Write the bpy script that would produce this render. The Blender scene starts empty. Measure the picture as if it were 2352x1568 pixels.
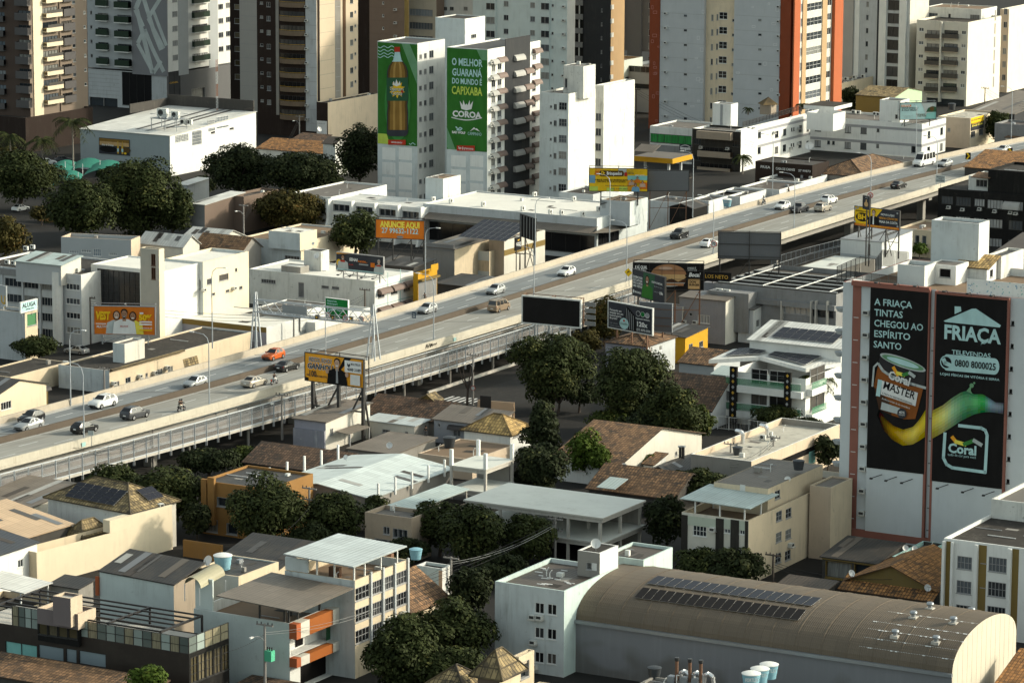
import bpy,math,random
import numpy as np
from mathutils import Matrix,Vector
random.seed(7);RNG=np.random.default_rng(7)
R=math.radians
SC=bpy.context.scene
COL=SC.collection
# ---------------------------------------------------------------- camera, sky, sun, exposure
FPX,CX,CY,CAMH=8269.0,1176.0,784.0,112.0
cam=bpy.data.objects.new('camera',bpy.data.cameras.new('camera'))
COL.objects.link(cam)
cam.data.sensor_width=36.0
cam.data.lens=36.0*FPX/2352.0
cam.data.clip_start=1.0
cam.data.clip_end=6000.0
cam.matrix_world=Matrix.Translation((0,0,CAMH)) @ Matrix.Rotation(R(90-10.37),4,'X') @ Matrix.Rotation(R(.29),4,'Z')
SC.camera=cam
SUN_AZ,SUN_EL=10.0,23.0
wd=bpy.data.worlds.new('World');SC.world=wd;wd.use_nodes=True
sky=wd.node_tree.nodes.new('ShaderNodeTexSky');sky.sky_type='NISHITA';sky.sun_disc=False
sky.sun_elevation=R(SUN_EL);sky.sun_rotation=R(90-SUN_AZ)
sky.air_density=1.0;sky.dust_density=2.5;sky.ozone_density=1.0
bg=wd.node_tree.nodes['Background'];bg.inputs['Strength'].default_value=.15
hs=wd.node_tree.nodes.new('ShaderNodeHueSaturation');hs.inputs['Saturation'].default_value=.42
wd.node_tree.links.new(sky.outputs[0],hs.inputs['Color'])
mu=wd.node_tree.nodes.new('ShaderNodeMix');mu.data_type='RGBA';mu.blend_type='MULTIPLY';mu.inputs[0].default_value=1;mu.inputs[7].default_value=(.94,1.0,.89,1)
wd.node_tree.links.new(hs.outputs[0],mu.inputs[6]);wd.node_tree.links.new(mu.outputs[2],bg.inputs['Color'])
sl=bpy.data.lights.new('sun','SUN');sl.energy=2.3;sl.angle=R(2.0);sl.color=(1,.90,.72)
so=bpy.data.objects.new('sun',sl);COL.objects.link(so)
sdir=Vector((math.cos(R(SUN_EL))*math.cos(R(SUN_AZ)),math.cos(R(SUN_EL))*math.sin(R(SUN_AZ)),math.sin(R(SUN_EL))))
so.rotation_euler=sdir.to_track_quat('Z','Y').to_euler()
SC.view_settings.view_transform='Standard';SC.view_settings.look='None'
SC.view_settings.gamma=1;SC.view_settings.exposure=.80;SC.view_settings.use_curve_mapping=False
SC.cycles.max_bounces=4;SC.cycles.diffuse_bounces=2;SC.cycles.glossy_bounces=2
# ---------------------------------------------------------------- picking points on the ground, roofs and walls
CM=cam.matrix_world.to_3x3();CMI=CM.transposed();CO=Vector((0,0,CAMH))
def ray(u,v):return CM @ Vector(((u-CX)/FPX,-(v-CY)/FPX,-1))
def at(u,v,z):
 d=ray(u,v);return CO+d*((z-CAMH)/d.z)
def proj(p):
 c=CMI @ (Vector(p)-CO);return CX-FPX*c.x/c.z,CY+FPX*c.y/c.z
def solve_u(p,d,u):
 a=CMI @ (Vector(p)-CO);b=CMI @ Vector(d);k=(u-CX)/FPX
 return (-k*a.z-a.x)/(b.x+k*b.z)
def pxm(p):return FPX/(Vector(p)-CO).length
# ---------------------------------------------------------------- materials
MATS={}
def new_mat(name):
 m=bpy.data.materials.new(name);m.use_nodes=True
 nt=m.node_tree;return m,nt,nt.nodes['Principled BSDF']
def N(nt,t,**kw):
 n=nt.nodes.new(t)
 for k,v in kw.items():
  if k.startswith('i_'):
   n.inputs[int(k[2:]) if k[2:].isdigit() else k[2:]].default_value=v
  else:setattr(n,k,v)
 return n
def ramp(nt,src,stops):
 r=nt.nodes.new('ShaderNodeValToRGB');el=r.color_ramp.elements
 el[0].position,el[0].color=stops[0][0],tuple(stops[0][1])+(1,)
 el[1].position,el[1].color=stops[-1][0],tuple(stops[-1][1])+(1,)
 for p,c in stops[1:-1]:
  e=el.new(p);e.color=tuple(c)+(1,)
 nt.links.new(src,r.inputs[0]);return r.outputs[0]
def g3(x):return (x,x,x)
def coords(nt,scale=(1,1,1),uv=False):
 tc=N(nt,'ShaderNodeTexCoord');mp=N(nt,'ShaderNodeMapping');mp.inputs['Scale'].default_value=scale
 if uv:nt.links.new(tc.outputs['UV'],mp.inputs[0])
 else:
  oi=N(nt,'ShaderNodeObjectInfo');mul=N(nt,'ShaderNodeVectorMath',operation='MULTIPLY')
  cmb=N(nt,'ShaderNodeCombineXYZ')
  for i in range(3):nt.links.new(oi.outputs['Random'],cmb.inputs[i])
  nt.links.new(cmb.outputs[0],mul.inputs[0]);mul.inputs[1].default_value=(91,47,33)
  ad=N(nt,'ShaderNodeVectorMath',operation='ADD')
  nt.links.new(tc.outputs['Object'],ad.inputs[0]);nt.links.new(mul.outputs[0],ad.inputs[1])
  nt.links.new(ad.outputs[0],mp.inputs[0])
 return mp.outputs[0]
def noise(nt,vec,scale,detail=4,rough=.55):
 n=N(nt,'ShaderNodeTexNoise');n.inputs['Scale'].default_value=scale
 n.inputs['Detail'].default_value=detail;n.inputs['Roughness'].default_value=rough
 nt.links.new(vec,n.inputs['Vector']);return n.outputs['Fac']
def mix(nt,fac,a,b,mode='MIX'):
 m=N(nt,'ShaderNodeMix',data_type='RGBA',blend_type=mode)
 for s,x in ((0,fac),(6,a),(7,b)):
  if hasattr(x,'links') or hasattr(x,'is_output'):nt.links.new(x,m.inputs[s])
  elif s==0:m.inputs[0].default_value=x
  else:m.inputs[s].default_value=tuple(x)+(1,)
 return m.outputs[2]
def bump(nt,b,h,st,dist=.05):
 n=N(nt,'ShaderNodeBump');n.inputs['Strength'].default_value=st;n.inputs['Distance'].default_value=dist
 nt.links.new(h,n.inputs['Height']);nt.links.new(n.outputs[0],b.inputs['Normal'])
def m_wall(name,c,dirt=.35,rough=.85,dc=(.13,.12,.10),sc=1.0,spots=.0):
 m,nt,b=new_mat(name);b.inputs['Roughness'].default_value=rough;b.inputs['Specular IOR Level'].default_value=.2
 v=coords(nt);n1=noise(nt,v,.45*sc,6)
 base=mix(nt,ramp(nt,n1,[(.3,g3(0)),(.75,g3(1))]),[x*(1-.16*dirt) for x in c],[min(x*(1+.05),1) for x in c])
 st=noise(nt,coords(nt,(1.9,1.9,.16)),1.0*sc,6,.7);mk=ramp(nt,noise(nt,coords(nt,(.35,.35,.30)),1.0,4,.6),[(.42,g3(0)),(.66,g3(1))])
 f=mix(nt,1.0,ramp(nt,st,[(.46,g3(0)),(.78,g3(min(1,dirt*1.1)))]),mk,'MULTIPLY')
 base=mix(nt,f,base,dc)
 bl=noise(nt,v,.9*sc,8,.7)
 base=mix(nt,ramp(nt,bl,[(.60,g3(0)),(.72,g3(dirt*.8+spots))]),base,dc)
 nt.links.new(base,b.inputs['Base Color'])
 bump(nt,b,noise(nt,v,6,4),.25,.03)
 return m
def m_plain(name,c,rough=.6,metal=0,spec=.5,var=.12):
 m,nt,b=new_mat(name);b.inputs['Roughness'].default_value=rough;b.inputs['Metallic'].default_value=metal
 b.inputs['Specular IOR Level'].default_value=spec
 n1=noise(nt,coords(nt),1.3,5)
 nt.links.new(mix(nt,n1,[x*(1-var) for x in c],[min(1,x*(1+var)) for x in c]),b.inputs['Base Color'])
 return m
def m_flat(name,c,rough=.7):
 m,nt,b=new_mat(name);b.inputs['Roughness'].default_value=rough;b.inputs['Specular IOR Level'].default_value=.08
 n1=mix(nt,.5,noise(nt,coords(nt,(.9,.9,.25)),1,5,.6),noise(nt,coords(nt),.4,3));nt.links.new(mix(nt,ramp(nt,n1,[(.35,g3(0)),(.65,g3(1))]),[x*.84 for x in c],[min(1,x*1.08+.002) for x in c]),b.inputs['Base Color'])
 return m
def m_trans(name,c,al):
 m,nt,b=new_mat(name);b.inputs['Base Color'].default_value=tuple(c)+(1,);b.inputs['Alpha'].default_value=al;b.inputs['Roughness'].default_value=.1;return m
def m_glass(name,c=(.02,.025,.03),cur=(.30,.30,.28),pc=.30,rough=.12):
 m,nt,b=new_mat(name);b.inputs['Roughness'].default_value=rough
 oi=N(nt,'ShaderNodeObjectInfo')
 cu=noise(nt,coords(nt,(7,7,.3)),1.5,2)
 curt=mix(nt,ramp(nt,cu,[(.35,g3(0)),(.65,g3(1))]),[x*.55 for x in cur],cur)
 f=ramp(nt,oi.outputs['Random'],[(1-pc-.005,g3(0)),(1-pc+.005,g3(.9))]);dk=mix(nt,ramp(nt,oi.outputs['Random'],[(.0,g3(0)),(.25,g3(.25)),(.26,g3(1)),(.45,g3(.3)),(.46,g3(0))]),c,[x*3+.05 for x in c])  # some panes paler at random, a reflection put into the glass colour
 nt.links.new(mix(nt,f,dk,curt),b.inputs['Base Color'])
 b.inputs['Specular IOR Level'].default_value=.35
 return m
def m_corr(name,c,pitch=.5,dirt=.3,rough=.6,dc=(.10,.08,.06),metal=0,sheet=6.0):
 """corrugated sheets; u runs along the eave, v down the slope"""
 m,nt,b=new_mat(name);b.inputs['Roughness'].default_value=rough;b.inputs['Metallic'].default_value=metal
 uv=coords(nt,uv=True)
 w=N(nt,'ShaderNodeTexWave',wave_type='BANDS',bands_direction='X',wave_profile='SIN')
 w.inputs['Scale'].default_value=1/pitch*.314;nt.links.new(uv,w.inputs['Vector'])
 br=N(nt,'ShaderNodeTexBrick');nt.links.new(uv,br.inputs['Vector'])
 br.inputs['Scale'].default_value=1;br.inputs['Brick Width'].default_value=sheet*.25;br.inputs['Row Height'].default_value=sheet*.4
 br.inputs['Mortar Size'].default_value=.035;br.offset=0
 br.inputs['Color1'].default_value=tuple(x*.9 for x in c)+(1,);br.inputs['Color2'].default_value=tuple(min(1,x*1.08) for x in c)+(1,)
 br.inputs['Mortar'].default_value=tuple(x*.72 for x in c)+(1,)
 base=mix(nt,1.0,br.outputs['Color'],ramp(nt,w.outputs['Fac'],[(0,g3(.86)),(1,g3(1))]),'MULTIPLY')
 o=coords(nt,(1,1,1));n1=noise(nt,o,.35,7,.65)
 base=mix(nt,ramp(nt,n1,[(.45,g3(0)),(.72,g3(dirt))]),base,dc)
 nt.links.new(base,b.inputs['Base Color']);bump(nt,b,w.outputs['Fac'],.5,.05)
 return m
def m_tile(name,c,moss=.5,dc=(.028,.022,.017),row=.62,wid=.44):
 m,nt,b=new_mat(name);b.inputs['Roughness'].default_value=.85
 uv=coords(nt,uv=True)
 br=N(nt,'ShaderNodeTexBrick');nt.links.new(uv,br.inputs['Vector'])
 br.inputs['Scale'].default_value=1;br.inputs['Brick Width'].default_value=wid;br.inputs['Row Height'].default_value=row
 br.inputs['Mortar Size'].default_value=.06;br.offset=0;br.inputs['Mortar Smooth'].default_value=.6
 br.inputs['Color1'].default_value=tuple(x*.55 for x in c)+(1,);br.inputs['Color2'].default_value=tuple(min(1,x*1.6) for x in c)+(1,)
 br.inputs['Mortar'].default_value=tuple(x*.12 for x in c)+(1,)
 o=coords(nt,(1,1,1));n1=noise(nt,o,.9,6,.7)
 base=mix(nt,ramp(nt,n1,[(.50,g3(0)),(.58,g3(min(1,moss*1.5)))]),br.outputs['Color'],dc)
 n2=noise(nt,o,.15,3)
 base=mix(nt,ramp(nt,n2,[(.4,g3(0)),(.7,g3(.35))]),base,[x*1.35 for x in c])
 nt.links.new(base,b.inputs['Base Color'])
 inv=N(nt,'ShaderNodeMath',operation='SUBTRACT');inv.inputs[0].default_value=1;nt.links.new(br.outputs['Fac'],inv.inputs[1])
 bump(nt,b,inv.outputs[0],.8,.06)
 return m
def m_road(name,c):
 m,nt,b=new_mat(name);b.inputs['Roughness'].default_value=.85
 uv=coords(nt,(1,1,1),True)
 w=N(nt,'ShaderNodeTexWave',wave_type='BANDS',bands_direction='X',wave_profile='SIN');w.inputs['Scale'].default_value=.314/1.65;w.inputs['Distortion'].default_value=1.2;w.inputs['Detail Scale'].default_value=.1;nt.links.new(uv,w.inputs['Vector'])
 n1=noise(nt,coords(nt,(1.4,.045,1),True),1,5,.6);n2=noise(nt,coords(nt,(.25,.12,1),True),1,6,.65)
 base=mix(nt,ramp(nt,w.outputs['Fac'],[(.2,g3(0)),(1,g3(.30))]),c,[x*.62 for x in c])
 base=mix(nt,ramp(nt,n1,[(.48,g3(0)),(.72,g3(.6))]),base,[c[0]*.60,c[1]*.53,c[2]*.45])
 base=mix(nt,ramp(nt,n2,[(.42,g3(0)),(.7,g3(.5))]),base,[min(1,x*1.3) for x in c])
 nt.links.new(base,b.inputs['Base Color']);return m
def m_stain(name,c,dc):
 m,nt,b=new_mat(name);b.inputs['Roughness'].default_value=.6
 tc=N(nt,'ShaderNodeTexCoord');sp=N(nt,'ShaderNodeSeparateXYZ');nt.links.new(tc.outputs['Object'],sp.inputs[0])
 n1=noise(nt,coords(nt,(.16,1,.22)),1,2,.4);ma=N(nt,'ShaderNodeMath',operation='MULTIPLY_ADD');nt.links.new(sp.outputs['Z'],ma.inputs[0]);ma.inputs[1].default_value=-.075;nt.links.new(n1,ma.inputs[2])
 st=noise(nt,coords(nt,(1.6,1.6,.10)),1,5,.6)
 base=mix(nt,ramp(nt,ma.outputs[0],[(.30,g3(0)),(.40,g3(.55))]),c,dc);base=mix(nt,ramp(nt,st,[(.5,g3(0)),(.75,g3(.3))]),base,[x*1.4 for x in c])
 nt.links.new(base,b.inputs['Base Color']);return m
def m_leaf(name,c1,c2,c3):
 m,nt,b=new_mat(name);b.inputs['Roughness'].default_value=.7;b.inputs['Specular IOR Level'].default_value=.08
 a=N(nt,'ShaderNodeAttribute',attribute_name='tint')
 r=ramp(nt,a.outputs['Fac'],[(0,c1),(.5,c2),(.88,c2),(1,c3)])
 nt.links.new(r,b.inputs['Base Color'])
 return m
DEF={
 'white':(m_wall,(.66,.66,.63),.45),'whited':(m_wall,(.64,.64,.60),.85),'whitec':(m_wall,(.73,.73,.70),.28),
 'whiteb':(m_wall,(.56,.60,.60),.55),'offw':(m_wall,(.60,.57,.50),.35),
 'cream':(m_wall,(.64,.53,.38),.45),'creamd':(m_wall,(.60,.50,.36),.6),'beige':(m_wall,(.55,.44,.33),.4),
 'beiged':(m_wall,(.42,.34,.26),.6),'peach':(m_wall,(.62,.42,.27),.3),
 'grey':(m_wall,(.36,.36,.36),.3),'greyd':(m_wall,(.31,.31,.31),1.0),'greyl':(m_wall,(.47,.49,.50),.5),
 'greyt':(m_wall,(.40,.42,.43),.12),'dgrey':(m_wall,(.075,.078,.085),.3),'black':(m_wall,(.022,.021,.02),.2),
 'brown':(m_wall,(.26,.19,.15),.2),'dbrown':(m_wall,(.06,.038,.03),.2),'tan':(m_wall,(.40,.27,.15),.2),
 'brownp':(m_wall,(.30,.22,.17),.15),'redt':(m_wall,(.36,.085,.035),.2),'redlit':(m_wall,(.55,.15,.06),.2),'pinkt':(m_wall,(.40,.16,.12),.3),  # redlit is the redt red brightened, sunlight put into its colour
 'orangew':(m_wall,(.42,.22,.07),.4),'yel':(m_wall,(.62,.33,.02),.15),'mustard':(m_wall,(.32,.22,.07),.3),'olive':(m_wall,(.26,.19,.07),.4),
 'aqua':(m_wall,(.56,.62,.60),.35),'teal':(m_wall,(.32,.50,.48),.5),'lilac':(m_wall,(.36,.36,.42),.3),'lgreen':(m_wall,(.42,.55,.36),.2),
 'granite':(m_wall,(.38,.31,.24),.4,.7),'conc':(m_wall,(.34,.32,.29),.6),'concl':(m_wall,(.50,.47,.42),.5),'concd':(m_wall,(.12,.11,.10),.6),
 'road':(m_road,(.175,.188,.192)),'road2':(m_road,(.27,.262,.235)),'parap':(m_wall,(.46,.40,.32),.6,.9,(.22,.17,.12),1.6),
 'parap2':(m_wall,(.50,.46,.38),.7,.9,(.25,.21,.15),1.6),'median':(m_wall,(.17,.135,.105),.6,.9,(.08,.06,.05),1.4),'asph':(m_wall,(.05,.047,.044),.3,.9,(.04,.035,.03),.3),
 'pave':(m_wall,(.24,.22,.19),.4),'soil':(m_wall,(.14,.10,.07),.4),
 'roofw':(m_corr,(.72,.71,.66),.6,.14),'roofwd':(m_corr,(.58,.57,.53),.6,.35),'rooflb':(m_corr,(.50,.55,.55),.6,.12),'roofg':(m_corr,(.20,.19,.18),.5,.5),
 'roofd':(m_corr,(.075,.068,.062),.5,.4),'roofbr':(m_corr,(.15,.115,.09),.5,.5),'roofas':(m_corr,(.27,.225,.18),.5,.5),'roofbar':(m_corr,(.215,.16,.105),.24,.25),'roofpk':(m_corr,(.62,.44,.28),.5,.15),
 'zinc':(m_corr,(.36,.37,.38),.5,.2,.45,(.2,.15,.1),.3),'zincl':(m_corr,(.46,.54,.52),.5,.15,.6),'pgreen':(m_plain,(.0,.22,.15),.6),
 'flatd':(m_wall,(.085,.075,.066),.5,.9,(.2,.18,.15)),'flatg':(m_wall,(.24,.22,.20),.7),'flatw':(m_wall,(.70,.68,.62),.25),'flatb':(m_wall,(.30,.21,.14),.6,.9,(.15,.12,.09)),
 'tile':(m_tile,(.21,.115,.055),.55),'tiled':(m_tile,(.125,.072,.042),.6),'tileo':(m_tile,(.33,.155,.05),.5),'tiley':(m_tile,(.46,.30,.11),.4),'tilem':(m_tile,(.26,.19,.09),.55),
 'glass':(m_glass,),'glassd':(m_glass,(.012,.012,.013),(.12,.11,.10),.15),'glasc':(m_glass,(.05,.055,.06),(.45,.46,.46),.8),
 'ggreen':(m_glass,(.03,.10,.04),(.10,.2,.1),.3),'gbrown':(m_glass,(.05,.04,.02),(.14,.12,.08),.4),'gblue':(m_glass,(.10,.12,.14),(.3,.32,.33),.2),
 'dark':(m_flat,(.008,.007,.007),.9),'frame':(m_plain,(.30,.30,.30),.5),'framew':(m_plain,(.66,.66,.64),.5),'framed':(m_plain,(.03,.03,.03),.4),'frameb':(m_plain,(.12,.075,.05),.5),
 'postl':(m_plain,(.46,.49,.51),.6),'steel':(m_plain,(.30,.32,.34),.45,.6),'steell':(m_plain,(.42,.45,.48),.45,.4),'sblack':(m_plain,(.018,.017,.017),.5),'rust':(m_plain,(.16,.08,.045),.8),'alu':(m_plain,(.65,.65,.65),.3,.8),
 'acw':(m_plain,(.62,.62,.58),.6),'acd':(m_flat,(.05,.05,.05)),'awnb':(m_plain,(.16,.11,.09),.7),'awng':(m_plain,(.34,.33,.31),.7),'awnd':(m_plain,(.035,.03,.03),.7),
 'solar':(m_plain,(.022,.023,.032),.4,0,.12),'solard':(m_plain,(.016,.013,.012),.45,0,.1),'tankb':(m_plain,(.22,.42,.50),.5),'tankd':(m_plain,(.03,.035,.04),.5),'dish':(m_plain,(.68,.68,.66),.5),
 'bark':(m_plain,(.06,.045,.035),.9),'barkp':(m_plain,(.22,.19,.16),.9),'pole':(m_plain,(.28,.26,.24),.9),'polew':(m_plain,(.10,.08,.065),.9),'wire':(m_flat,(.03,.03,.03)),'wirel':(m_flat,(.30,.30,.29)),
 'paint':(m_wall,(.62,.62,.60),.5),'painty':(m_plain,(.55,.36,.05),.7),
 'pw':(m_flat,(.74,.74,.72)),'pk':(m_flat,(.013,.012,.012)),'pdk':(m_flat,(.045,.047,.055)),'pgrey':(m_flat,(.32,.33,.34)),'pg':(m_flat,(.035,.15,.025)),'pg2':(m_flat,(.055,.22,.055)),'pgl':(m_flat,(.15,.31,.17)),'plime':(m_flat,(.50,.62,.10)),
 'por':(m_flat,(.62,.17,.02)),'por2':(m_flat,(.82,.36,.03)),'pye':(m_flat,(.80,.50,.02)),'pyel':(m_flat,(.85,.72,.10)),'pred':(m_flat,(.45,.04,.02)),'pbl':(m_flat,(.16,.33,.48)),'pteal':(m_flat,(.22,.48,.45)),'pcy':(m_flat,(.45,.66,.66)),
 'skin':(m_flat,(.34,.19,.12)),'skin2':(m_flat,(.50,.33,.24)),'hair':(m_flat,(.02,.014,.01)),'pbr':(m_flat,(.10,.06,.02)),'pbr2':(m_flat,(.25,.14,.035)),'pgold':(m_flat,(.60,.36,.06)),'psil':(m_flat,(.46,.50,.49)),'signg':(m_flat,(.01,.17,.035)),'bun':(m_flat,(.36,.18,.09)),'meat':(m_flat,(.07,.035,.02)),'cheese':(m_flat,(.55,.35,.16)),
 'lamp':(m_plain,(.7,.7,.68),.4),'tyre':(m_flat,(.012,.012,.012),.8),'rim':(m_plain,(.38,.38,.39),.35,.7),'cglass':(m_plain,(.015,.016,.018),.08),'headl':(m_plain,(.75,.72,.62),.15),'taill':(m_plain,(.32,.015,.01),.25),'plastic':(m_plain,(.02,.02,.02),.6),
 'cwhite':(m_plain,(.72,.72,.70),.25),'csilver':(m_plain,(.42,.43,.43),.3,.4),'cblack':(m_plain,(.012,.012,.013),.2),'cgrey':(m_plain,(.05,.052,.058),.3),'cgold':(m_plain,(.26,.19,.13),.3,.3),'corange':(m_plain,(.50,.10,.015),.25),'cbeige':(m_plain,(.40,.36,.30),.3,.3),'cred':(m_plain,(.40,.03,.01),.3),
}
DEF['ttr']=(m_plain,(.10,.50,.30),.5)
DEF['pave2']=(m_wall,(.40,.34,.30),.4)
DEF['meshp']=(m_trans,(.30,.31,.32),.38)
DEF['slat']=(m_corr,(.075,.045,.028),.3,.2)
DEF['pergola']=(m_plain,(.016,.013,.013),.5)
DEF['gpan']=(m_glass,(.10,.12,.11),(.34,.30,.20),.35)
DEF['mauve']=(m_wall,(.25,.21,.21),.15)
DEF['pblue']=(m_wall,(.27,.33,.36),.1)
DEF['ort']=(m_wall,(.46,.14,.03),.2)
DEF['gscr']=(m_plain,(.012,.075,.03),.8)
DEF['creamr']=(m_corr,(.55,.50,.33),.5,.1)
DEF['aqua2']=(m_wall,(.50,.60,.57),.55)
DEF['ridgec']=(m_plain,(.12,.09,.06),.8)
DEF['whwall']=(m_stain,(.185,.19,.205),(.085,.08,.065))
DEF['whgab']=(m_wall,(.56,.50,.40),.35)
DEF['stone']=(m_wall,(.065,.058,.05),.4,.8)
DEF['palet']=(m_wall,(.44,.48,.40),.3)
DEF['whitet']=(m_wall,(.56,.59,.60),.12)
DEF['mesh']=(m_trans,(.015,.014,.014),.62)
DEF['flatc']=(m_wall,(.50,.47,.40),.9,.9,(.14,.12,.10),.5)
DEF['ggl']=(m_trans,(.10,.30,.17),.40)
DEF['slabw']=(m_wall,(.62,.63,.58),.35,.8,(.30,.28,.24),.6)
DEF['roofws']=(m_corr,(.60,.66,.64),.7,.06)
DEF['creaml']=(m_wall,(.70,.60,.44),.22)
DEF['roofbl']=(m_corr,(.09,.10,.12),.5,.3)
DEF['lilacd']=(m_wall,(.33,.33,.38),1.0,.85,(.55,.55,.55))
DEF['greyt2']=(m_wall,(.32,.33,.36),.3)
DEF['conc2']=(m_wall,(.33,.33,.35),.5)
DEF['flatg2']=(m_wall,(.16,.14,.12),.6)
DEF['corrw']=(m_plain,(.62,.63,.62),.5)
DEF['blotch']=(m_wall,(.50,.55,.57),1.0,.85,(.18,.20,.24),.8,.25)
DEF['beige2']=(m_wall,(.48,.45,.38),.3)
DEF['greyt3']=(m_wall,(.34,.38,.39),.12)
DEF['peachl']=(m_wall,(.66,.54,.40),.4)
DEF['greyl2']=(m_wall,(.36,.36,.37),.1)
DEF['ggreen2']=(m_glass,(.02,.16,.035),(.05,.3,.08),.6)
DEF['dbrown2']=(m_wall,(.15,.105,.085),.15)
DEF['brownp2']=(m_wall,(.30,.235,.185),.12)
DEF['dgrey2']=(m_wall,(.16,.15,.15),.1)
DEF['greym']=(m_wall,(.27,.27,.285),.06)
DEF['ggl2']=(m_plain,(.025,.045,.03),.15)
DEF['greige']=(m_wall,(.42,.40,.37),.06)
DEF['creamt']=(m_wall,(.60,.49,.36),.1)
DEF['brownt']=(m_wall,(.20,.11,.06),.1)
DEF['tan3']=(m_wall,(.26,.19,.13),.3)
DEF['tanl']=(m_wall,(.50,.34,.19),.25)
DEF['greyd2']=(m_wall,(.20,.20,.205),.2)
DEF['greyl3']=(m_wall,(.44,.455,.465),.15)
DEF['pinkc']=(m_flat,(.5,.25,.22))
DEF['creaml2']=(m_wall,(.74,.68,.56),.2)
DEF['gbal']=(m_plain,(.05,.045,.04),.5)
DEF['panelw']=(m_wall,(.52,.56,.50),.08)
DEF['whitem']=(m_wall,(.74,.73,.68),.8)
DEF['pcano']=(m_flat,(.26,.085,.022))
DEF['pcan']=(m_flat,(.035,.033,.034))
DEF['pbr3']=(m_flat,(.40,.24,.07))
DEF['corrg']=(m_corr,(.25,.26,.28),.5,.2)
DEF['amber']=(m_flat,(.8,.45,.02))
DEF['pbl2']=(m_flat,(.06,.08,.11))
DEF['asph2']=(m_wall,(.055,.052,.05),.3)
DEF['sail']=(m_plain,(.006,.14,.10),.8)
DEF['mred']=(m_flat,(.45,.14,.05))
LEAF={'lf':((.011,.016,.005),(.034,.043,.014),(.105,.105,.032)),'lfd':((.008,.012,.005),(.023,.030,.012),(.065,.07,.024)),'lfb':((.020,.035,.006),(.055,.085,.012),(.13,.14,.02)),'lfo':((.02,.022,.007),(.055,.045,.012),(.14,.075,.018)),'lfp':((.02,.03,.008),(.05,.065,.015),(.12,.11,.03))}
def mat(n):
 if n not in MATS:
  if n in LEAF:MATS[n]=m_leaf(n,*LEAF[n])
  else:
   d=DEF[n];a=list(d[1:])
   if d[0] in (m_wall,m_corr):
    l=sum(a[0])/3;a[0]=tuple(x*(.38+.62*min(1,l/.45)) for x in a[0])
   MATS[n]=d[0](n,*a)
 return MATS[n]
# ---------------------------------------------------------------- mesh building
class MB:
 def __init__(s):s.v=[];s.f=[];s.m=[];s.uv=[];s.ms=[]
 def mi(s,n):
  if n not in s.ms:s.ms.append(n)
  return s.ms.index(n)
 def face(s,pts,m,uv=None):
  i=len(s.v);s.v+=[tuple(p) for p in pts];s.f.append(tuple(range(i,i+len(pts))));s.m.append(s.mi(m))
  s.uv.append(uv or [(0,0)]*len(pts))
 def quad(s,a,b,c,d,m,uv=None):s.face((a,b,c,d),m,uv)
 def roofq(s,a,b,c,d,m):
  w=(Vector(b)-Vector(a)).length;h=(Vector(d)-Vector(a)).length
  s.face((a,b,c,d),m,[(0,0),(w,0),(w,h),(0,h)])
 def box(s,x0,y0,z0,x1,y1,z1,m,top=None,skip=''):
  p=[(x0,y0,z0),(x1,y0,z0),(x1,y1,z0),(x0,y1,z0),(x0,y0,z1),(x1,y0,z1),(x1,y1,z1),(x0,y1,z1)]
  if 'b' not in skip:s.quad(p[3],p[2],p[1],p[0],m)
  s.face((p[4],p[5],p[6],p[7]),top or m,[(0,0),(x1-x0,0),(x1-x0,y1-y0),(0,y1-y0)])
  s.quad(p[0],p[1],p[5],p[4],m);s.quad(p[1],p[2],p[6],p[5],m);s.quad(p[2],p[3],p[7],p[6],m);s.quad(p[3],p[0],p[4],p[7],m)
 def bar(s,a,b,r,m,r2=None):
  s.cyl(a,b,r,4,m,r2)
 def cyl(s,a,b,r,n,m,r2=None,caps=True):
  a,b=Vector(a),Vector(b);d=(b-a);L=d.length
  if L<1e-6:return
  d /= L;t=Vector((0,0,1)) if abs(d.z)<.95 else Vector((1,0,0))
  x=d.cross(t).normalized();y=d.cross(x);r2=r if r2 is None else r2
  o=math.pi/4 if n==4 else 0;k=1.2 if n==4 else 1
  A=[a+(x*math.cos(o+2*math.pi*i/n)+y*math.sin(o+2*math.pi*i/n))*r*k for i in range(n)]
  B=[b+(x*math.cos(o+2*math.pi*i/n)+y*math.sin(o+2*math.pi*i/n))*r2*k for i in range(n)]
  for i in range(n):s.quad(A[i],A[(i+1) % n],B[(i+1) % n],B[i],m)
  if caps:s.face(A[::-1],m);s.face(B,m)
 def tube(s,pts,r,m,n=5,r2=None):
  r2=r if r2 is None else r2;k=len(pts)-1
  for i in range(k):s.cyl(pts[i],pts[i+1],r+(r2-r)*i/k,n,m,r+(r2-r)*(i+1)/k)
 def lathe(s,prof,n,m,c=(0,0,0)):
  for (r0,z0),(r1,z1) in zip(prof,prof[1:]):
   for i in range(n):
    a,b=2*math.pi*i/n,2*math.pi*(i+1)/n
    q=[(c[0]+r0*math.cos(a),c[1]+r0*math.sin(a),c[2]+z0),(c[0]+r0*math.cos(b),c[1]+r0*math.sin(b),c[2]+z0),
      (c[0]+r1*math.cos(b),c[1]+r1*math.sin(b),c[2]+z1),(c[0]+r1*math.cos(a),c[1]+r1*math.sin(a),c[2]+z1)]
    if r0<1e-5:q=[q[0],q[2],q[3]]
    elif r1<1e-5:q=q[:3]
    s.face(q,m)
 def mesh(s,name):
  me=bpy.data.meshes.new(name);me.from_pydata(s.v,[],s.f)
  for n in s.ms:me.materials.append(mat(n))
  me.polygons.foreach_set('material_index',s.m)
  ul=me.uv_layers.new(name='UVMap');flat=[c for q in s.uv for p in q for c in p]
  ul.data.foreach_set('uv',flat)
  return me
 def obj(s,name,parent=None,mw=None,smooth=False):
  me=s.mesh(name)
  if smooth:smooth_me(me)
  return link(name,me,parent,mw)
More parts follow.
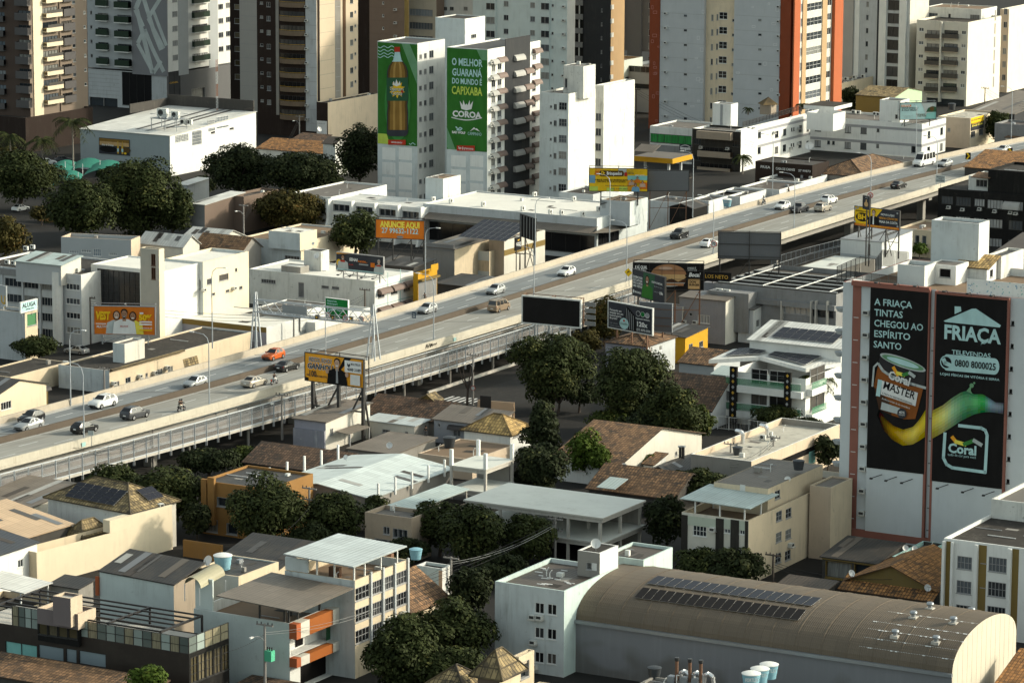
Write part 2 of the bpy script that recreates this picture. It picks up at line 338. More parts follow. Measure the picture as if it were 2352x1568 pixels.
def smooth_me(me,ang=40):
 import bmesh
 bm=bmesh.new();bm.from_mesh(me);bmesh.ops.remove_doubles(bm,verts=bm.verts,dist=.0005)
 for f in bm.faces:f.smooth=True
 for e in bm.edges:
  e.smooth=not (len(e.link_faces)==2 and e.calc_face_angle(0)>R(ang))
 bm.to_mesh(me);bm.free()
def link(name,data,parent=None,mw=None):
 o=bpy.data.objects.new(name,data);COL.objects.link(o)
 if parent:o.parent=parent
 if mw is not None:o.matrix_basis=mw
 return o
def tag(o,label,cat,group=None,kind=None):
 if label:o['label']=label
 if cat:o['category']=cat
 if group:o['group']=group
 if kind:o['kind']=kind
 return o
def thing(name,label,cat,loc=(0,0,0),rz=0,group=None):
 o=bpy.data.objects.new(name,None);COL.objects.link(o);o.empty_display_size=.5
 o.location=loc;o.rotation_euler=(0,0,rz);return tag(o,label,cat,group)
def dup(o,loc,rz,label=None,group=None,scale=None):
 c=o.copy();COL.objects.link(c);c.location=loc;c.rotation_euler=(0,0,rz)
 if label:c['label']=label
 if group:c['group']=group
 if scale:c.scale=scale
 for ch in list(o.children):
  d=ch.copy();COL.objects.link(d);d.parent=c
  for g in list(ch.children):
   e=g.copy();COL.objects.link(e);e.parent=d
 return c
TCACHE={}
def text(parent,s,h,m,mw,width=None,bold=0,name='lettering',align='CENTER',ital=0):
 cu=bpy.data.curves.new(name,'FONT');cu.body=s;cu.size=h/.70;cu.align_x=align;cu.align_y='CENTER' if '\n' in s else 'CENTER'
 cu.offset=bold*h;cu.shear=ital;cu.resolution_u=2;cu.materials.append(mat(m))
 o=link(name,cu,parent,mw)
 if width:FITS.append((o,mw.copy(),width))
 return o
FITS=[]
def fit_texts():
 bpy.context.view_layer.update();dg=bpy.context.evaluated_depsgraph_get();W={o.name:(mw,w) for o,mw,w in FITS}
 for o in [o for o in bpy.data.objects if o.type=='FONT']:
  if o.name in W:
   mw,width=W[o.name];w=max(c[0] for c in o.bound_box)-min(c[0] for c in o.bound_box)
   if w>.01:o.matrix_basis=mw @ Matrix.Diagonal((width/w,1,1,1))
  me=bpy.data.meshes.new_from_object(o.evaluated_get(dg));n=o.name;mb=o.matrix_basis.copy();p=o.parent;bpy.data.objects.remove(o)
  link('lettering',me,p,mb)
RX90=Matrix.Rotation(math.pi/2,4,'X')
# ---------------------------------------------------------------- buildings
TH=-29.5;TL_=-37.0
class Frame:
 """a local frame: x along the left-hand face (towards its front corner at x=0), y along the right-hand face"""
 def setup(s,A,th,z0):
  s.A=A;s.th=R(th);s.mw=Matrix.Translation((A.x,A.y,z0)) @ Matrix.Rotation(s.th,4,'Z');s.inv=s.mw.inverted()
  s.co=s.inv @ CO;s.k=pxm(A)
 def fp(s,face,u,v,off=0):
  d=s.inv.to_3x3() @ ray(u,v)
  if face=='L':t=(off-s.co.y)/d.y;p=s.co+d*t;return p.x,p.z
  if face=='R':t=(off-s.co.x)/d.x;p=s.co+d*t;return p.y,p.z
 def tp(s,u,v,z):
  d=s.inv.to_3x3() @ ray(u,v);t=(z-s.co.z)/d.z;return s.co+d*t
WCACHE={}
def window_mesh(face,w,h,nx,nz,fm,pm,split,dep=.12,pane=True,frame=True):
 key=(face,round(w,1),round(h,1),nx,nz,fm,pm,split,pane,frame)
 if key in WCACHE:return WCACHE[key]
 t=.07
 def mk(part):
  b=MB()
  def bx(x0,z0,x1,z1,d0,d1,m):
   if face=='L':b.box(x0,d0,z0,x1,d1,z1,m)
   else:b.box(-d1,x0,z0,-d0,x1,z1,m)
  if part in ('f','b') and frame:
   bx(0,0,t,h,.02,dep,fm);bx(w-t,0,w,h,.02,dep,fm);bx(t,0,w-t,t,.02,dep,fm);bx(t,h-t,w-t,h,.02,dep,fm)
   for i in range(1,nx):bx(w*i/nx-.03,t,w*i/nx+.03,h-t,.03,dep,fm)
   for i in range(1,nz):bx(t,h*i/nz-.025,w-t,h*i/nz+.025,.04,dep-.01,fm)
   bx(-.06,-.09,w+.06,-.003,-.10,.05,fm)
  if part in ('p','b') and pane:
   bx(.01,.01,w-.01,h-.01,dep+.004,dep+.05,pm)
  return b.mesh('window' if part != 'p' else 'pane')
 r=(mk('f'),mk('p')) if split else (mk('b'),None)
 WCACHE[key]=r;return r
class Bld(Frame):
 def __init__(s,name,label,F,L,Rr,z,z0=0,th=TH,wl='white',wr=None,roof='flat',rm='flatg',par=.5,cat='building',parent=None,group=None,rh=2,ov=.3,hs=None,cop=None,part=None,La=None,Rb=None,base=-1,zf=None):
  A=at(F[0],F[1],z if zf is None else zf);s.parent=parent
  s.setup(A,th,z0);s.h=z-z0
  ex=s.mw.to_3x3() @ Vector((1,0,0));ey=s.mw.to_3x3() @ Vector((0,1,0))
  s.a=La if La else-solve_u(A,ex,L);s.b=Rb if Rb else solve_u(A,ey,Rr)
  if s.a <= 0 or s.b <= 0:print('BAD SIZE',name,label,s.a,s.b)
  s.wl,s.wr=wl,wr or wl;s.roof,s.rm,s.par,s.rh,s.ov,s.hs,s.cop=roof,rm,par,rh,ov,hs,cop or s.wr
  s.holes={'L':[],'R':[]};s.base=base
  if parent:
   s.root=parent.root;s.rel=s.root_inv() @ s.mw;s.split=False
  else:
   s.root=thing(name,label,cat,s.mw.translation,s.th,group);s.rel=Matrix.Identity(4);s.split=True;s.rmw=s.mw
  s.part=part or 'wall';s.todo=[];s.texts=[];s.body=None;s.k=pxm(s.A)
 def root_inv(s):
  p=s.parent
  while p.parent:p=p.parent
  s.rmw=p.mw;return p.mw.inverted()
 # ---- features on the two faces, picked where the photo shows them
 def rect(s,f,u0,v0,u1,h):
  x0,z1=s.fp(f,u0,v0);x1=s.fp(f,u1,v0)[0];z0=z1-h/(s.k*.985)
  return (x0,x1,z0,z1) if x1>x0 else (x1,x0,z0,z1)
 def win(s,f,u0,v0,u1,v1,nr=1,dv=0,nc=1,du=0,k='w',nx=2,nz=1,fm='frame',pm='glass',skip=()):
  x0,x1,z0,z1=s.rect(f,u0,v0,u1,v1);n=0
  w,h=x1-x0,z1-z0
  if nr>1:zs=(s.fp(f,u0,v0)[1]-s.fp(f,u0,v0+dv*(nr-1))[1])/(nr-1)
  if nc>1:ds=(s.fp(f,u0+du*(nc-1),v0)[0]-s.fp(f,u0,v0)[0])/(nc-1)
  for c in range(nc):
   for r in range(nr):
    n+=1
    if (r,c) in skip:continue
    X=x0+(ds*c if nc>1 else 0);Z=z0-(zs*r if nr>1 else 0)
    lim=(-s.a,0) if f=='L' else (0,s.b)
    a0,a1=max(X,lim[0]+.08),min(X+w,lim[1]-.08)
    if a1-a0<.15:continue
    s.todo.append((f,a0,Z,a1-a0,h,k,nx,nz,fm,pm))
    if k in 'wdo':s.holes[f].append((a0,a1,Z,Z+h,.25 if k=='w' else (.9 if k=='d' else 1.6)))
 def loc(s,f,x,z,out=0):
  return Vector((x,-out,z)) if f=='L' else Vector((out,x,z))
 def fbox(s,f,u0,v0,u1,v1,d,m,name='ledge',d0=.004,n=1,dv=0):
  x0,x1,z0,z1=s.rect(f,u0,v0,u1,v1)
  for i in range(n):
   dz=(s.fp(f,u0,v0)[1]-s.fp(f,u0,v0+dv*i)[1]) if i else 0
   b=MB()
   if f=='L':b.box(x0,-d,z0-dz,x1,-d0,z1-dz,m)
   else:b.box(d0,x0,z0-dz,d,x1,z1-dz,m)
   s.q(name,b)
 def band(s,f,v,h,m,name='band',d=.04,x0=None,x1=None):
  u=proj(s.A)[0];z=s.fp(f,u,v)[1];b=MB()
  if f=='L':b.box(-s.a if x0 is None else x0,-d,z-h,-.003 if x1 is None else x1,-.003,z,m)
  else:b.box(.003,.003 if x0 is None else x0,z-h,d,s.b if x1 is None else x1,z,m)
  s.q(name,b)
 def q(s,name,mb,smooth=False,kind=None):s.todo.append(('obj',name,mb,smooth,kind))
 def ac(s,f,u,v,n=1,dv=0,sz=.75,m='acw',wall=True):
  x,z=s.fp(f,u,v)
  for i in range(n):
   zz=z-(s.fp(f,u,v)[1]-s.fp(f,u,v+dv*i)[1] if i else 0)
   s.todo.append(('mesh','air_conditioner',ac_mesh(f,sz),s.loc(f,x,zz)))
 def awn(s,f,u0,v0,u1,v1,out=.9,m='awnb',n=1,dv=0):
  x0,x1,z0,z1=s.rect(f,u0,v0,u1,v1)
  w,h=x1-x0,max(z1-z0,.3)
  for i in range(n):
   dz=(s.fp(f,u0,v0)[1]-s.fp(f,u0,v0+dv*i)[1]) if i else 0
   s.todo.append(('mesh','awning',awn_mesh(f,w,h,out,m),s.loc(f,x0,z0-dz)))
 def bal(s,f,u0,v0,u1,v1,nr=1,dv=0,out=1.2,m='cream',top='sblack',ph=1.0,hole=2.0,gl='glassd',cur=0,slab=None,rail=None):
  """balcony: recess with glazing behind, slab, parapet and rail; v0..v1 is the parapet's front"""
  x0,x1,z0,z1=s.rect(f,u0,v0,u1,v1)
  w=x1-x0;ph=z1-z0
  dzs=(s.fp(f,u0,v0)[1]-s.fp(f,u0,v0+dv*(nr-1))[1])/max(nr-1,1)
  for r in range(nr):
   Z=z0-dzs*r
   s.todo.append((f,x0+.15,Z+.02,w-.3,hole,'w',max(2,int(w/1.1)),1,'framed',gl))
   s.holes[f].append((x0+.15,x0+w-.15,Z+.02,Z+.02+hole,.25))
   s.todo.append(('mesh','balcony',bal_mesh(f,w,ph,out,m,rail,cur,slab),s.loc(f,x0,Z)))
 def done(s):
  b=MB();a,bb,h,z0=s.a,s.b,s.h,s.base
  hs=s.hs or (0,0,0,0)
  for f,lim,wm in (('L',(-a,0),s.wl),('R',(0,bb),s.wr)):
   H=[q for q in s.holes[f] if q[2]<h and q[3]>z0]
   xs=sorted({lim[0],lim[1]} | {min(max(q,lim[0]),lim[1]) for t in H for q in t[:2]})
   zs=sorted({z0,h} | {min(max(q,z0),h) for t in H for q in t[2:4]})
   P=(lambda x,z,d=0:(x,d,z)) if f=='L' else (lambda x,z,d=0:(-d,x,z))
   for i in range(len(xs)-1):
    run=None
    for j in range(len(zs)-1):
     cx,cz=(xs[i]+xs[i+1])/2,(zs[j]+zs[j+1])/2
     hol=any(t[0]<cx<t[1] and t[2]<cz<t[3] for t in H)
     if not hol:run=(run[0],zs[j+1]) if run else (zs[j],zs[j+1])
     if run and (hol or j==len(zs)-2):
      b.quad(P(xs[i],run[0]),P(xs[i+1],run[0]),P(xs[i+1],run[1]),P(xs[i],run[1]),wm);run=None
   for x0,x1,q0,q1,d in H:
    q0,q1=max(q0,z0),min(q1,h)
    b.quad(P(x0,q0,0),P(x0,q0,d),P(x0,q1,d),P(x0,q1,0),wm);b.quad(P(x1,q0,d),P(x1,q0,0),P(x1,q1,0),P(x1,q1,d),wm)
    b.quad(P(x0,q0,0),P(x1,q0,0),P(x1,q0,d),P(x0,q0,d),wm);b.quad(P(x0,q1,d),P(x1,q1,d),P(x1,q1,0),P(x0,q1,0),wm)
    if d>.3:b.quad(P(x0,q0,d),P(x1,q0,d),P(x1,q1,d),P(x0,q1,d),'dark' if d<1 else wm)
  b.quad((0,bb,z0),(-a,bb,z0),(-a,bb,h),(0,bb,h),s.wr);b.quad((-a,bb,z0),(-a,0,z0),(-a,0,h),(-a,bb,h),s.wl)
  rf=MB();t=.22;o=s.ov
  if s.roof=='flat':
   p=s.par
   O=[(-a,0),(0,0),(0,bb),(-a,bb)];I=[(-a+t,t),(-t,t),(-t,bb-t),(-a+t,bb-t)]
   for i in range(4):
    j=(i+1) % 4
    b.quad((*O[i],h),(*O[j],h),(*I[j],h),(*I[i],h),s.cop);b.quad((*I[i],h),(*I[j],h),(*I[j],h-p),(*I[i],h-p),s.wr if i in (3,) else s.wl)
   rf.roofq((*I[0],h-p),(*I[1],h-p),(*I[2],h-p),(*I[3],h-p),s.rm)
  elif s.roof=='gx':
   r=s.rh;m=bb/2;e=r/m*o
   b.face([(0,0,h),(0,bb,h),(0,m,h+r)],s.wr);b.face([(-a,bb,h),(-a,0,h),(-a,m,h+r)],s.wl)
   rf.roofq((-a-o,-o,h-e),(o,-o,h-e),(o,m,h+r),(-a-o,m,h+r),s.rm)
   rf.roofq((o,bb+o,h-e),(-a-o,bb+o,h-e),(-a-o,m,h+r),(o,m,h+r),s.rm)
  elif s.roof=='gy':
   r=s.rh;m=-a/2;e=r/(a/2)*o
   b.face([(-a,0,h),(0,0,h),(m,0,h+r)],s.wl);b.face([(0,bb,h),(-a,bb,h),(m,bb,h+r)],s.wl)
   rf.roofq((o,-o,h-e),(o,bb+o,h-e),(m,bb+o,h+r),(m,-o,h+r),s.rm)
   rf.roofq((-a-o,bb+o,h-e),(-a-o,-o,h-e),(m,-o,h+r),(m,bb+o,h+r),s.rm)
  elif s.roof=='hip':
   r=s.rh;q=min(a,bb)/2;e=r/q*o
   if a >= bb:r0,r1=(-a+q,bb/2,h+r),(-q,bb/2,h+r)
   else:r0,r1=(-a/2,q,h+r),(-a/2,bb-q,h+r)
   c=[(-a-o,-o,h-e),(o,-o,h-e),(o,bb+o,h-e),(-a-o,bb+o,h-e)]
   if a >= bb:
    rf.face([c[0],c[1],r1,r0],s.rm,[(0,0),(a,0),(a-q,q*1.2),(q,q*1.2)]);rf.face([c[2],c[3],r0,r1],s.rm,[(0,0),(a,0),(a-q,q*1.2),(q,q*1.2)])
    rf.face([c[1],c[2],r1],s.rm,[(0,0),(bb,0),(bb/2,q*1.2)]);rf.face([c[3],c[0],r0],s.rm,[(0,0),(bb,0),(bb/2,q*1.2)])
   else:
    rf.face([c[1],c[2],r1,r0],s.rm,[(0,0),(bb,0),(bb-q,q*1.2),(q,q*1.2)]);rf.face([c[3],c[0],r0,r1],s.rm,[(0,0),(bb,0),(bb-q,q*1.2),(q,q*1.2)])
    rf.face([c[0],c[1],r0],s.rm,[(0,0),(a,0),(a/2,q*1.2)]);rf.face([c[2],c[3],r1],s.rm,[(0,0),(a,0),(a/2,q*1.2)])
   for p0,p1 in ((c[0],r0),(c[1],r1 if a >= bb else r0),(c[2],r1),(r0,r1)):rf.cyl(p0,p1,.13,5,s.rm)
  elif s.roof=='shed':
   c=[(-a,0,h+hs[0]),(0,0,h+hs[1]),(0,bb,h+hs[2]),(-a,bb,h+hs[3])]
   for i in range(4):
    j=(i+1) % 4
    b.quad((c[i][0],c[i][1],h),(c[j][0],c[j][1],h),c[j],c[i],s.wl if i in (0,3) else s.wr)
   sx0,sy0=(hs[1]-hs[0])/a,(hs[3]-hs[0])/bb
   g=lambda x,y:(x,y,h+hs[0]+(x+a)*sx0+y*sy0+.03)
   rf.roofq(g(-a-o,-o),g(o,-o),g(o,bb+o),g(-a-o,bb+o),s.rm) if abs(sy0) >= abs(sx0) else rf.roofq(g(o,-o),g(o,bb+o),g(-a-o,bb+o),g(-a-o,-o),s.rm)
  if s.roof in ('gx','gy','hip','shed') and rf.f:
   n=len(rf.f);
   for i in range(n):
    f=rf.f[i];pts=[rf.v[k] for k in f]
    if len(pts)>4 or (s.roof=='hip' and i>3):continue
    low=[(p[0],p[1],p[2]-.14) for p in pts]
    rf.face(low[::-1],'concl')
    for k in range(len(pts)):rf.quad(low[k],low[(k+1) % len(pts)],pts[(k+1) % len(pts)],pts[k],rf.ms[rf.m[i]])
  if s.base<0 and h<13 and s.h>2 and a*bb>25:s.wear(random.Random(int(a*977+bb*311)),rf)
  if s.parent:
   s.body=b.obj(s.part,s.root,s.rel)
   if rf.f:rf.obj('roof',s.body)
  else:
   s.body=b.obj(s.part,s.root)
   if rf.f:rf.obj('roof',s.root)
  tgt=s.body if s.parent else s.root
  for t in s.todo:
   if t[0]=='obj':
    o_=t[2].obj(t[1],tgt,None,t[3])
    if t[4]:o_['kind']=t[4]
   elif t[0]=='mesh':link(t[1],t[2],tgt,Matrix.Translation(t[3]))
   else:
    f,x,z,w,hh,k,nx,nz,fm,pm=t
    if z+hh<-1 or z>h:continue
    if k=='o':continue
    fmesh,pmesh=window_mesh(f,w,hh,nx,nz,fm,pm,s.split and s.k>11.5,.12 if k != 'd' else .5)
    o_=link('window',fmesh,tgt,Matrix.Translation(s.loc(f,x,z)))
    if pmesh:link('pane',pmesh,o_)
  for t,h_,m,Mx,w,bo in s.texts:text(tgt,t,h_,m,Mx,w,bo)
  return s
 def wear(s,r,rf):
  a,bb=s.a,s.b
  if s.roof=='flat':
   z=s.h-s.par
   for i in range(r.randint(2,4)):
    x,y=-r.uniform(.15,.85)*a,r.uniform(.15,.85)*bb;k=r.random();c=MB()
    if k<.35:c.box(x,y,z,x+r.uniform(.4,.9),y+r.uniform(.4,.9),z+r.uniform(.25,.7),r.choice(['conc','whited','steel']));s.q('roof_hatch',c)
    elif k<.6:c.tube([(x,y,z),(x,y,z+r.uniform(.5,1.1)),(x+.3,y,z+1.1)],.06,'framew',5);s.q('vent_pipe',c)
    else:L=r.uniform(2,min(6,a*.8));c.bar((max(x-L,-a+.3),y,z+.1),(x,y,z+.1),.05,r.choice(['framew','frame']));s.q('roof_pipe',c)
   for i in range(3):
    x,y=-r.uniform(.2,.8)*a,r.uniform(.2,.8)*bb;c=MB();w,d=r.uniform(.6,2),r.uniform(.6,2);c.quad((x-w/2,y-d/2,z+.012+.004*i),(min(x+w/2,-.3),y-d/2,z+.012+.004*i),(min(x+w/2,-.3),min(y+d/2,bb-.3),z+.012+.004*i),(x-w/2,min(y+d/2,bb-.3),z+.012+.004*i),r.choice(['conc','flatd','flatg','concd']));s.q('roof_patch',c)
  elif s.roof in ('shed','gx','gy') and 'tile' not in s.rm:
   for f in rf.f[:2 if s.roof != 'shed' else 1]:
    p=[Vector(rf.v[i]) for i in f[:4]];n=(p[1]-p[0]).cross(p[3]-p[0]).normalized()*.03
    for i in range(r.randint(2,5)):
     u,v=r.uniform(.04,.82),r.uniform(.0,.6);w,d=1.0/max((p[1]-p[0]).length,3),r.choice([.4,.98-v]);g=lambda q,t:p[0].lerp(p[1],q).lerp(p[3].lerp(p[2],q),t)+n
     c=MB();c.quad(g(u,v),g(u+w,v),g(u+w,v+d),g(u,v+d),r.choice(['roofas','zinc','roofg','roofwd','roofbr']));s.q('replaced_sheet',c)
 def line(s,f,pts,wd,m,name='stripe',d=.02):
  b=MB();q=[s.fp(f,*p) for p in pts]
  for (x0,z0),(x1,z1) in zip(q,q[1:]):
   L=math.hypot(x1-x0,z1-z0) or 1;nx,nz=-(z1-z0)/L*wd/2,(x1-x0)/L*wd/2
   c=[(x0-nx,z0-nz),(x1-nx,z1-nz),(x1+nx,z1+nz),(x0+nx,z0+nz)]
   if (nx*0+(x1-x0))<0:c=c[::-1]
   b.face([tuple(s.loc(f,x,z,d)) for x,z in c],m)
  s.q(name,b)
 def text(s,f,u,v,h,t,m,wpx=None,bold=.02,out=.06):
  x,z=s.fp(f,u,v);P=s.loc(f,x,z,out)
  Mx=Matrix.Translation(P) @ (RX90 if f=='L' else Matrix.Rotation(math.pi/2,4,'Z') @ RX90)
  w=abs(s.fp(f,u+wpx/2,v)[0]-s.fp(f,u-wpx/2,v)[0]) if wpx else None
  s.texts.append((t,h/s.k,m,Mx,w,bold))
 def plate(s,name,pts,z,t,m,side=None):
  P=[s.tp(u,v,z) for u,v in pts];b=MB();n=len(P)
  if sum(P[i].x*P[(i+1) % n].y-P[(i+1) % n].x*P[i].y for i in range(n))<0:P=P[::-1]
  x0,y0=P[0].x,P[0].y
  b.face([tuple(p) for p in P],m,[(p.x-x0,p.y-y0) for p in P]);b.face([(p.x,p.y,z-t) for p in P[::-1]],side or m)
  for i in range(n):
   p,q=P[i],P[(i+1) % n];b.quad((p.x,p.y,z-t),(q.x,q.y,z-t),tuple(q),tuple(p),side or m)
  s.q(name,b)
 def post(s,u,v,z0,z1,r,m,name='column'):
  p=s.tp(u,v,z1);b=MB();b.box(p.x-r,p.y-r,z0,p.x+r,p.y+r,z1,m);s.q(name,b)
 def roofz(s):return s.h-(s.par if s.roof=='flat' else 0)
def ac_mesh(f,sz):
 key=('ac',f,sz)
 if key not in WCACHE:
  b=MB();w,d,h=sz,sz*.8,sz*.62
  if f=='L':b.box(-w/2,-d,0,w/2,-.01,h,'acw');b.box(-w/2+.08,-d-.012,.07,w/2-.08,-d-.004,h-.07,'acd');b.box(-w/2-.1,-d-.15,-.12,w/2+.1,-.004,-.02,'concl')
  else:b.box(.01,-w/2,0,d,w/2,h,'acw');b.box(d+.004,-w/2+.08,.07,d+.012,w/2-.08,h-.07,'acd');b.box(.004,-w/2-.1,-.12,d+.15,w/2+.1,-.02,'concl')
  WCACHE[key]=b.mesh('air_conditioner')
 return WCACHE[key]
def awn_mesh(f,w,h,out,m):
 key=('aw',f,round(w,1),round(h,1),round(out,1),m)
 if key not in WCACHE:
  b=MB();n=6
  P=(lambda x,o,z:(x,-o,z)) if f=='L' else (lambda x,o,z:(o,x,z))
  pr=[(.01+out*math.sin(i/n*1.57),h*math.cos(i/n*1.57)) for i in range(n+1)]
  for (o0,z0),(o1,z1) in zip(pr,pr[1:]):
   b.quad(P(0,o0,z0),P(w,o0,z0),P(w,o1,z1),P(0,o1,z1),m)
   for x in (0,w):b.face([P(x,.01,0),P(x,o0,z0),P(x,o1,z1)],m)
  WCACHE[key]=b.mesh('awning')
 return WCACHE[key]
def bal_mesh(f,w,ph,out,m,rail,cur,slab):
 key=('ba',f,round(w,1),round(ph,1),out,m,rail,cur,slab)
 if key not in WCACHE:
  b=MB();n=8 if cur else 1
  P=(lambda x,o,z:(x,-o,z)) if f=='L' else (lambda x,o,z:(o,x,z))
  pts=[(w*i/n,out*(math.sin(math.pi*i/n)**.5 if cur else 1)) for i in range(n+1)]
  pts=[(0,.01)]+pts+[(w,.01)] if not cur else [(x,max(o,.01)) for x,o in pts]
  for (x0,o0),(x1,o1) in zip(pts,pts[1:]):
   b.quad(P(x0,o0,-.18),P(x1,o1,-.18),P(x1,o1,.05),P(x0,o0,.05),slab or m)
   k=.97
   b.quad(P(x0,o0*k,.05),P(x1,o1*k,.05),P(x1,o1*k,ph),P(x0,o0*k,ph),m)
   b.quad(P(x0,o0*k-.1*(o0>.1),.05),P(x1,o1*k-.1*(o1>.1),.05),P(x1,o1*k-.1*(o1>.1),ph),P(x0,o0*k-.1*(o0>.1),ph),m)
   b.quad(P(x0,o0*k,ph),P(x1,o1*k,ph),P(x1,o1*k-.1*(o1>.1),ph),P(x0,o0*k-.1*(o0>.1),ph),m)
   if rail:b.cyl(P(x0,o0*k-.03,ph+.18),P(x1,o1*k-.03,ph+.18),.04,4,rail)
  b.face([P(x,o,-.18) for x,o in pts],slab or m);b.face([P(x,o,.02) for x,o in pts],slab or m)
  WCACHE[key]=b.mesh('balcony')
 return WCACHE[key]
# ---------------------------------------------------------------- flat boards: billboards, signs, banners
class Board:
 """board whose top edge runs from TL to TR (picked at height zt); local x right, z up, y into the board"""
 def __init__(s,name,label,cat,TL,TR,BL,zt,zb=None,bm='pdk',fr='frame',thick=.25,group=None,frame=.12,parent=None):
  A,B=at(TL[0],TL[1],zt),at(TR[0],TR[1],zt)
  d=B-A;s.w=d.length;s.ang=math.atan2(d.y,d.x)
  s.h=(BL[1]-TL[1])/(pxm(A)*.982)
  s.z0=zt-s.h
  s.root=thing(name,label,cat,(A.x,A.y,s.z0),s.ang,group)
  s.mw=Matrix.Translation((A.x,A.y,s.z0)) @ Matrix.Rotation(s.ang,4,'Z')
  b=MB();b.box(0,0,0,s.w,thick,s.h,bm);b.obj('panel',s.root)
  if fr:
   b=MB();t=frame
   b.box(-t,-.06,-t,s.w+t,thick+.03,-.004,fr);b.box(-t,-.06,s.h+.004,s.w+t,thick+.03,s.h+t,fr);b.box(-t,-.06,-.003,-.004,thick+.03,s.h+.003,fr);b.box(s.w+.004,-.06,-.003,s.w+t,thick+.03,s.h+.003,fr)
   b.obj('frame',s.root)
  s.art=MB();s.lay=0;s.thick=thick
 def y(s):s.lay+=1;return-.012*s.lay
 def poly(s,pts,m):
  y=s.y();s.art.face([(px*s.w,y,pz*s.h) for px,pz in pts],m)
 def rect(s,x0,z0,x1,z1,m):s.poly([(x0,z0),(x1,z0),(x1,z1),(x0,z1)],m)
 def ell(s,cx,cz,rx,rz,m,n=20,a0=0,a1=2*math.pi):
  s.poly([(cx+rx*math.cos(a0+(a1-a0)*i/n),cz+rz*math.sin(a0+(a1-a0)*i/n)) for i in range(n+(a1-a0<6))],m)
 def line(s,pts,t,m):
  y=s.y();q=[Vector((x*s.w,z*s.h)) for x,z in pts]
  for a,b in zip(q,q[1:]):
   n=(b-a);n=Vector((-n.y,n.x)).normalized()*t/2;e=(b-a).normalized()*t*.3
   a2,b2=a-e,b+e
   s.art.face([(p.x,y,p.y) for p in (a2-n,b2-n,b2+n,a2+n)],m)
 def txt(s,x,z,h,t,m,w=None,bold=.02,ital=0,align='CENTER',rot=0):
  y=s.y()
  M_=Matrix.Translation((x*s.w,y,z*s.h)) @ Matrix.Rotation(R(rot),4,'Y') @ RX90
  return text(s.root,t,h*s.h,m,M_,w*s.w if w else None,bold,align=align,ital=ital)
 def posts(s,xs,zb,r=.12,m='sblack',y=None,brace=True):
  for x in xs:
   b=MB();b.bar((x*s.w,s.thick+.2 if y is None else y,zb-s.z0),(x*s.w,s.thick+.2 if y is None else y,s.h*.9),r,m);b.obj('post',s.root)
  if brace and len(xs)>1:
   b=MB();yy=s.thick+.2
   for x0,x1 in zip(xs,xs[1:]):
    b.bar((x0*s.w,yy,zb-s.z0+.2),(x1*s.w,yy,-.25),r*.5,m)
   b.bar((xs[0]*s.w,yy+.02,(zb-s.z0)*.45),(xs[-1]*s.w,yy+.02,(zb-s.z0)*.45),r*.5,m)
   for x in xs[::2]:b.bar((x*s.w,yy,-.1),(x*s.w,yy+2.0,zb-s.z0),r*.55,m)
   b.obj('brace',s.root)
 def lamps(s,n,m='sblack',top=True):
  for i in range(n):
   x=(i+.5)/n*s.w;z=s.h+.1 if top else-.1;b=MB();k=.5 if top else-.6
   b.tube([(x,0,z),(x,-.5,z+k),(x,-1.3,z+k)],.04,m,4);b.box(x-.2,-1.6,z+k-.12,x+.2,-1.2,z+k+.06,m);b.obj('floodlight',s.root)
 def backframe(s,m='sblack',d=1.2):
  b=MB()
  for x in (0,.5,1):
   b.bar((x*s.w,s.thick+d,0),(x*s.w,s.thick+d,s.h+.4),.07,m);b.bar((x*s.w,s.thick,s.h+.35),(x*s.w,s.thick+d,s.h+.35),.05,m)
  for z in (.02,.5,1.0):b.bar((0,s.thick+d,z*s.h+.3),(s.w,s.thick+d,z*s.h+.3),.06,m)
  b.obj('back_frame',s.root)
 def person(s,cx,zb,h,shirt,skin,hair,arms=True,lh=False):
  """printed figure, bust to crown, h = fraction of board height"""
  k=s.h/s.w;H=h;W=h*k
  s.poly([(cx-.46*W,zb),(cx+.46*W,zb),(cx+.40*W,zb+.46*H),(cx+.14*W,zb+.58*H),(cx-.14*W,zb+.58*H),(cx-.40*W,zb+.46*H)],shirt)
  s.rect(cx-.07*W,zb+.50*H,cx+.07*W,zb+.68*H,skin)
  if lh:s.ell(cx,zb+.77*H,.155*W,.20*H,hair)
  else:s.ell(cx,zb+.84*H,.135*W,.14*H,hair)
  s.ell(cx,zb+.77*H,.115*W,.155*H,skin);[s.ell(cx+q*.045*W,zb+.79*H,.018*W,.012*H,'hair') for q in (-1,1)]
  s.ell(cx,zb+.69*H,.06*W,.025*H,'pw')
 def end(s):
  if s.art.f:s.art.obj('artwork',s.root)
  return s
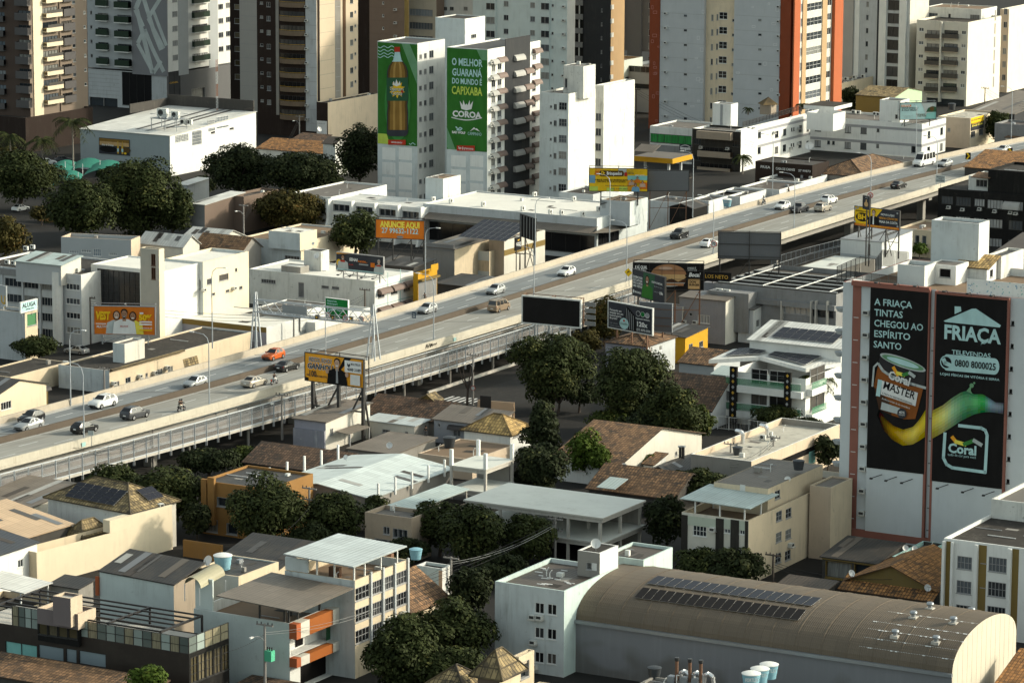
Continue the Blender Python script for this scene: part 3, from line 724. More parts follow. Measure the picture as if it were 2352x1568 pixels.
# ---------------------------------------------------------------- small things
def on(bld,u,v,zl=None):
 p=bld.tp(u,v,bld.roofz() if zl is None else zl);return bld.mw @ p
def ac_unit(p,rz,label,group=None,s=.9,fan=True):
 if 'acu' not in PROTO:
  t=thing('air_conditioner',label,'air conditioner',p,rz,group)
  b=MB();b.box(-.5,-.2,.12,.5,.2,.85,'acw');b.box(-.45,-.15,0,-.3,.15,.12,'steel');b.box(.3,-.15,0,.45,.15,.12,'steel');b.obj('casing',t)
  b=MB();b.cyl((-.12,-.212,.48),(-.12,-.202,.48),.28,12,'acd');b.obj('fan_grille',t)
  PROTO['acu']=t;t.scale=(s,)*3;return t
 return dup(PROTO['acu'],p,rz,label,group,(s,)*3)
PROTO={}
def dish(p,rz,label,s=1.0,m='dish',group=None):
 k='dish'+m
 if k not in PROTO:
  t=thing('satellite_dish',label,'satellite dish',p,rz,group);s *= .72
  b=MB();b.cyl((0,0,0),(0,0,.6),.04,5,'steel');b.obj('mast',t)
  b=MB();pr=[(i/5*.55,.16*(i/5)**2) for i in range(6)];b.lathe(pr,14,m)
  Mx=Matrix.Translation((0,-.1,.8)) @ Matrix.Rotation(R(62),4,'X');b.v=[tuple(Mx @ Vector(q)) for q in b.v];b.obj('reflector',t,None,True)
  b=MB();b.tube([tuple(Mx @ Vector(q)) for q in ((0,-.5,.13),(0,-.1,.55))],.025,'steel',4);b.obj('feed_arm',t)
  PROTO[k]=t;t.scale=(s,)*3;return t
 return dup(PROTO[k],p,rz,label,group,(s*.72,)*3)
def tank(p,label,s=1.0,m='tankb',group=None,lid=None,word=None):
 t=thing('water_tank',label,'water tank',p,0,group);t.scale=(s,)*3
 b=MB();b.lathe([(0,0),(.75,0),(.80,.5),(.84,.51),(.88,1.0),(.92,1.01),(.95,1.35),(.98,1.36),(.98,1.42)],20,m);b.obj('tub',t,None,True)
 b=MB();b.lathe([(1.0,1.43),(1.02,1.5),(.7,1.62),(.2,1.68),(0,1.68)],20,lid or m);b.obj('lid',t,None,True)
 if word:
  b=.93
  text(t,word,.36,'pw',Matrix.Translation((0,-.97,1.0)) @ RX90,1.35,.03)
 return t
def pole(u,v,hgt,label,z=0,arms=1,m='pole',rz=None,trafo=False,group='utility poles',lamp=False):
 p=at(u,v,z);a=R(TH) if rz is None else R(rz)
 t=thing('utility_pole',label,'utility pole',p,a,group)
 b=MB();b.cyl((0,0,0),(0,0,hgt),.19,8,m,.13);b.obj('post',t)
 for i in range(arms):
  z_=hgt-.25-i*1.5;b=MB();b.box(-1.1,-.08,z_,1.1,.08,z_+.16,m);o=b.obj('crossarm',t)
  for x in (-1,-.45,.45,1):
   c=MB();c.cyl((x,0,z_+.16),(x,0,z_+.42),.06,6,'sblack');c.obj('insulator',o)
 if trafo:
  b=MB();b.box(.2,-.4,hgt-4.2,1.1,.4,hgt-3.0,'ttr');b.obj('transformer',t)
  for x in (.35,.65,.95):
   c=MB();c.cyl((x,0,hgt-3.0),(x,0,hgt-2.6),.07,6,'sblack');c.obj('insulator',t)
 if lamp:
  b=MB();b.tube([(0,0,hgt-2),(0,-1.2,hgt-1.2),(0,-2.4,hgt-1.0)],.05,'steel',5);b.obj('arm',t)
  b=MB();b.box(-.12,-3.0,hgt-1.08,.12,-2.4,hgt-.92,'lamp');b.obj('lamp_head',t)
 return t
def street_lamp(u,v,z,hgt,label,reach=2.6,side=-1,group='tall lamp posts along the viaduct',box=True):
 """curved arm reaches over the road"""
 p=at(u,v,z);a=R(61) if side<0 else R(61+180)
 key=('sl',hgt,reach,box)
 if key in PROTO:return dup(PROTO[key],p,a,label,group)
 t=thing('street_lamp',label,'street lamp',p,a,group)
 b=MB();b.cyl((0,0,0),(0,0,hgt-1.6),.11,8,'steell',.075);b.obj('post',t)
 if box:b=MB();b.cyl((0,0,-.9),(0,0,.05),.16,4,'frame',.3);b.obj('bracket',t)
 b=MB();b.tube([(0,0,hgt-1.6),(0,.25,hgt-.7),(0,.9,hgt-.2),(0,reach,hgt)],.065,'steell',6,.04);b.obj('arm',t)
 b=MB();b.box(-.14,reach,hgt-.08,.14,reach+.75,hgt+.06,'lamp');b.obj('lamp_head',t)
 PROTO[key]=t;return t
def wire(a,b,sag,label,m='wire',r=.02,group='overhead wires'):
 mb=MB();a,b=Vector(a),Vector(b);n=10
 pts=[a.lerp(b,i/n)-Vector((0,0,sag*4*(i/n)*(1-i/n))) for i in range(n+1)]
 mb.tube([tuple(p-a) for p in pts],r,m,3);o=mb.obj('overhead_wire',None,Matrix.Translation(a));tag(o,label,'wire',group);return o
# ---------------------------------------------------------------- trees
def leaf_mesh(name,centers,radii,n,size,m,tintbase=None,flat=.0,droop=0):
 """n leaf quads on the shells of many clumps"""
 C=np.array(centers);Rd=np.array(radii);w=Rd.prod(axis=1)**(2/3);idx=RNG.choice(len(C),n,p=w/w.sum())
 d=RNG.normal(size=(n,3));d /= np.linalg.norm(d,axis=1)[:,None];d[:,2]=np.where(d[:,2]<-.6,-d[:,2],d[:,2])
 rr=RNG.uniform(.62,1.06,n)**.6
 P=C[idx]+d*Rd[idx]*rr[:,None]
 nn=d+RNG.normal(size=(n,3))*.38;nn[:,2]+=.35;nn /= np.linalg.norm(nn,axis=1)[:,None]
 t=np.cross(nn,RNG.normal(size=(n,3)));t /= np.linalg.norm(t,axis=1)[:,None];b=np.cross(nn,t)
 s=size*RNG.uniform(.6,1.35,n)[:,None]
 V=np.empty((n,4,3));V[:,0]=P-t*s;V[:,1]=P-b*s*.55;V[:,2]=P+t*s;V[:,3]=P+b*s*.55
 me=bpy.data.meshes.new(name);me.vertices.add(4*n);me.vertices.foreach_set('co',V.ravel())
 me.loops.add(4*n);me.loops.foreach_set('vertex_index',np.arange(4*n,dtype=np.int32))
 me.polygons.add(n);me.polygons.foreach_set('loop_start',np.arange(0,4*n,4,dtype=np.int32))
 ct=RNG.uniform(0,1,len(C))
 tint=np.clip(.6*ct[idx]+.5*RNG.uniform(0,1,n)-.03,0,1)
 at_=me.attributes.new('tint','FLOAT','POINT');at_.data.foreach_set('value',np.repeat(tint,4).astype(np.float32))
 me.materials.append(mat(m));me.update();return me
def tree(label,u,v,w,h,zc,m='lf',group=None,name='leafy_tree',dens=1.0,leaf=.30,trunk='bark',shape='dome',rx=None,ry=None):
 """crown centred on the pixel, w x h pixels across, centre at height zc"""
 k=pxm(at(u,v,zc));w *= 1.08;h *= 1.08;rx=w/2/k;hh=h/2/k
 p=R(10.37);ry=min(rx*.9,hh*1.7);rz=max(math.sqrt(max(hh**2-(ry*math.sin(p))**2,0)),.8*hh)/math.cos(p)
 if zc<7:zc=rz*.95+.9
 c=at(u,v,zc);base=Vector((c.x,c.y,0));zcen=zc
 t=thing(name,label,'tree',base,0,group)
 cs,rs=[],[];n=int(22+8*rx)
 for i in range(n):
  d=RNG.normal(size=3);d /= np.linalg.norm(d);q=RNG.uniform(.40,.78);f=1.0 if d[2]>0 else 1+d[2]*.25
  if shape=='cone':f=max(.12,.75-.62*d[2])
  cs.append((d[0]*rx*q*f,d[1]*ry*q*f,zcen+d[2]*rz*q));r=RNG.uniform(.20,.36)
  rs.append((r*rx+.25,r*ry+.25,r*rz*.9+.25))
 area=4*math.pi*((rx*ry+rx*rz+ry*rz)/3)
 nl=int(min(max(area*30*dens*(.30/leaf)**2,900),24000))
 link('crown',leaf_mesh('crown',cs,rs,nl,leaf,m),t)
 b=MB();r0=max(.14,rx*.06);top=max(zcen-rz*.3,1)
 b.cyl((0,0,-.2),(rx*.05,0,top),r0,8,trunk,r0*.6,False);b.obj('trunk',t)
 for i in range(4):
  a=i*1.6+RNG.uniform(0,1);b=MB()
  b.tube([(rx*.04,0,top*.75),(math.cos(a)*rx*.3,math.sin(a)*ry*.3,zcen-rz*.05),(math.cos(a)*rx*.6,math.sin(a)*ry*.6,zcen+rz*.35)],r0*.5,trunk,5,r0*.15);b.obj('limb',t)
 return t
def palm(label,u,v,hgt,fr,m='lf',z=0,trunk='barkp',nf=16,group=None,droop=1.0,vt=None):
 p=at(u,v,z);t=thing('palm_tree',label,'palm tree',p,0,group)
 b=MB();b.tube([(0,0,-.2),(.1,0,hgt*.5),(0,0,hgt)],.22,trunk,8,.15);b.obj('trunk',t)
 for i in range(nf):
  a=2*math.pi*i/nf+RNG.uniform(-.2,.2);el=RNG.uniform(-.1,.9);n=9;pts=[]
  for j in range(n+1):
   q=j/n;pts.append(Vector((math.cos(a)*fr*q*math.cos(el*.6),math.sin(a)*fr*q*math.cos(el*.6),hgt+fr*(math.sin(el)*q*1.1-droop*.75*q*q))))
  V,Fc,T=[],[],[]
  for j in range(1,n+1):
   pt=pts[j];dr=(pts[j]-pts[j-1]).normalized();sd=dr.cross(Vector((0,0,1))).normalized();L=fr*.26*(1-.6*(j/n-.4)**2)
   for s in (-1,1):
    for e in (0,.5):
     q0=pt-dr*fr*.05*(1-e*2);i0=len(V)
     V+=[q0-dr*.09,q0+dr*.09,q0+sd*s*L+dr*L*.5-Vector((0,0,L*.55))];Fc.append((i0,i0+1,i0+2));T+=[RNG.uniform(0,1)]*3
  for j in range(n):
   i0=len(V);V+=[pts[j],pts[j+1],pts[j+1]+Vector((0,0,.07)),pts[j]+Vector((0,0,.07))];Fc.append((i0,i0+1,i0+2,i0+3));T+=[.6]*4
  me=bpy.data.meshes.new('frond');me.from_pydata([tuple(q) for q in V],[],Fc);at_=me.attributes.new('tint','FLOAT','POINT');at_.data.foreach_set('value',T);me.materials.append(mat(m));link('frond',me,t)
 return t
def Z(u,vt,vb,mul=1.0):
 p=at(u,vb,0);lo,hi=0.0,110.0
 for _ in range(40):
  mid=(lo+hi)/2
  if proj((p.x,p.y,mid))[1]>vt:lo=mid
  else:hi=mid
 return lo*mul
def canopy(b,name,F,L,Rr,z,th=.25,m='zincl',posts=(),zb=0,mp='framew',hs=(0,0,0,0),r=.08,trim=None):
 """roof sheet on posts, added to building b; corners picked at local height z"""
 f=b.tp(F[0],F[1],z);ex=b.mw.to_3x3() @ Vector((1,0,0));ey=b.mw.to_3x3() @ Vector((0,1,0));W=b.mw @ f
 a=-solve_u(W,ex,L);d=solve_u(W,ey,Rr)
 P=[(f.x-a,f.y,z+hs[0]),(f.x,f.y,z+hs[1]),(f.x,f.y+d,z+hs[2]),(f.x-a,f.y+d,z+hs[3])]
 mb=MB();mb.roofq(*P,m);low=[(x,y,q-th) for x,y,q in P];mb.face(low[::-1],trim or m)
 for i in range(4):mb.quad(low[i],low[(i+1) % 4],P[(i+1) % 4],P[i],trim or m)
 b.q(name,mb)
 for px,py in posts:
  x,y=f.x-a+a*px,f.y+d*py
  if b.roof=='flat':x,y=min(x,-.25),max(y,.25)
  c=MB();q=z+hs[1]+(hs[0]-hs[1])*(1-px)+(hs[2]-hs[1])*py
  c.box(x-r,y-r,zb,x+r,y+r,q-th-.003,mp);b.q('post',c)
 return P
def array(label,P,nx,ny,group=None,m='solar',gap=.06,lift=.12,name='solar_array'):
 """panels on the plane P (world corners: front-left, front-right, back-right, back-left)"""
 P=[Vector(p) for p in P];c=P[0];t=thing(name,label,'solar panels',c,0,group)
 n=(P[1]-P[0]).cross(P[3]-P[0]).normalized();me=None
 for i in range(nx):
  for j in range(ny):
   def g(x,y):return P[0].lerp(P[1],x).lerp(P[3].lerp(P[2],x),y)-c+n*lift
   w=(P[1]-P[0]).length/nx;h=(P[3]-P[0]).length/ny;gx,gy=gap/w/nx/2,gap/h/ny/2
   a,b,d,e=g(i/nx+gx,j/ny+gy),g((i+1)/nx-gx,j/ny+gy),g((i+1)/nx-gx,(j+1)/ny-gy),g(i/nx+gx,(j+1)/ny-gy)
   mb=MB();k=n*.05;mb.face([p+k for p in (a,b,d,e)],m)
   for p,q in ((a,b),(b,d),(d,e),(e,a)):mb.quad(p,q,q+k,p+k,'alu')
   o=mb.obj('panel',t)
 mb=MB()
 for j in range(ny):
  for y in (.25,.75):mb.bar(P[0].lerp(P[3],(j+y)/ny)-c+n*.05,P[1].lerp(P[2],(j+y)/ny)-c+n*.05,.04,'alu')
 mb.obj('mounting_rail',t);return t
# ---------------------------------------------------------------- ground
g=MB();g.quad((-900,-200,0),(900,-200,0),(900,2600,0),(-900,2600,0),'asph');tag(g.obj('ground'),None,None,None,'structure')
# ---------------------------------------------------------------- viaduct
DZ=7.0
def fitline(pts,z,deg=3):
 P=[at(u,v,z) for u,v in pts];return np.poly1d(np.polyfit([p.y for p in P],[p.x for p in P],deg))
LF=fitline([(0,968),(294,896),(588,818),(1176,632),(1470,546),(1764,465),(2046,392),(2352,322)],DZ)
LM=fitline([(0,1014),(294,943),(588,864),(1176,683),(1764,505),(2076,420),(2352,350)],DZ)
LN=fitline([(0,1053),(588,904),(1050,765),(1176,724),(1453,641),(1648,580),(1794,532),(2154,427),(2352,365)],DZ+.9)
YS=[425+7*i for i in range(68)]
def lp(L,y,off=0,z=0):
 s=L.deriv()(y);n=Vector((1,-s,0)).normalized();return Vector((L(y),y,z))+n*off
via=thing('viaduct','long concrete road viaduct with six lanes crossing the whole picture','viaduct')
def strip(name,L0,o0,L1,o1,z,m,parent=via,zz=None):
 b=MB()
 for a,c in zip(YS,YS[1:]):
  q=lp(L0,a,o0,z),lp(L1,a,o1,z),lp(L1,c,o1,z),lp(L0,c,o0,z);b.quad(*q,m,[(0,a),((q[1]-q[0]).length,a),((q[2]-q[3]).length,c),(0,c)])
 return b.obj(name,parent)
strip('carriageway',LF,.3,LM,-.3,DZ,'road');strip('carriageway',LM,.3,LN,-.1,DZ,'road2')
def wallstrip(name,L,o,w,z0,z1,m,mt=None,y0=0,y1=9999,parent=via,flare=.12):
 b=MB();ys=[y for y in YS if y0 <= y <= y1]
 for i,(a,c) in enumerate(zip(ys,ys[1:])):
  q=[lambda y,k=k:lp(L,y,*k) for k in ((o-w/2-flare,z0),(o-w/2,z1),(o+w/2,z1),(o+w/2+flare,z0))]
  b.quad(q[0](c),q[0](a),q[1](a),q[1](c),m);b.quad(q[1](c),q[1](a),q[2](a),q[2](c),mt or m);b.quad(q[2](c),q[2](a),q[3](a),q[3](c),m);b.quad(q[3](c),q[3](a),q[0](a),q[0](c),m)
 return b.obj(name,parent)
wallstrip('parapet',LF,.1,.28,DZ-.02,DZ+.95,'parap');wallstrip('parapet',LN,.05,.28,DZ-.02,DZ+.9,'parap2',flare=.06)
wallstrip('median_barrier',LM,0,.3,DZ-.02,DZ+.85,'median','median')
wallstrip('edge_beam',LN,.10,.34,DZ-.42,DZ-.03,'parap2',flare=0);wallstrip('edge_beam',LF,-.05,.34,DZ-.9,DZ-.03,'parap',flare=0)
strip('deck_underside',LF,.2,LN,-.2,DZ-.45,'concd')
for L,o in ((LF,2.5),(LF,6.5),(LM,-1.5),(LM,2.5),(LM,6.0),(LN,-1.6)):wallstrip('girder',L,o,.5,DZ-1.9,DZ-.5,'conc',flare=.15)
for y in range(452,880,31):
 for L,o in ((LM,-6.5),(LM,6.5)):
  b=MB();p=lp(L,y,o);b.box(-.7,-.7,-.2,.7,.7,DZ-2.7,'conc');b.obj('pier',via,Matrix.Translation(p) @ Matrix.Rotation(R(60),4,'Z'))
 b=MB();a_=math.atan2(1,LM.deriv()(y));b.box(-.8,-8.6,DZ-2.7,.8,8.8,DZ-1.85,'conc');b.obj('pier_cap',via,Matrix.Translation(lp(LM,y,0)) @ Matrix.Rotation(a_,4,'Z'))
for y in range(437,880,31):
 for La,oa,Lb,ob in ((LF,.35,LM,-.35),(LM,.35,LN,-.2)):
  b=MB();p0,p1=lp(La,y,oa,DZ+.004),lp(Lb,y,ob,DZ+.004);d=Vector((0,.14,0));b.quad(p0-d,p1-d,p1+d,p0+d,'concd');b.obj('expansion_joint',via)
def lerpline(La,oa,Lb,ob,t):
 return lambda y,o=0:lp(La,y,oa).lerp(lp(Lb,y,ob),t)+Vector((.87,-.5,0))*o
def paintline(fn,w,ys,name='edge_line',m='paint',z=.008):
 b=MB()
 for a,c in zip(ys,ys[1:]):b.quad(*[q+Vector((0,0,DZ+z)) for q in (fn(a,-w/2),fn(a,w/2),fn(c,w/2),fn(c,-w/2))],m)
 return b.obj(name,via)
for La,oa,Lb,ob in ((LF,1.7,LM,-.8),(LM,.8,LN,-.9)):
 for t in (0,1):paintline(lerpline(La,oa,Lb,ob,t),.14,YS)
 for t in (1/3,2/3):
  y=428.0+5*t
  while y<850:
   fn=lerpline(La,oa,Lb,ob,t);paintline(fn,.16,[y,y+3.4],'lane_dash');y+=10.2
strip('shoulder',LF,.34,LF,1.55,DZ+.004,'concl')
for y in (492,540,575):
 b=MB();p=lp(LN,y,.30,DZ+.1);b.box(-.45,-.02,-.3,.45,.02,.3,'teal');b.obj('drain_plate',via,Matrix.Translation(p) @ Matrix.Rotation(R(61),4,'Z'))
for uu,vv in ((950,800),(966,797)):
 p=lp(LN,at(uu,vv,DZ)[1],.285,DZ+.25)
 b=MB();rr=random.Random(uu);x=0
 for i in range(7):b.tube([(x,0,-.3+rr.random()*.3),(x+.2,0,.1+rr.random()*.4),(x+.35,0,-.2+rr.random()*.3)],.035,'black',3);x+=.3
 b.obj('graffiti_tag',via,Matrix.Translation(p) @ Matrix.Rotation(R(61),4,'Z'))
# ---------------------------------------------------------------- caged footway hung beside the viaduct
WZ=3.3
LW=fitline([(30,1124),(140,1098),(225,1077),(570,982),(880,888),(1040,840),(1176,802)],WZ,2)
LWm=LW
fw=thing('pedestrian_footway','grey steel caged footway running low along the near side of the viaduct','footway')
YW=[y for y in YS if y<640]
b=MB()
for a,c in zip(YW,YW[1:]):
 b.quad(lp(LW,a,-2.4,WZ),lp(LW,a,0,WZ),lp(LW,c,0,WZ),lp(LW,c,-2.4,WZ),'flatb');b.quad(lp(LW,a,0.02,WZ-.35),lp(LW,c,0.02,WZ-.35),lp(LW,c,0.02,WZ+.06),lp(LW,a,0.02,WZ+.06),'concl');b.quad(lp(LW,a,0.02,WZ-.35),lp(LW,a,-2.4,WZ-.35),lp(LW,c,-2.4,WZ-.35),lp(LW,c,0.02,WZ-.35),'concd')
b.obj('deck',fw);wallstrip('rear_parapet',LW,-2.55,.12,WZ,WZ+1.25,'pave2',None,0,640,fw,0)
for z,nm in ((WZ+.12,'bottom_rail'),(WZ+2.75,'top_rail'),(WZ+1.15,'hand_rail')):
 for o in (0,-2.4):
  b=MB();b.tube([tuple(lp(LW,y,o,z)) for y in YW],.085 if z != WZ+1.15 else .03,'postl',4);b.obj(nm,fw)
y=426.0
while y<636:
 for o in (0,-2.4):
  b=MB();b.bar(lp(LW,y,o,WZ-.4),lp(LW,y,o,WZ+2.75),.1 if o==0 else .045,'postl');b.obj('cage_post',fw)
 p=lp(LW,y,0,WZ-.5);b=MB();b.box(-.15,-.3,-.5,.15,.1,.15,'frame');b.obj('bracket',fw,Matrix.Translation(p))
 y+=2.32
b=MB()
for a,c in zip(YW,YW[1:]):
 for i in range(8):
  z=WZ+.3+i*.32;b.bar(lp(LW,a,-2.4,z),lp(LW,c,-2.4,z),.012,'steel')
o_=b.obj('wire_mesh',fw);o_['kind']='stuff'
y=426.0
while y<633:
 c=MB();c.quad(lp(LW,y+.1,.03,WZ+.15),lp(LW,y+2.2,.03,WZ+.15),lp(LW,y+2.2,.03,WZ+2.7),lp(LW,y+.1,.03,WZ+2.7),'meshp');c.obj('mesh_panel',fw);y+=2.32
for yy in range(440,640,12):
 p=lp(LW,yy,-1.2);b=MB();b.cyl((p.x,p.y,-.1),(p.x,p.y,WZ-.3),.2,8,'conc');b.obj('column',fw)
# ---------------------------------------------------------------- vehicles
def shrink(q,k=.9,off=.015,kz=None):
 c=sum((Vector(p) for p in q),Vector())/len(q);n=(Vector(q[1])-Vector(q[0])).cross(Vector(q[2])-Vector(q[0])).normalized()
 return [c+(Vector(p)-c)*k+n*off for p in q]
KIND={
 'hatch':([(2.0,.38,.60,.64,.70,.62),(1.86,.24,.72,.76,.82,.7),(1.0,.2,.88,.94,.86,.76),(.78,.2,.92,.99,.86,.76),(.02,.2,.95,1.46,.86,.60),(-1.15,.2,.98,1.47,.86,.60),(-1.75,.22,1.0,1.12,.84,.68),(-1.93,.34,.78,.82,.78,.7)],3,4,5,6,(1.25,-1.22),.31),
 'sedan':([(2.2,.38,.60,.64,.72,.62),(2.05,.24,.70,.75,.84,.7),(1.1,.2,.86,.92,.87,.76),(.85,.2,.90,.97,.87,.76),(.05,.2,.94,1.42,.87,.58),(-.95,.2,.96,1.42,.87,.58),(-1.62,.2,.97,1.04,.86,.70),(-2.05,.24,.95,1.0,.84,.7),(-2.2,.36,.72,.76,.78,.68)],3,4,5,6,(1.35,-1.3),.32),
 'suv':([(2.2,.45,.72,.76,.76,.66),(2.06,.3,.86,.92,.88,.74),(1.2,.26,1.02,1.08,.92,.8),(.9,.26,1.05,1.13,.92,.8),(.2,.26,1.08,1.64,.92,.66),(-1.5,.26,1.12,1.62,.92,.66),(-2.02,.28,1.13,1.22,.9,.74),(-2.2,.42,.86,.92,.84,.76)],3,4,5,6,(1.35,-1.32),.36),
 'pickup':([(2.55,.5,.78,.82,.8,.68),(2.4,.36,.92,.98,.92,.78),(1.5,.32,1.06,1.12,.94,.82),(1.25,.32,1.08,1.16,.94,.82),(.6,.32,1.1,1.72,.94,.66),(-.55,.32,1.12,1.72,.94,.66),(-.85,.32,1.12,1.16,.94,.84),(-2.5,.36,1.1,1.13,.94,.86),(-2.62,.48,1.0,1.03,.9,.84)],3,4,5,6,(1.6,-1.55),.39),
 'minivan':([(2.25,.38,.75,.8,.76,.66),(2.12,.26,.95,1.0,.84,.74),(1.75,.24,1.05,1.14,.86,.78),(1.6,.24,1.08,1.2,.86,.78),(.95,.24,1.12,1.9,.86,.68),(-2.0,.24,1.12,1.92,.86,.68),(-2.2,.26,1.1,1.2,.85,.78),(-2.28,.36,.9,.96,.82,.74)],3,4,5,6,(1.5,-1.35),.32),
 'minibus':([(3.4,.4,.9,.95,.86,.74),(3.25,.28,1.05,1.1,.96,.84),(2.6,.26,1.2,1.3,.99,.86),(2.4,.26,1.25,1.38,.99,.86),(1.75,.26,1.3,2.55,.99,.80),(-3.2,.26,1.3,2.62,.99,.80),(-3.38,.28,1.3,1.4,.98,.86),(-3.45,.36,1.0,1.05,.94,.85)],3,4,5,6,(2.25,-2.1),.38),
}
def vehicle(kind,paint,label,p,rz,name='car',cat='car',group='vehicles on the viaduct',extra=None):
 st,iw,tf,tr,tl,wx,wr=KIND[kind]
 t=thing(name,label,cat,p,rz,group);b=MB();rings=[]
 for x,zb,zt,zr,w,wr_ in st:
  rings.append([(x,-w*.96,zb),(x,-w,zb+(zt-zb)*.55),(x,-w*.97,zt),(x,-wr_,zr),(x,wr_,zr),(x,w*.97,zt),(x,w,zb+(zt-zb)*.55),(x,w*.96,zb)])
 for A,B in zip(rings,rings[1:]):
  for i in range(7):b.quad(A[i],A[i+1],B[i+1],B[i],paint)
  b.quad(A[7],A[0],B[0],B[7],'plastic')
 b.face(rings[0],paint);b.face(rings[-1][::-1],paint)
 for v_ in (b.obj('body',t,None,True),):pass
 def pane(nm,q,k=.88,off=.02):
  m=MB();m.face(shrink(q,k,off),'cglass');m.obj(nm,t)
 pane('windshield',[rings[iw][3],rings[iw][4],rings[tf][4],rings[tf][3]],.9)
 pane('rear_window',[rings[tl][4],rings[tl][3],rings[tr][3],rings[tr][4]],.84)
 n={'minivan':3,'minibus':4}.get(kind,2)
 for s,(bi,ti) in ((0,(2,3)),(1,(5,4))):
  for j in range(n):
   def e(i0,i1,q):return Vector(rings[i0][q]).lerp(Vector(rings[i1][q]),(j+.0)/n),Vector(rings[i0][q]).lerp(Vector(rings[i1][q]),(j+1.)/n)
   f0=Vector(rings[iw][bi]).lerp(Vector(rings[tf][bi]),.35);r0=Vector(rings[tr][bi]).lerp(Vector(rings[tl][bi]),.5)
   A0,A1=f0.lerp(r0,j/n),f0.lerp(r0,(j+1)/n)
   T0,T1=Vector(rings[tf][ti]).lerp(Vector(rings[tr][ti]),j/n),Vector(rings[tf][ti]).lerp(Vector(rings[tr][ti]),(j+1)/n)
   q=[A0,A1,T1,T0]
   if s==0:q=q[::-1]
   c=MB();c.face(shrink(q,.86,.02),'cglass');c.f and c.obj('side_window',t)
 hw=st[1][4]
 for x in wx:
  for s in (-1,1):
   m=MB();m.cyl((x,s*(st[3][4]-.2),wr),(x,s*(st[3][4]+.02),wr),wr,14,'tyre');o=m.obj('wheel',t)
   m=MB();m.cyl((x,s*(st[3][4]+.02),wr),(x,s*(st[3][4]+.03),wr),wr*.62,10,'rim');m.obj('rim',o)
 xf,xr=st[1][0],st[-2][0];zf=st[1][2];zt=st[-2][2]
 for s in (-1,1):
  m=MB();m.box(xf-.12,s*hw*.62-.17,zf-.14,xf+.05,s*hw*.62+.17,zf+.02,'headl');m.obj('headlight',t)
  m=MB();m.box(xr-.06,s*hw*.86-.09,zt-.28,xr+.1,s*hw*.86+.09,zt-.02,'taill');m.obj('taillight',t)
  i=st[iw];m=MB();m.box(i[0]-.35,s*(i[4]+.02),i[2]+.02,i[0]-.2,s*(i[4]+.18),i[2]+.16,paint);m.obj('wing_mirror',t)
 m=MB();m.box(st[0][0]-.02,-.5,.42,st[0][0]+.02,.5,.58,'plastic');m.obj('grille',t)
 m=MB();m.box(st[-1][0]-.03,-.22,.62,st[-1][0]-.005,.22,.74,'pw');m.obj('number_plate',t)
 if kind=='pickup':
  m=MB();m.box(-2.45,-.78,1.05,-.92,.78,1.17,'plastic');m.obj('bed_cover',t)
 if kind=='minibus':
  m=MB();m.box(-.8,-.5,2.6,1.2,.5,2.82,'cwhite');m.obj('roof_unit',t)
 if kind in ('suv','minivan'):
  for s in (-1,1):
   m=MB();m.bar((st[tf][0]-.2,s*st[tf][5],st[tf][3]+.05),(st[tr][0]+.1,s*st[tf][5],st[tr][3]+.05),.03,'plastic');m.obj('roof_rail',t)
 return t
def on_road(u,v):return at(u,v,DZ+.01)
def heading(p):return math.atan2(1,LM.deriv()(p.y))
def car(kind,paint,u,v,away,label,name='car',cat='car'):
 p=on_road(u,v);t=vehicle(kind,paint,label,p,heading(p)+(0 if away else math.pi),name,cat);t.scale=(1.1,)*3;return t
car('suv','cwhite',236,934,0,'white crossover with black grille in the far carriageway beside the blotchy blue wall')
car('hatch','cblack',72,968,0,'black hatchback beside a silver sedan at the left end of the far carriageway')
car('sedan','csilver',66,985,0,'silver sedan overlapping a black hatchback at the left end of the far carriageway')
car('hatch','csilver',448,888,0,'silver compact hatchback hugging the median above the cream building with tiled eaves')
car('hatch','corange',628,824,0,'bright orange hatchback on the far carriageway')
car('hatch','cblack',194,992,1,'black hatchback driving away next to a lamp post, rear window facing the camera')
car('suv','cgrey',310,960,1,'dark grey compact car driving away, midway between a hatchback and a motorcycle')
car('sedan','cbeige',584,886,1,'champagne sedan driving away just ahead of the red motorcycle')
car('sedan','cblack',659,850,1,'black sedan at the median just left of the yellow fuel advert')
car('hatch','csilver',981,718,0,'silver sedan shaped hatchback with lit headlamps beside a small blue km sign')
car('hatch','csilver',1138,674,0,'light silver hatchback coming past the brown van')
car('minivan','cgold',1146,714,1,'old gold brown passenger van driving away near the blank black billboard','van','van')
car('hatch','cwhite',1301,632,0,'small white hatchback alone in the far carriageway behind the burger advert')
car('suv','cblack',1560,547,0,'black crossover with lit headlamps alone in the far carriageway')
car('sedan','cwhite',1628,566,1,'white sedan driving away behind a 70 speed sign')
car('hatch','cwhite',1797,480,0,'white hatchback facing a dark pickup across the median')
car('pickup','cgrey',1836,487,1,'dark grey pickup truck with covered bed','pickup_truck','pickup')
car('suv','cbeige',1890,485,1,'grey beige crossover right of the dark pickup')
car('suv','cwhite',1904,467,1,'white boxy off-road car driving away in the lane by the median')
car('sedan','cblack',2064,432,1,'black sedan driving away alone near the emergency phone sign')
car('minibus','cwhite',2122,380,0,'white high-roof minibus heading down the viaduct','minibus','minibus')
car('sedan','csilver',2170,382,0,'silver sedan following behind the white minibus')
car('sedan','csilver',2304,350,0,'silver sedan at the far right end beside the chevron signs')
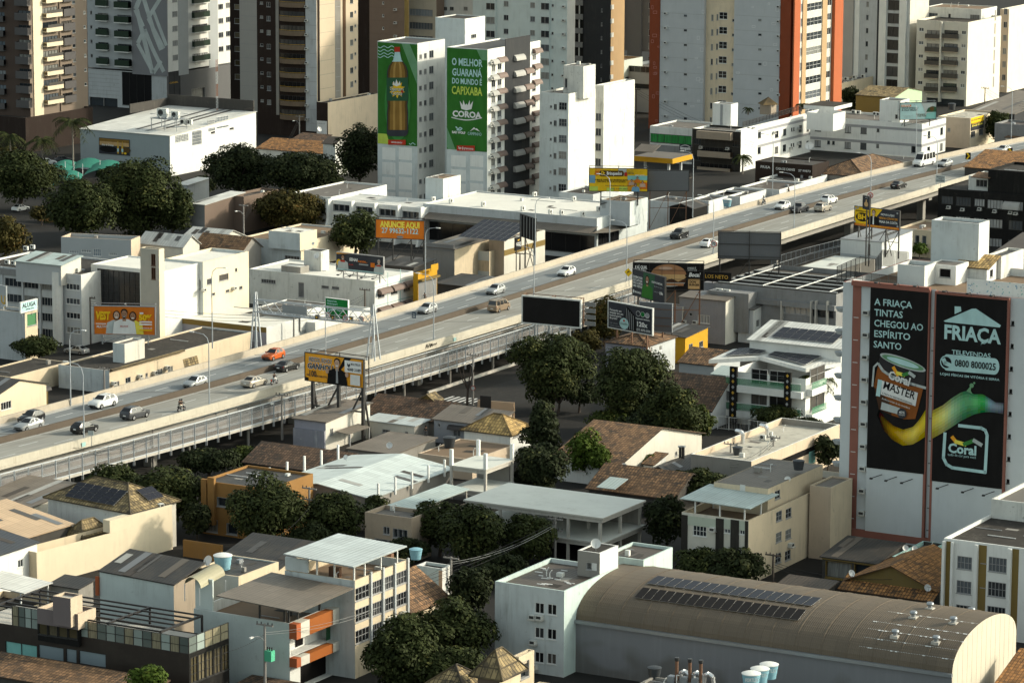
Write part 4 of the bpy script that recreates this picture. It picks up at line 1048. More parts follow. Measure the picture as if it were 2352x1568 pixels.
# ---------------------------------------------------------------- motorcycles and riders
def skin_body(name,joints,edges,m,parent,sub=1):
 me=bpy.data.meshes.new(name);me.from_pydata([j[:3] for j in joints],edges,[]);o=link(name,me,parent)
 o.modifiers.new('skin','SKIN');sv=me.skin_vertices[0].data if me.skin_vertices else None
 if sv is None:
  lay=me.attributes.get('skin');
 for i,j in enumerate(joints):
  if sv:sv[i].radius=(j[3],j[3]);sv[i].use_root=(i==0)
 o.modifiers.new('sub','SUBSURF').levels=sub;me.materials.append(mat(m));return o
def human(label,p,rz,pose,top,low,group=None,helmet='plastic',skin='skin',scale=1.0):
 """one continuous body; pose: 'ride' or 'stand'"""
 t=thing('person',label,'person',p,rz,group);t.scale=(scale,)*3
 if pose=='ride':
  J=[(0,0,.12),(.06,0,.36),(.14,0,.60),(.16,0,.70),(.16,0,.80)]
  arms=lambda s:[(.13,s*.2,.58),(.36,s*.25,.38),(.58,s*.27,.40)];legs=lambda s:[(.05,s*.12,.08),(.42,s*.22,.06),(.24,s*.2,-.36),(.40,s*.21,-.42)]
 else:
  J=[(0,0,.95),(0,0,1.2),(0,0,1.42),(0,0,1.5),(.01,0,1.62)]
  arms=lambda s:[(0,s*.2,1.4),(.02,s*.26,1.12),(.12,s*.27,.88)];legs=lambda s:[(0,s*.1,.9),(.03*s,s*.11,.5),(-.03*s,s*.12,.08),(.12,s*.12,.03)]
 rad=[.15,.15,.17,.07,.09];jo=[(*q,r) for q,r in zip(J,rad)];ed=[(0,1),(1,2),(2,3),(3,4)]
 for s in (-1,1):
  i=len(jo);jo+=[(*q,r) for q,r in zip(arms(s),(.07,.052,.04))];ed+=[(2,i),(i,i+1),(i+1,i+2)]
  i=len(jo);jo+=[(*q,r) for q,r in zip(legs(s),(.1,.075,.05,.045))];ed+=[(0,i),(i,i+1),(i+1,i+2),(i+2,i+3)]
 skin_body('body',jo,ed,skin,t)
 skin_body('jacket',[(*q,r*1.12) for q,r in zip(J[:3],rad)]+[(*q,r) for s in (-1,1) for q,r in zip(arms(s),(.085,.062,.045))],[(0,1),(1,2),(2,3),(3,4),(4,5),(2,6),(6,7),(7,8)],top,t)
 skin_body('trousers',[(*J[0],.165)]+[(*q,r) for s in (-1,1) for q,r in zip(legs(s)[:3],(.115,.085,.06))],[(0,1),(1,2),(2,3),(0,4),(4,5),(5,6)],low,t)
 h=Vector(J[4]);b=MB();b.lathe([(0,-.13),(.09,-.11),(.14,0),(.12,.10),(.06,.15),(0,.16)],10,helmet,(h.x,h.y,h.z+.06));b.obj('helmet' if helmet != 'hair' else 'hair',t,None,True)
 if helmet != 'hair':b=MB();b.box(h.x+.10,-.09,h.z+.02,h.x+.15,.09,h.z+.12,'cglass');b.obj('visor',t)
 return t
def moto(u,v,away,paint,label,riders):
 p=on_road(u,v);a=heading(p)+(0 if away else math.pi)
 t=thing('motorcycle',label,'motorcycle',p,a,'motorcycles on the viaduct')
 for x in (.65,-.65):
  b=MB();b.cyl((x,-.06,.31),(x,.06,.31),.31,16,'tyre');o=b.obj('wheel',t);b=MB();b.cyl((x,-.07,.31),(x,.07,.31),.17,10,'rim');b.obj('rim',o)
 b=MB();b.tube([(-.65,0,.32),(-.1,0,.42),(.2,0,.75),(.45,0,.8)],.07,'plastic',6);b.obj('frame',t)
 b=MB();b.lathe([(0,-.14),(.14,-.1),(.17,0),(.12,.1),(0,.13)],8,paint,(.22,0,.82));b.v=[((x-.22)*1.7+.22,y,z) for x,y,z in b.v];b.obj('tank',t,None,True)
 b=MB();b.box(-.75,-.13,.72,.05,.13,.84,'plastic');b.obj('seat',t);b=MB();b.box(-.18,-.16,.3,.22,.16,.62,'steel');b.obj('engine',t)
 b=MB();b.tube([(.65,-.1,.31),(.45,-.1,.95)],.03,'steel');b.tube([(.65,.1,.31),(.45,.1,.95)],.03,'steel');b.obj('fork',t)
 b=MB();b.tube([(.36,-.36,1.02),(.46,-.12,1.0),(.46,.12,1.0),(.36,.36,1.02)],.02,'plastic');b.obj('handlebar',t)
 b=MB();b.box(-.95,-.1,.66,-.72,.1,.8,paint);b.obj('tail',t);b=MB();b.box(.5,-.09,.82,.6,.09,.98,'headl');b.obj('headlight',t)
 m=Matrix.Translation(p) @ Matrix.Rotation(a,4,'Z')
 for i,(lab,top,low,hel,sk) in enumerate(riders):
  q=m @ Vector((-.12-.42*i,0,.84+.04*i));human(lab,q,a,'ride',top,low,'riders on motorcycles',hel,sk)
moto(630,882,1,'cred','red motorcycle riding away right of the champagne sedan',[('rider in black top and white trousers on the red motorcycle','cblack','pw','plastic','skin')])
moto(417,944,1,'cblack','black motorcycle carrying two people behind the near parapet',[('front rider in black on the two-up motorcycle','cblack','cgrey','plastic','skin'),('pillion passenger in black on the two-up motorcycle','cblack','cbeige','plastic','skin')])
moto(976,696,0,'cblack','dark motorcycle close to the far parapet just behind a silver car',[('rider in dark clothes on the motorcycle by the far parapet','cgrey','cblack','plastic','skin')])
moto(1754,470,0,'cwhite','pale motorcycle coming towards the camera by the far parapet',[('rider in a grey blue jacket on the pale motorcycle','steell','cblack','plastic','skin')])
moto(1811,450,0,'cblack','black motorcycle ahead of the white hatchback by the far parapet',[('rider in black above the white hatchback','cblack','cblack','plastic','skin')])
# ---------------------------------------------------------------- lamp posts of the viaduct
for u,v,top,lab in ((193,1008,832,'lamp post on the near parapet beside a departing black hatchback'),(481,932,767,'lamp post on the near parapet right of the two-up motorcycle'),(996,782,627,'lamp post on the near parapet right of the sign gantry'),(1226,712,545,'lamp post on the near parapet behind the blank black billboard'),(1439,646,498,'lamp post on the near parapet with a yellow arrow sign'),(1638,582,440,'lamp post on the near parapet with a 70 speed sign'),(1824,524,388,'lamp post on the near parapet below the dark pickup'),(1999,474,338,'lamp post on the near parapet behind the yellow and black supermarket advert'),(2151,430,298,'lamp post on the near parapet with a grey emergency sign'),(748,862,700,'lamp post on the near parapet hidden low by the yellow fuel advert')):
 p=at(u,v,DZ+.3);street_lamp(u,v,DZ+.3,10.8,lab)
for u,v,lab in ((163,962,'tall lamp post rising behind the far parapet near the blotchy wall'),(488,800,'tall lamp post behind the far parapet in front of the white low roof'),(977,696,'tall lamp post behind the far parapet near the yellow bar'),(1229,618,'tall lamp post behind the far parapet beside the cream shop'),(1400,560,'tall lamp post in front of the white supermarket end wall'),(1591,500,'tall lamp post in front of the blue grey wall'),(1774,455,'tall lamp post behind the far parapet left of the two motorcycles'),(2103,372,'tall lamp post in front of the hotel with grey stripes'),(2322,330,'tall lamp post at the far right before the dark green tree')):
 p=at(u,v,DZ-2);street_lamp(u,v,DZ-2,13.5,lab,2.2,1 if u<1300 else-1,'lamp posts of the street beyond the viaduct',False)
# ================================================================ buildings in front of the viaduct, nearest first
# --- glass building with black pergola, bottom left
b=Bld('glass_building','dark glazed building with a black steel pergola over its terrace, bottom left corner',(434,1502),-60,526,6.95,wl='slat',wr='black',rm='concl',par=.06)
for i in range(5):b.win('R',438+i*18,1510-i*6.8,454+i*18,60,1,k='w',nx=2,nz=3,fm='framed',pm='gbrown')
for u0,u1 in ((88,146),(151,176),(181,243)):b.win('L',u0,1478+(u0-88)*.145,u1,33,k='w',nx=1,fm='pergola',pm='pblue')
b.win('L',12,1470,85,34,k='w',nx=2,fm='pergola',pm='pteal')
def railing(b,f,s0,s1,z,h,n,pm='gpan',off=.05,nz=2,frame='pergola'):
 for i in range(n):
  a,c=s0+(s1-s0)*i/n,s0+(s1-s0)*(i+1)/n;m=MB()
  if f=='L':m.box(a+.05,off,z+.05,c-.05,off+.03,z+h-.05,pm)
  else:m.box(-off-.03,a+.05,z+.05,-off,c-.05,z+h-.05,pm)
  b.q('glass_panel',m)
 m=MB();P=(lambda x,zz:(x,off-.01,zz)) if f=='L' else (lambda x,zz:(-off+.01,x,zz))
 for i in range(n+1):m.bar(P(s0+(s1-s0)*i/n,z),P(s0+(s1-s0)*i/n,z+h),.04,frame)
 for j in range(nz+1):m.bar(P(s0,z+h*j/nz),P(s1,z+h*j/nz),.035,frame)
 b.q('railing_frame',m)
railing(b,'L',b.fp('L',181,1430)[0],-.05,6.95,1.85,12);railing(b,'R',.05,b.b-.05,6.95,1.85,5)
railing(b,'L',b.fp('L',28,1430)[0],b.fp('L',86,1430)[0],6.95,2.3,4)
def bars(b,name,segs,m,r):
 for p,q in segs:
  c=MB();c.bar(p,q,r,m);b.q(name,c)
zp=next(z/10 for z in range(105,80,-1) if b.tp(369,1450,z/10).y>.35);Pf=b.tp(369,1450,zp);Pr=b.tp(462,1413,zp);dx=b.tp(244,1432,zp).x-Pf.x;d2=b.tp(0,1404,zp).x-Pf.x-2
y0,y1=Pf.y,Pr.y
bars(b,'pergola_beam',[((x+Pf.x,y0,zp),(x+Pf.x,y1,zp)) for x in (0,dx,d2)],'pergola',.14)
bars(b,'pergola_slat',[((Pf.x+d2,y0+(y1-y0)*t,zp+.01),(Pf.x,y0+(y1-y0)*t,zp+.01)) for t in (0,.2,.4,.6,.8,1)],'pergola',.105)
bars(b,'pergola_post',[((x+Pf.x,y,6.9),(x+Pf.x,y,zp)) for x in (0,dx,d2) for y in (y0,y1)],'pergola',.12)
b.done()
w=Bld('stair_block','',(179,1410),85,220,9.9,9.1,parent=b,wl='mauve',wr='beige',rm='flatg',par=.4);w.done()
w=Bld('lift_block','',(162,1374),121,189,11.8,9.5,parent=b,wl='mauve',wr='beige',rm='concl',par=.3);w.done()
w=Bld('glass_lobby','',(180,1421),86,230,9.1,6.9,parent=b,wl='black',roof='none');[w.win('L',87+i*23,1412+i*3,108+i*23,44,nx=1,fm='framed',pm='gbrown') for i in range(4)];w.done()
ac_unit(b.mw @ b.tp(144,1405,9.2),R(TH),'white air conditioner beside the mauve lift block on the glass building')
# --- white house with dark roof
b=Bld('white_house','white walled house with a dark corrugated roof, behind the pergola',(399,1342),229,468,Z(399,1342,1502),wl='aqua',wr='beiged',roof='shed',rm='roofd',hs=(.35,.05,.5,1.6),ov=.15)
b.fbox('L',222,1322,228,44,.3,'redlit','corner_panel');b.done()
# --- orange and white balcony building
b=Bld('balcony_building','building with orange tiled balcony parapets under a rusty corrugated roof',(665,1431),445,803,Z(665,1431,1592),wl='aqua',wr='white',rm='flatb',par=1.2)
zt=b.h
for z0,z1 in ((zt-1.75,zt+.02),(zt-5.0,zt-3.95)):
 for u0,u1,m in ((664,674,'redlit'),(674,694,'offw'),(694,748,'ort'),(748,763,'offw'),(763,803,'ort')):
  x0,x1=b.fp('R',u0,1431)[0],b.fp('R',u1,1431)[0];c=MB();c.box(.004,x0+.005,z0,1.0,x1-.005,z1,m);b.q('parapet_panel',c)
x0=b.fp('R',667,1431)[0];b.holes['R'].append((x0,b.b-.4,zt-3.9,zt-1.8,1.4));b.holes['R'].append((x0+2,b.b-.4,.1,zt-5.1,.9))
for y,w_ in ((.5,1.4),(3.1,1.5)):
 c=MB();c.box(-1.36,x0+y,zt-3.7,-1.30,x0+y+w_,zt-2.3,'dark');b.q('window',c)
c=MB();c.box(-.3,b.b-4.6,zt-3.9,-.25,b.b-.5,zt-1.85,'gscr');b.q('green_screen',c)
c=MB();c.tube([(1.0,x0+.2,zt-3.5),(1.0,x0+6,zt-3.5)],.035,'framed',4);b.q('hand_rail',c)
c=MB();c.box(-b.a+.02,.3,zt-1.2,-b.a+2.4,.55,zt+3.6,'aqua');b.q('end_wall',c)
c=MB();c.box(-7,b.b-1.2,zt-1.2,-.8,b.b-.9,zt+2.6,'black');b.q('back_wall',c)
canopy(b,'roof',(687,1405),496,812,zt+2.6,.12,'roofas',[(.3,.08),(.6,.08),(.97,.1),(.97,.5),(.97,.9),(.3,.9)],zt-1.2,'framed',(.45,0,.25,.7),.1)
b.done()
P=[b.mw @ b.tp(u,v,zt+3.1) for u,v in ((424,1340),(458,1350),(518,1332),(480,1309))]
t=thing('curved_canopy','cream barrel canopy between two dark roofs below the blue water tank','canopy',P[0]);c=MB();n=10
e=(P[1]-P[0]);f=(P[3]-P[0])
for i in range(n):
 g=lambda q:P[0]*0+e*(.5-.5*math.cos(math.pi*q))*1.1+Vector((0,0,1.0*math.sin(math.pi*q)))
 c.quad(g(i/n),g((i+1)/n),g((i+1)/n)+f,g(i/n)+f,'creamr')
c.obj('sheet',t);c=MB();[c.bar(q-P[0]-Vector((0,0,2.0)),q-P[0],.06,'framew') for q in P];c.obj('frame',t)
b=Bld('tank_house','dark roofed house carrying the large pale blue water tank',(548,1324),440,640,7.4,wl='aqua',wr='cream',rm='roofd',par=.15);b.done()
b=Bld('black_tile_house','house with black tiled roof behind the large pale blue water tank',(640,1304),500,690,4.6,wl='cream',wr='creamd',roof='shed',rm='roofd',hs=(0,0,1.6,1.6),Rb=8);b.done()
# --- four storey building with light blue roof
b=Bld('office_block','weathered four storey block with strip windows under a pale blue metal roof',(815,1333),654,937,Z(815,1333,1558),wl='whiteb',wr='creamd',rm='flatb',par=1.1)
for u0,u1 in ((816,848),(854,877),(881,904),(908,934)):
 b.win('R',u0,1351-(u0-816)*.375,u1,31,3,49,k='w',nx=4,nz=2,fm='frame',pm='glassd')
for u in (850.5,878.5,905.5,935.5):b.fbox('R',u-1.5,1326-(u-816)*.375,u+1.5,225,.22,'greyl','pilaster')
b.fbox('L',655,1278,707,30,.02,'whiteb','upper_wall',-.25);b.ac('R',893,1425,1);b.ac('R',921,1412,1)
canopy(b,'roof',(812,1301),651,935,b.h+2.1,.14,'rooflb',[(.35,.03),(.6,.03),(.98,.03),(.98,.36),(.98,.66),(.98,.97),(.3,.97)],b.h-1,'framew',(.35,0,.0,.35),.08)
for u,v in ((770,1322),(890,1290)):
 p=b.tp(u,v,b.h-1);c=MB();c.box(p.x-.7,p.y-.3,b.h-1.1,p.x+.7,p.y+.3,b.h+.1,'rust');b.q('old_cupboard',c)
b.done()
b=Bld('tile_house','brown tiled lean-to house squeezed against the four storey block',(945,1405),930,1030,3.2,La=4.5,wl='cream',roof='shed',rm='tile',hs=(3.0,0,0,3.0));b.done()
b=Bld('narrow_house','narrow white tower-like house with a scrap covered flat roof',(1016,1306),956,1038,5.0,wl='aqua',wr='white',rm='flatd',par=.35);b.fbox('L',1008,1309,1016,72,.03,'peach','corner_stripe');b.win('R',1024,1345,1030,10,nx=1,pm='ggreen');b.done()
tank(at(955,1283,4.0),'blue grey water tank on a stand beside the concrete frame wall',.85,'tankb')
# --- pale blue four storey building, bottom centre
b=Bld('pale_building','tall pale blue weathered building attached to the barrel roofed warehouse',(1296,1357),1137,1420,Z(1296,1357,1555),wl='whiteb',wr='aqua2',rm='roofbr',par=.5)
for u in (1229,1257.5):b.win('L',u,1382+(u-1229)*.11,u+21,25,3,56.5,nx=2,fm='framew',pm='glassd')
b.ac('L',1242,1420);b.ac('L',1226,1419);b.ac('L',1227,1477);b.ac('L',1229,1533)
rr=random.Random(4)
for i in range(16):
 p=b.tp(1225+rr.random()*95,1300+rr.random()*45,b.h-.48)
 if p.x<-b.a+.4 or p.x>-.4 or p.y<.4:continue
 c=MB();c.box(p.x-.6*rr.random()-.2,p.y-.06,b.h-.5,p.x+.3,p.y+.1,b.h-.44,'pw');b.q('patch',c)
b.done()
w=Bld('rear_wing','',(1478,1286),1385,1545,b.h+.4,parent=b,wl='aqua2',wr='aqua2',rm='roofbr',par=.35);w.done()
w=Bld('stair_tower','',(1378,1270),1327,1420,b.h+2.5,b.h-1,parent=b,wl='conc',wr='white',rm='flatd',par=.1);w.win('L',1347,1290,1359,17,nx=1,k='d');w.fbox('L',1360,1292,1371,17,.05,'white','shutter');w.done()
dish(w.mw @ Vector((-1.2,1.2,w.h-.1)),R(TH+30),'white satellite dish with red lettering on the stair tower of the pale blue building',1.5)
# --- barrel roofed warehouse
th=-28.9;P0,P1=at(1310,1420,6.2),at(2187,1546,6.2);ang=math.atan2(P1.y-P0.y,P1.x-P0.x);Lw=(P1-P0).length;WH,RS=9.7,3.9
wh=thing('barrel_warehouse','huge warehouse with an ochre barrel vault roof, bottom right','warehouse',(P0.x,P0.y,0),ang)
wm=Matrix.Translation((P0.x,P0.y,0)) @ Matrix.Rotation(ang,4,'Z')
def arc(q):return WH*(1-math.cos(q)),6.2+RS*math.sin(q)**.92
n=24;k=int(Lw/3);c=MB();ln=0
for j in range(k):
 x0,x1=Lw*j/k,Lw*(j+1)/k-.02
 for i in range(n):
  (ya,za),(yb,zb)=arc(math.pi*i/n),arc(math.pi*(i+1)/n);s_=math.hypot(yb-ya,zb-za)
  c.face([(x0,ya,za+.02*(j % 2)),(x1,ya,za+.02*(j % 2)),(x1,yb,zb+.02*(j % 2)),(x0,yb,zb+.02*(j % 2))],'roofbar',[(x0,i*s_),(x1,i*s_),(x1,(i+1)*s_),(x0,(i+1)*s_)])
 if j % 1==0:
  c.obj('roof_bay',wh);c=MB()
for j in range(1,k):
 c=MB();c.tube([(Lw*j/k,arc(math.pi*i/20)[0],arc(math.pi*i/20)[1]+.03) for i in range(21)],.035,'ridgec',3);c.obj('seam',wh)
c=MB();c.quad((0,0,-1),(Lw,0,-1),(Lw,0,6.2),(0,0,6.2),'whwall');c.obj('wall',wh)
c=MB();c.quad((Lw,0,-1),(Lw,2*WH,-1),(Lw,2*WH,6.2),(Lw,0,6.2),'whgab');c.face([(Lw,*arc(math.pi*i/n)) for i in range(n+1)],'whgab');c.obj('gable_wall',wh)
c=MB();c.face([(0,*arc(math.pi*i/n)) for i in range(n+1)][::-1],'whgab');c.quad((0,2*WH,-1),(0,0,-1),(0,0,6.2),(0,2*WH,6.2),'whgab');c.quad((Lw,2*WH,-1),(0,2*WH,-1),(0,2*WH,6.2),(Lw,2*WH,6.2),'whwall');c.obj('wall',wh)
c=MB();c.box(-.1,-.42,5.85,Lw+.1,-.03,6.22,'steel');c.obj('gutter',wh)
for i in range(14):c=MB();y_=.2+i*1.4;c.box(Lw+.002,y_,0,Lw+.012,y_+.03,6.2+RS*max(0,1-((y_-WH)/WH)**2)**.5*.96,'conc');c.obj('panel_joint',wh)
def on_arc(u,v):
 best=None
 inv=wm.inverted();o_=inv @ CO;d=inv.to_3x3() @ ray(u,v)
 for i in range(400):
  q=math.pi*.95*i/400;y,z=arc(q);t=(z-o_.z)/d.z;e=abs(o_.y+d.y*t-y)
  if best is None or e<best[0]:best=(e,q,o_.x+d.x*t)
 return best[1],best[2]
for nm,(a0,a1),(e0,e1),m in (('front',(1456,1374),(1477,1350),'solard'),('rear',(1487,1340),(1508,1326),'solar')):
 q0,x0=on_arc(a0,a1);q1,x1=on_arc(e0,e1);xe=on_arc(1838,1421)[1] if nm=='front' else on_arc(1866,1392)[1]
 if nm=='front':qf=(q0,q1)
 else:dq=qf[1]-qf[0];q0=qf[1]+.38*dq;q1=q0+1.0*dq;x1=x0
 xa=min(x0,x1) if nm=='front' else min(x0,x1)
 f=lambda x,q:wm @ Vector((x,*arc(q)))
 array('darker lower row of solar panels on the barrel roof' if nm=='front' else 'bluish upper row of solar panels on the barrel roof',[f(xa,q0),f(xe,q0),f(xe,q1),f(xa,q1)],19 if nm=='front' else 18,1,'solar rows on the barrel roof',m,.12)
for i,(u,v) in enumerate(((2136,1397),(2098,1417),(2190,1430),(2231,1409),(2056,1460),(2150,1474))):
 q,x=on_arc(u,v);y,z=arc(q);p=wm @ Vector((x,y,z));sv=.75;t=thing('roof_ventilator',['rearmost left','middle left','middle right','rearmost right','front left','front right'][i]+' of the six round turbine ventilators on the barrel roof','ventilator',p,ang,'turbine ventilators on the barrel roof')
 c=MB();c.box(-.6,-.6,-.45,.6,.6,.14,'concl');c.obj('base_plate',t);t.scale=(sv,)*3;c=MB();c.lathe([(.32,.1),(.32,.5),(.5,.55),(.58,.75),(.5,.98),(.2,1.05),(0,1.06)],16,'steel');c.obj('turbine',t,None,True)
rr=random.Random(2)
for (u0,v0),(u1,v1) in (((2006,1426),(2230,1459)),((1995,1443),(2225,1474)),((1985,1463),(2215,1492)),((1974,1484),(2197,1515)),((2040,1404),(2260,1424))):
 q,x0=on_arc(u0,v0);q2,x1=on_arc(u1,v1);c=MB()
 for i in range(60):
  x=x0+(x1-x0)*i/60;w_=.07 if rr.random()<.85 else .3;y,z=arc(q+.004);y2,z2=arc(q-.006-.012*(w_>.2))
  c.quad((x,y2,z2+.05),(x+w_,y2,z2+.05),(x+w_,y,z+.05),(x,y,z+.05),'pw')
 o_=c.obj('sealant_marks',wh);o_['kind']='stuff'
# --- bottom edge roofs
b=Bld('tile_turret','small square turret with a pyramid tile roof at the bottom edge',(1148,1538),1097,1192,7.5,wl='brown',wr='cream',roof='hip',rm='tilem',rh=1.7,ov=.75);b.done()
b=Bld('parapet_house','stained cream parapet wall with dark doors beside the tile turret',(1192,1508),1177,1227,6.6,wl='creamd',wr='creamd',rm='flatb',par=1.2);b.win('R',1196,1522,1216,40,nx=1,k='d');b.done()
b=Bld('low_tile_house','low hip roofed tile house cut by the bottom edge, below the big tree',(1070,1600),955,1140,4,wl='cream',roof='hip',rm='tilem',rh=2.4);b.done()
b=Bld('low_shed','low house with brown roof and cream parapet under the pale blue building',(1300,1612),1180,1358,4,wl='creamd',roof='flat',rm='roofbr',par=.5);b.done()
b=Bld('kitchen_building','low building whose roof carries shiny ducts and three chimneys, bottom edge',(1590,1606),1440,1648,5,wl='conc',rm='roofg',par=.25)
for i,u in enumerate((1554,1584,1609)):
 p=b.tp(u,1566+i*3,4.8);c=MB();c.cyl((p.x,p.y,4.7),(p.x,p.y,7.2),.19,10,'rust',.19);c.lathe([(.2,7.2),(.26,7.3),(.26,7.6),(0,7.62)],10,'framed',(p.x,p.y,0));b.q('chimney',c)
 c=MB();c.tube([(p.x+.2,p.y+.4,4.8),(p.x+.3,p.y+.4,5.8),(p.x+.8,p.y+.4,6.1),(p.x+1.3,p.y+.4,5.8),(p.x+1.4,p.y+.4,4.8)],.24,'alu',8);b.q('duct',c)
 c=MB();c.box(p.x-.9,p.y-.5,4.75,p.x-.1,p.y+.3,5.5,'steel');b.q('fan_box',c)
b.done()
tank(b.mw @ b.tp(1503,1556,4.75),'small black water tank beside the three roof chimneys',.8,'tankd')
b=Bld('tank_roof','flat roof at the bottom edge carrying three blue water tanks',(1765,1626),1650,1815,4.5,wl='conc',rm='flatg',par=.15);b.done()
for (u,v),l in zip(((1725,1577),(1745,1566),(1766,1556)),('nearest blue water tank of the three at the bottom edge','middle blue water tank of the three at the bottom edge','rearmost blue water tank of the three at the bottom edge')):
 tank(at(u,v,4.4),l,1.06,'tankb','blue water tanks at the bottom edge','whitec','FORTLEV')
b=Bld('brown_tile_shed','brown tiled roof in the bottom left corner',(322,1606),-60,420,4.2,wl='concd',roof='shed',rm='tile',hs=(0,0,.9,.9),Rb=5);b.done()
b=Bld('corner_tile_roof','dark tiled roof strip beside the dark glazed building',(660,1604),524,700,1.4,wl='concd',roof='shed',rm='tiled',hs=(0,0,.3,.3),Rb=5);b.done()
b=Bld('right_corner_house','tiled roof corner at the right bottom edge beside the warehouse gable',(2420,1600),2282,2500,3.2,wl='concd',roof='shed',rm='tileo',hs=(0,0,2.5,2.5),Rb=8);b.done()
# --- right: white block with brown strips
b=Bld('striped_block','white apartment block with brown recessed strips at the right edge',(2440,1270),2168,2500,11.5,wl='whitec',rm='flatd',par=.4,Rb=16)
for u0,u1 in ((2174,2187),(2249,2267),(2326,2341)):b.fbox('L',u0,1241+(u0-2168)*.115,u1,240,.03,'mustard','brown_strip')
for u0,u1 in ((2168,2174),(2188,2193),(2242,2249),(2318,2326)):b.fbox('L',u0,1240+(u0-2168)*.115,u1,240,.55,'whitec','pier')
b.win('L',2199,1275,2233,30,4,56,nx=4,nz=2,fm='frame',pm='glass');b.win('L',2271,1277,2313,34,4,56.5,nx=5,nz=2,fm='frame',pm='glass');b.win('L',2254,1278,2266,14,4,56,nx=1,pm='glassd');b.done()
b=Bld('stained_wall_building','white rain-stained wall rising behind the striped block',(2440,1165),2277,2470,13.5,wl='whited',rm='flatg',Rb=12);b.done()
b=Bld('brown_tile_house','house with mossy orange brown gable roof between carport and striped block',(2146,1352),1952,2235,3.6,wl='olive',wr='creamd',roof='gy',rm='tileo',rh=2.3,ov=.5);b.done()
w=Bld('veranda','',(2139,1378),1930,2150,2.6,parent=b,wl='concd',roof='shed',rm='tileo',hs=(0,0,1.1,1.1),Rb=2.6);[w.win('L',1940+i*25,1362+i*3,1960+i*25,30,nx=3,fm='frameb',pm='glassd') for i in range(7)];w.done()
dish(b.mw @ Vector((-b.a+.3,-.4,3.6)),R(TH+60),'white satellite dish at the left eave of the mossy gable house',1.15);dish(b.mw @ Vector((-.3,-1.6,3.4)),R(TH+50),'white satellite dish at the right eave of the mossy gable house',1.15)
b=Bld('carport','open carport with black tiled roof and ochre beams under the paint advert tower',(2014,1293),1889,2073,3.8,wl='concd',roof='shed',rm='roofd',hs=(0,0,.9,.9));b.win('L',1896,1286,1956,40,k='d',nx=1,fm='mustard');b.win('L',1962,1293,2010,40,k='d',nx=1,fm='mustard');b.fbox('L',1889,1278,2014,4,.2,'mustard','beam');b.done()
b=Bld('low_dark_shed','low dark brown shed roof behind the barrel warehouse',(1896,1355),1789,1921,2.8,wl='concd',roof='shed',rm='roofbr',hs=(0,0,.4,.4));b.done()
b=Bld('teal_parapet_house','low house with faded teal parapet under the paint advert tower',(2100,1284),2049,2170,4.2,wl='concd',wr='teal',rm='flatg',par=.5);b.done()
dish(b.mw @ b.tp(2079,1268,4.2),R(TH+40),'left satellite dish on the teal parapet');dish(b.mw @ b.tp(2100,1270,4.2),R(TH+40),'right satellite dish on the teal parapet')
# --- beige block with dark stone columns
b=Bld('beige_block','beige apartment block with dark stone columns and a metal terrace roof',(1720,1195),1566,1958,Z(1720,1195,1345),wl='offw',wr='cream',rm='flatb',par=.9)
for u0,u1 in ((1566,1580),(1645,1663),(1679,1698),(1712,1719)):b.fbox('L',u0,1181+(u0-1566)*.1,u1,150,.12,'stone','stone_column')
for u0,u1 in ((1580,1645),(1663,1679),(1698,1712)):b.fbox('L',u0+.3,1182+(u0-1566)*.1,u1-.3,21,.07,'palet','tile_band')
b.win('L',1592,1205,1623,24,3,52,nx=4,nz=2,fm='framew',pm='glass');b.win('L',1664,1213,1678,10,3,52,nx=2,fm='framew',pm='glass');b.win('L',1699,1216,1711,10,3,52,nx=2,fm='framew',pm='glass');b.ac('L',1639,1218)
for u in (1783,1805):b.win('R',u,1176-(u-1783)*.3,u+13,23,4,48,nx=2,nz=2,fm='frame',pm='glass')
for u in (1870,1888):b.win('R',u,1150-(u-1870)*.3,u+(5 if u==1870 else 14),22,3,45,nx=2,nz=2,fm='frame',pm='glass')
b.awn('R',1885,1146,1903,4,.7,'awng');b.ac('R',1812,1254)
canopy(b,'terrace_roof',(1723,1168),1561,1790,b.h+1.6,.1,'zincl',[(.2,.04),(.55,.04),(.9,.04),(.98,.5),(.1,.9)],b.h-.9,'framew',(.2,0,.25,.45))
b.done()
w=Bld('upper_floor','',(1764,1122),1640,1890,b.h+2.6,b.h-2,parent=b,wl='cream',wr='cream',rm='roofas',par=.05,cop='roofas');w.fbox('L',1700,1112,1712,40,.03,'white','wall_panel');w.win('R',1780,1128,1792,20,1,nx=2,pm='glass');w.done()
w=Bld('rear_corner','',(1909,1120),1860,1958,b.h+1.2,0,parent=b,wl='beige',wr='cream',rm='roofas',par=.2);w.done()
w=Bld('chimney_stack','',(1826,1112),1804,1856,b.h+1.5,b.h-6,parent=b,wl='beige',wr='cream',rm='flatb',par=.1);w.ac('L',1817,1128);w.done()
tank(b.mw @ b.tp(1834,1078,b.h+3),'black water tank on a rusty stand above the beige block',.8,'tankd');dish(b.mw @ b.tp(1809,1110,b.h+2),R(TH+20),'round satellite dish above the beige block')
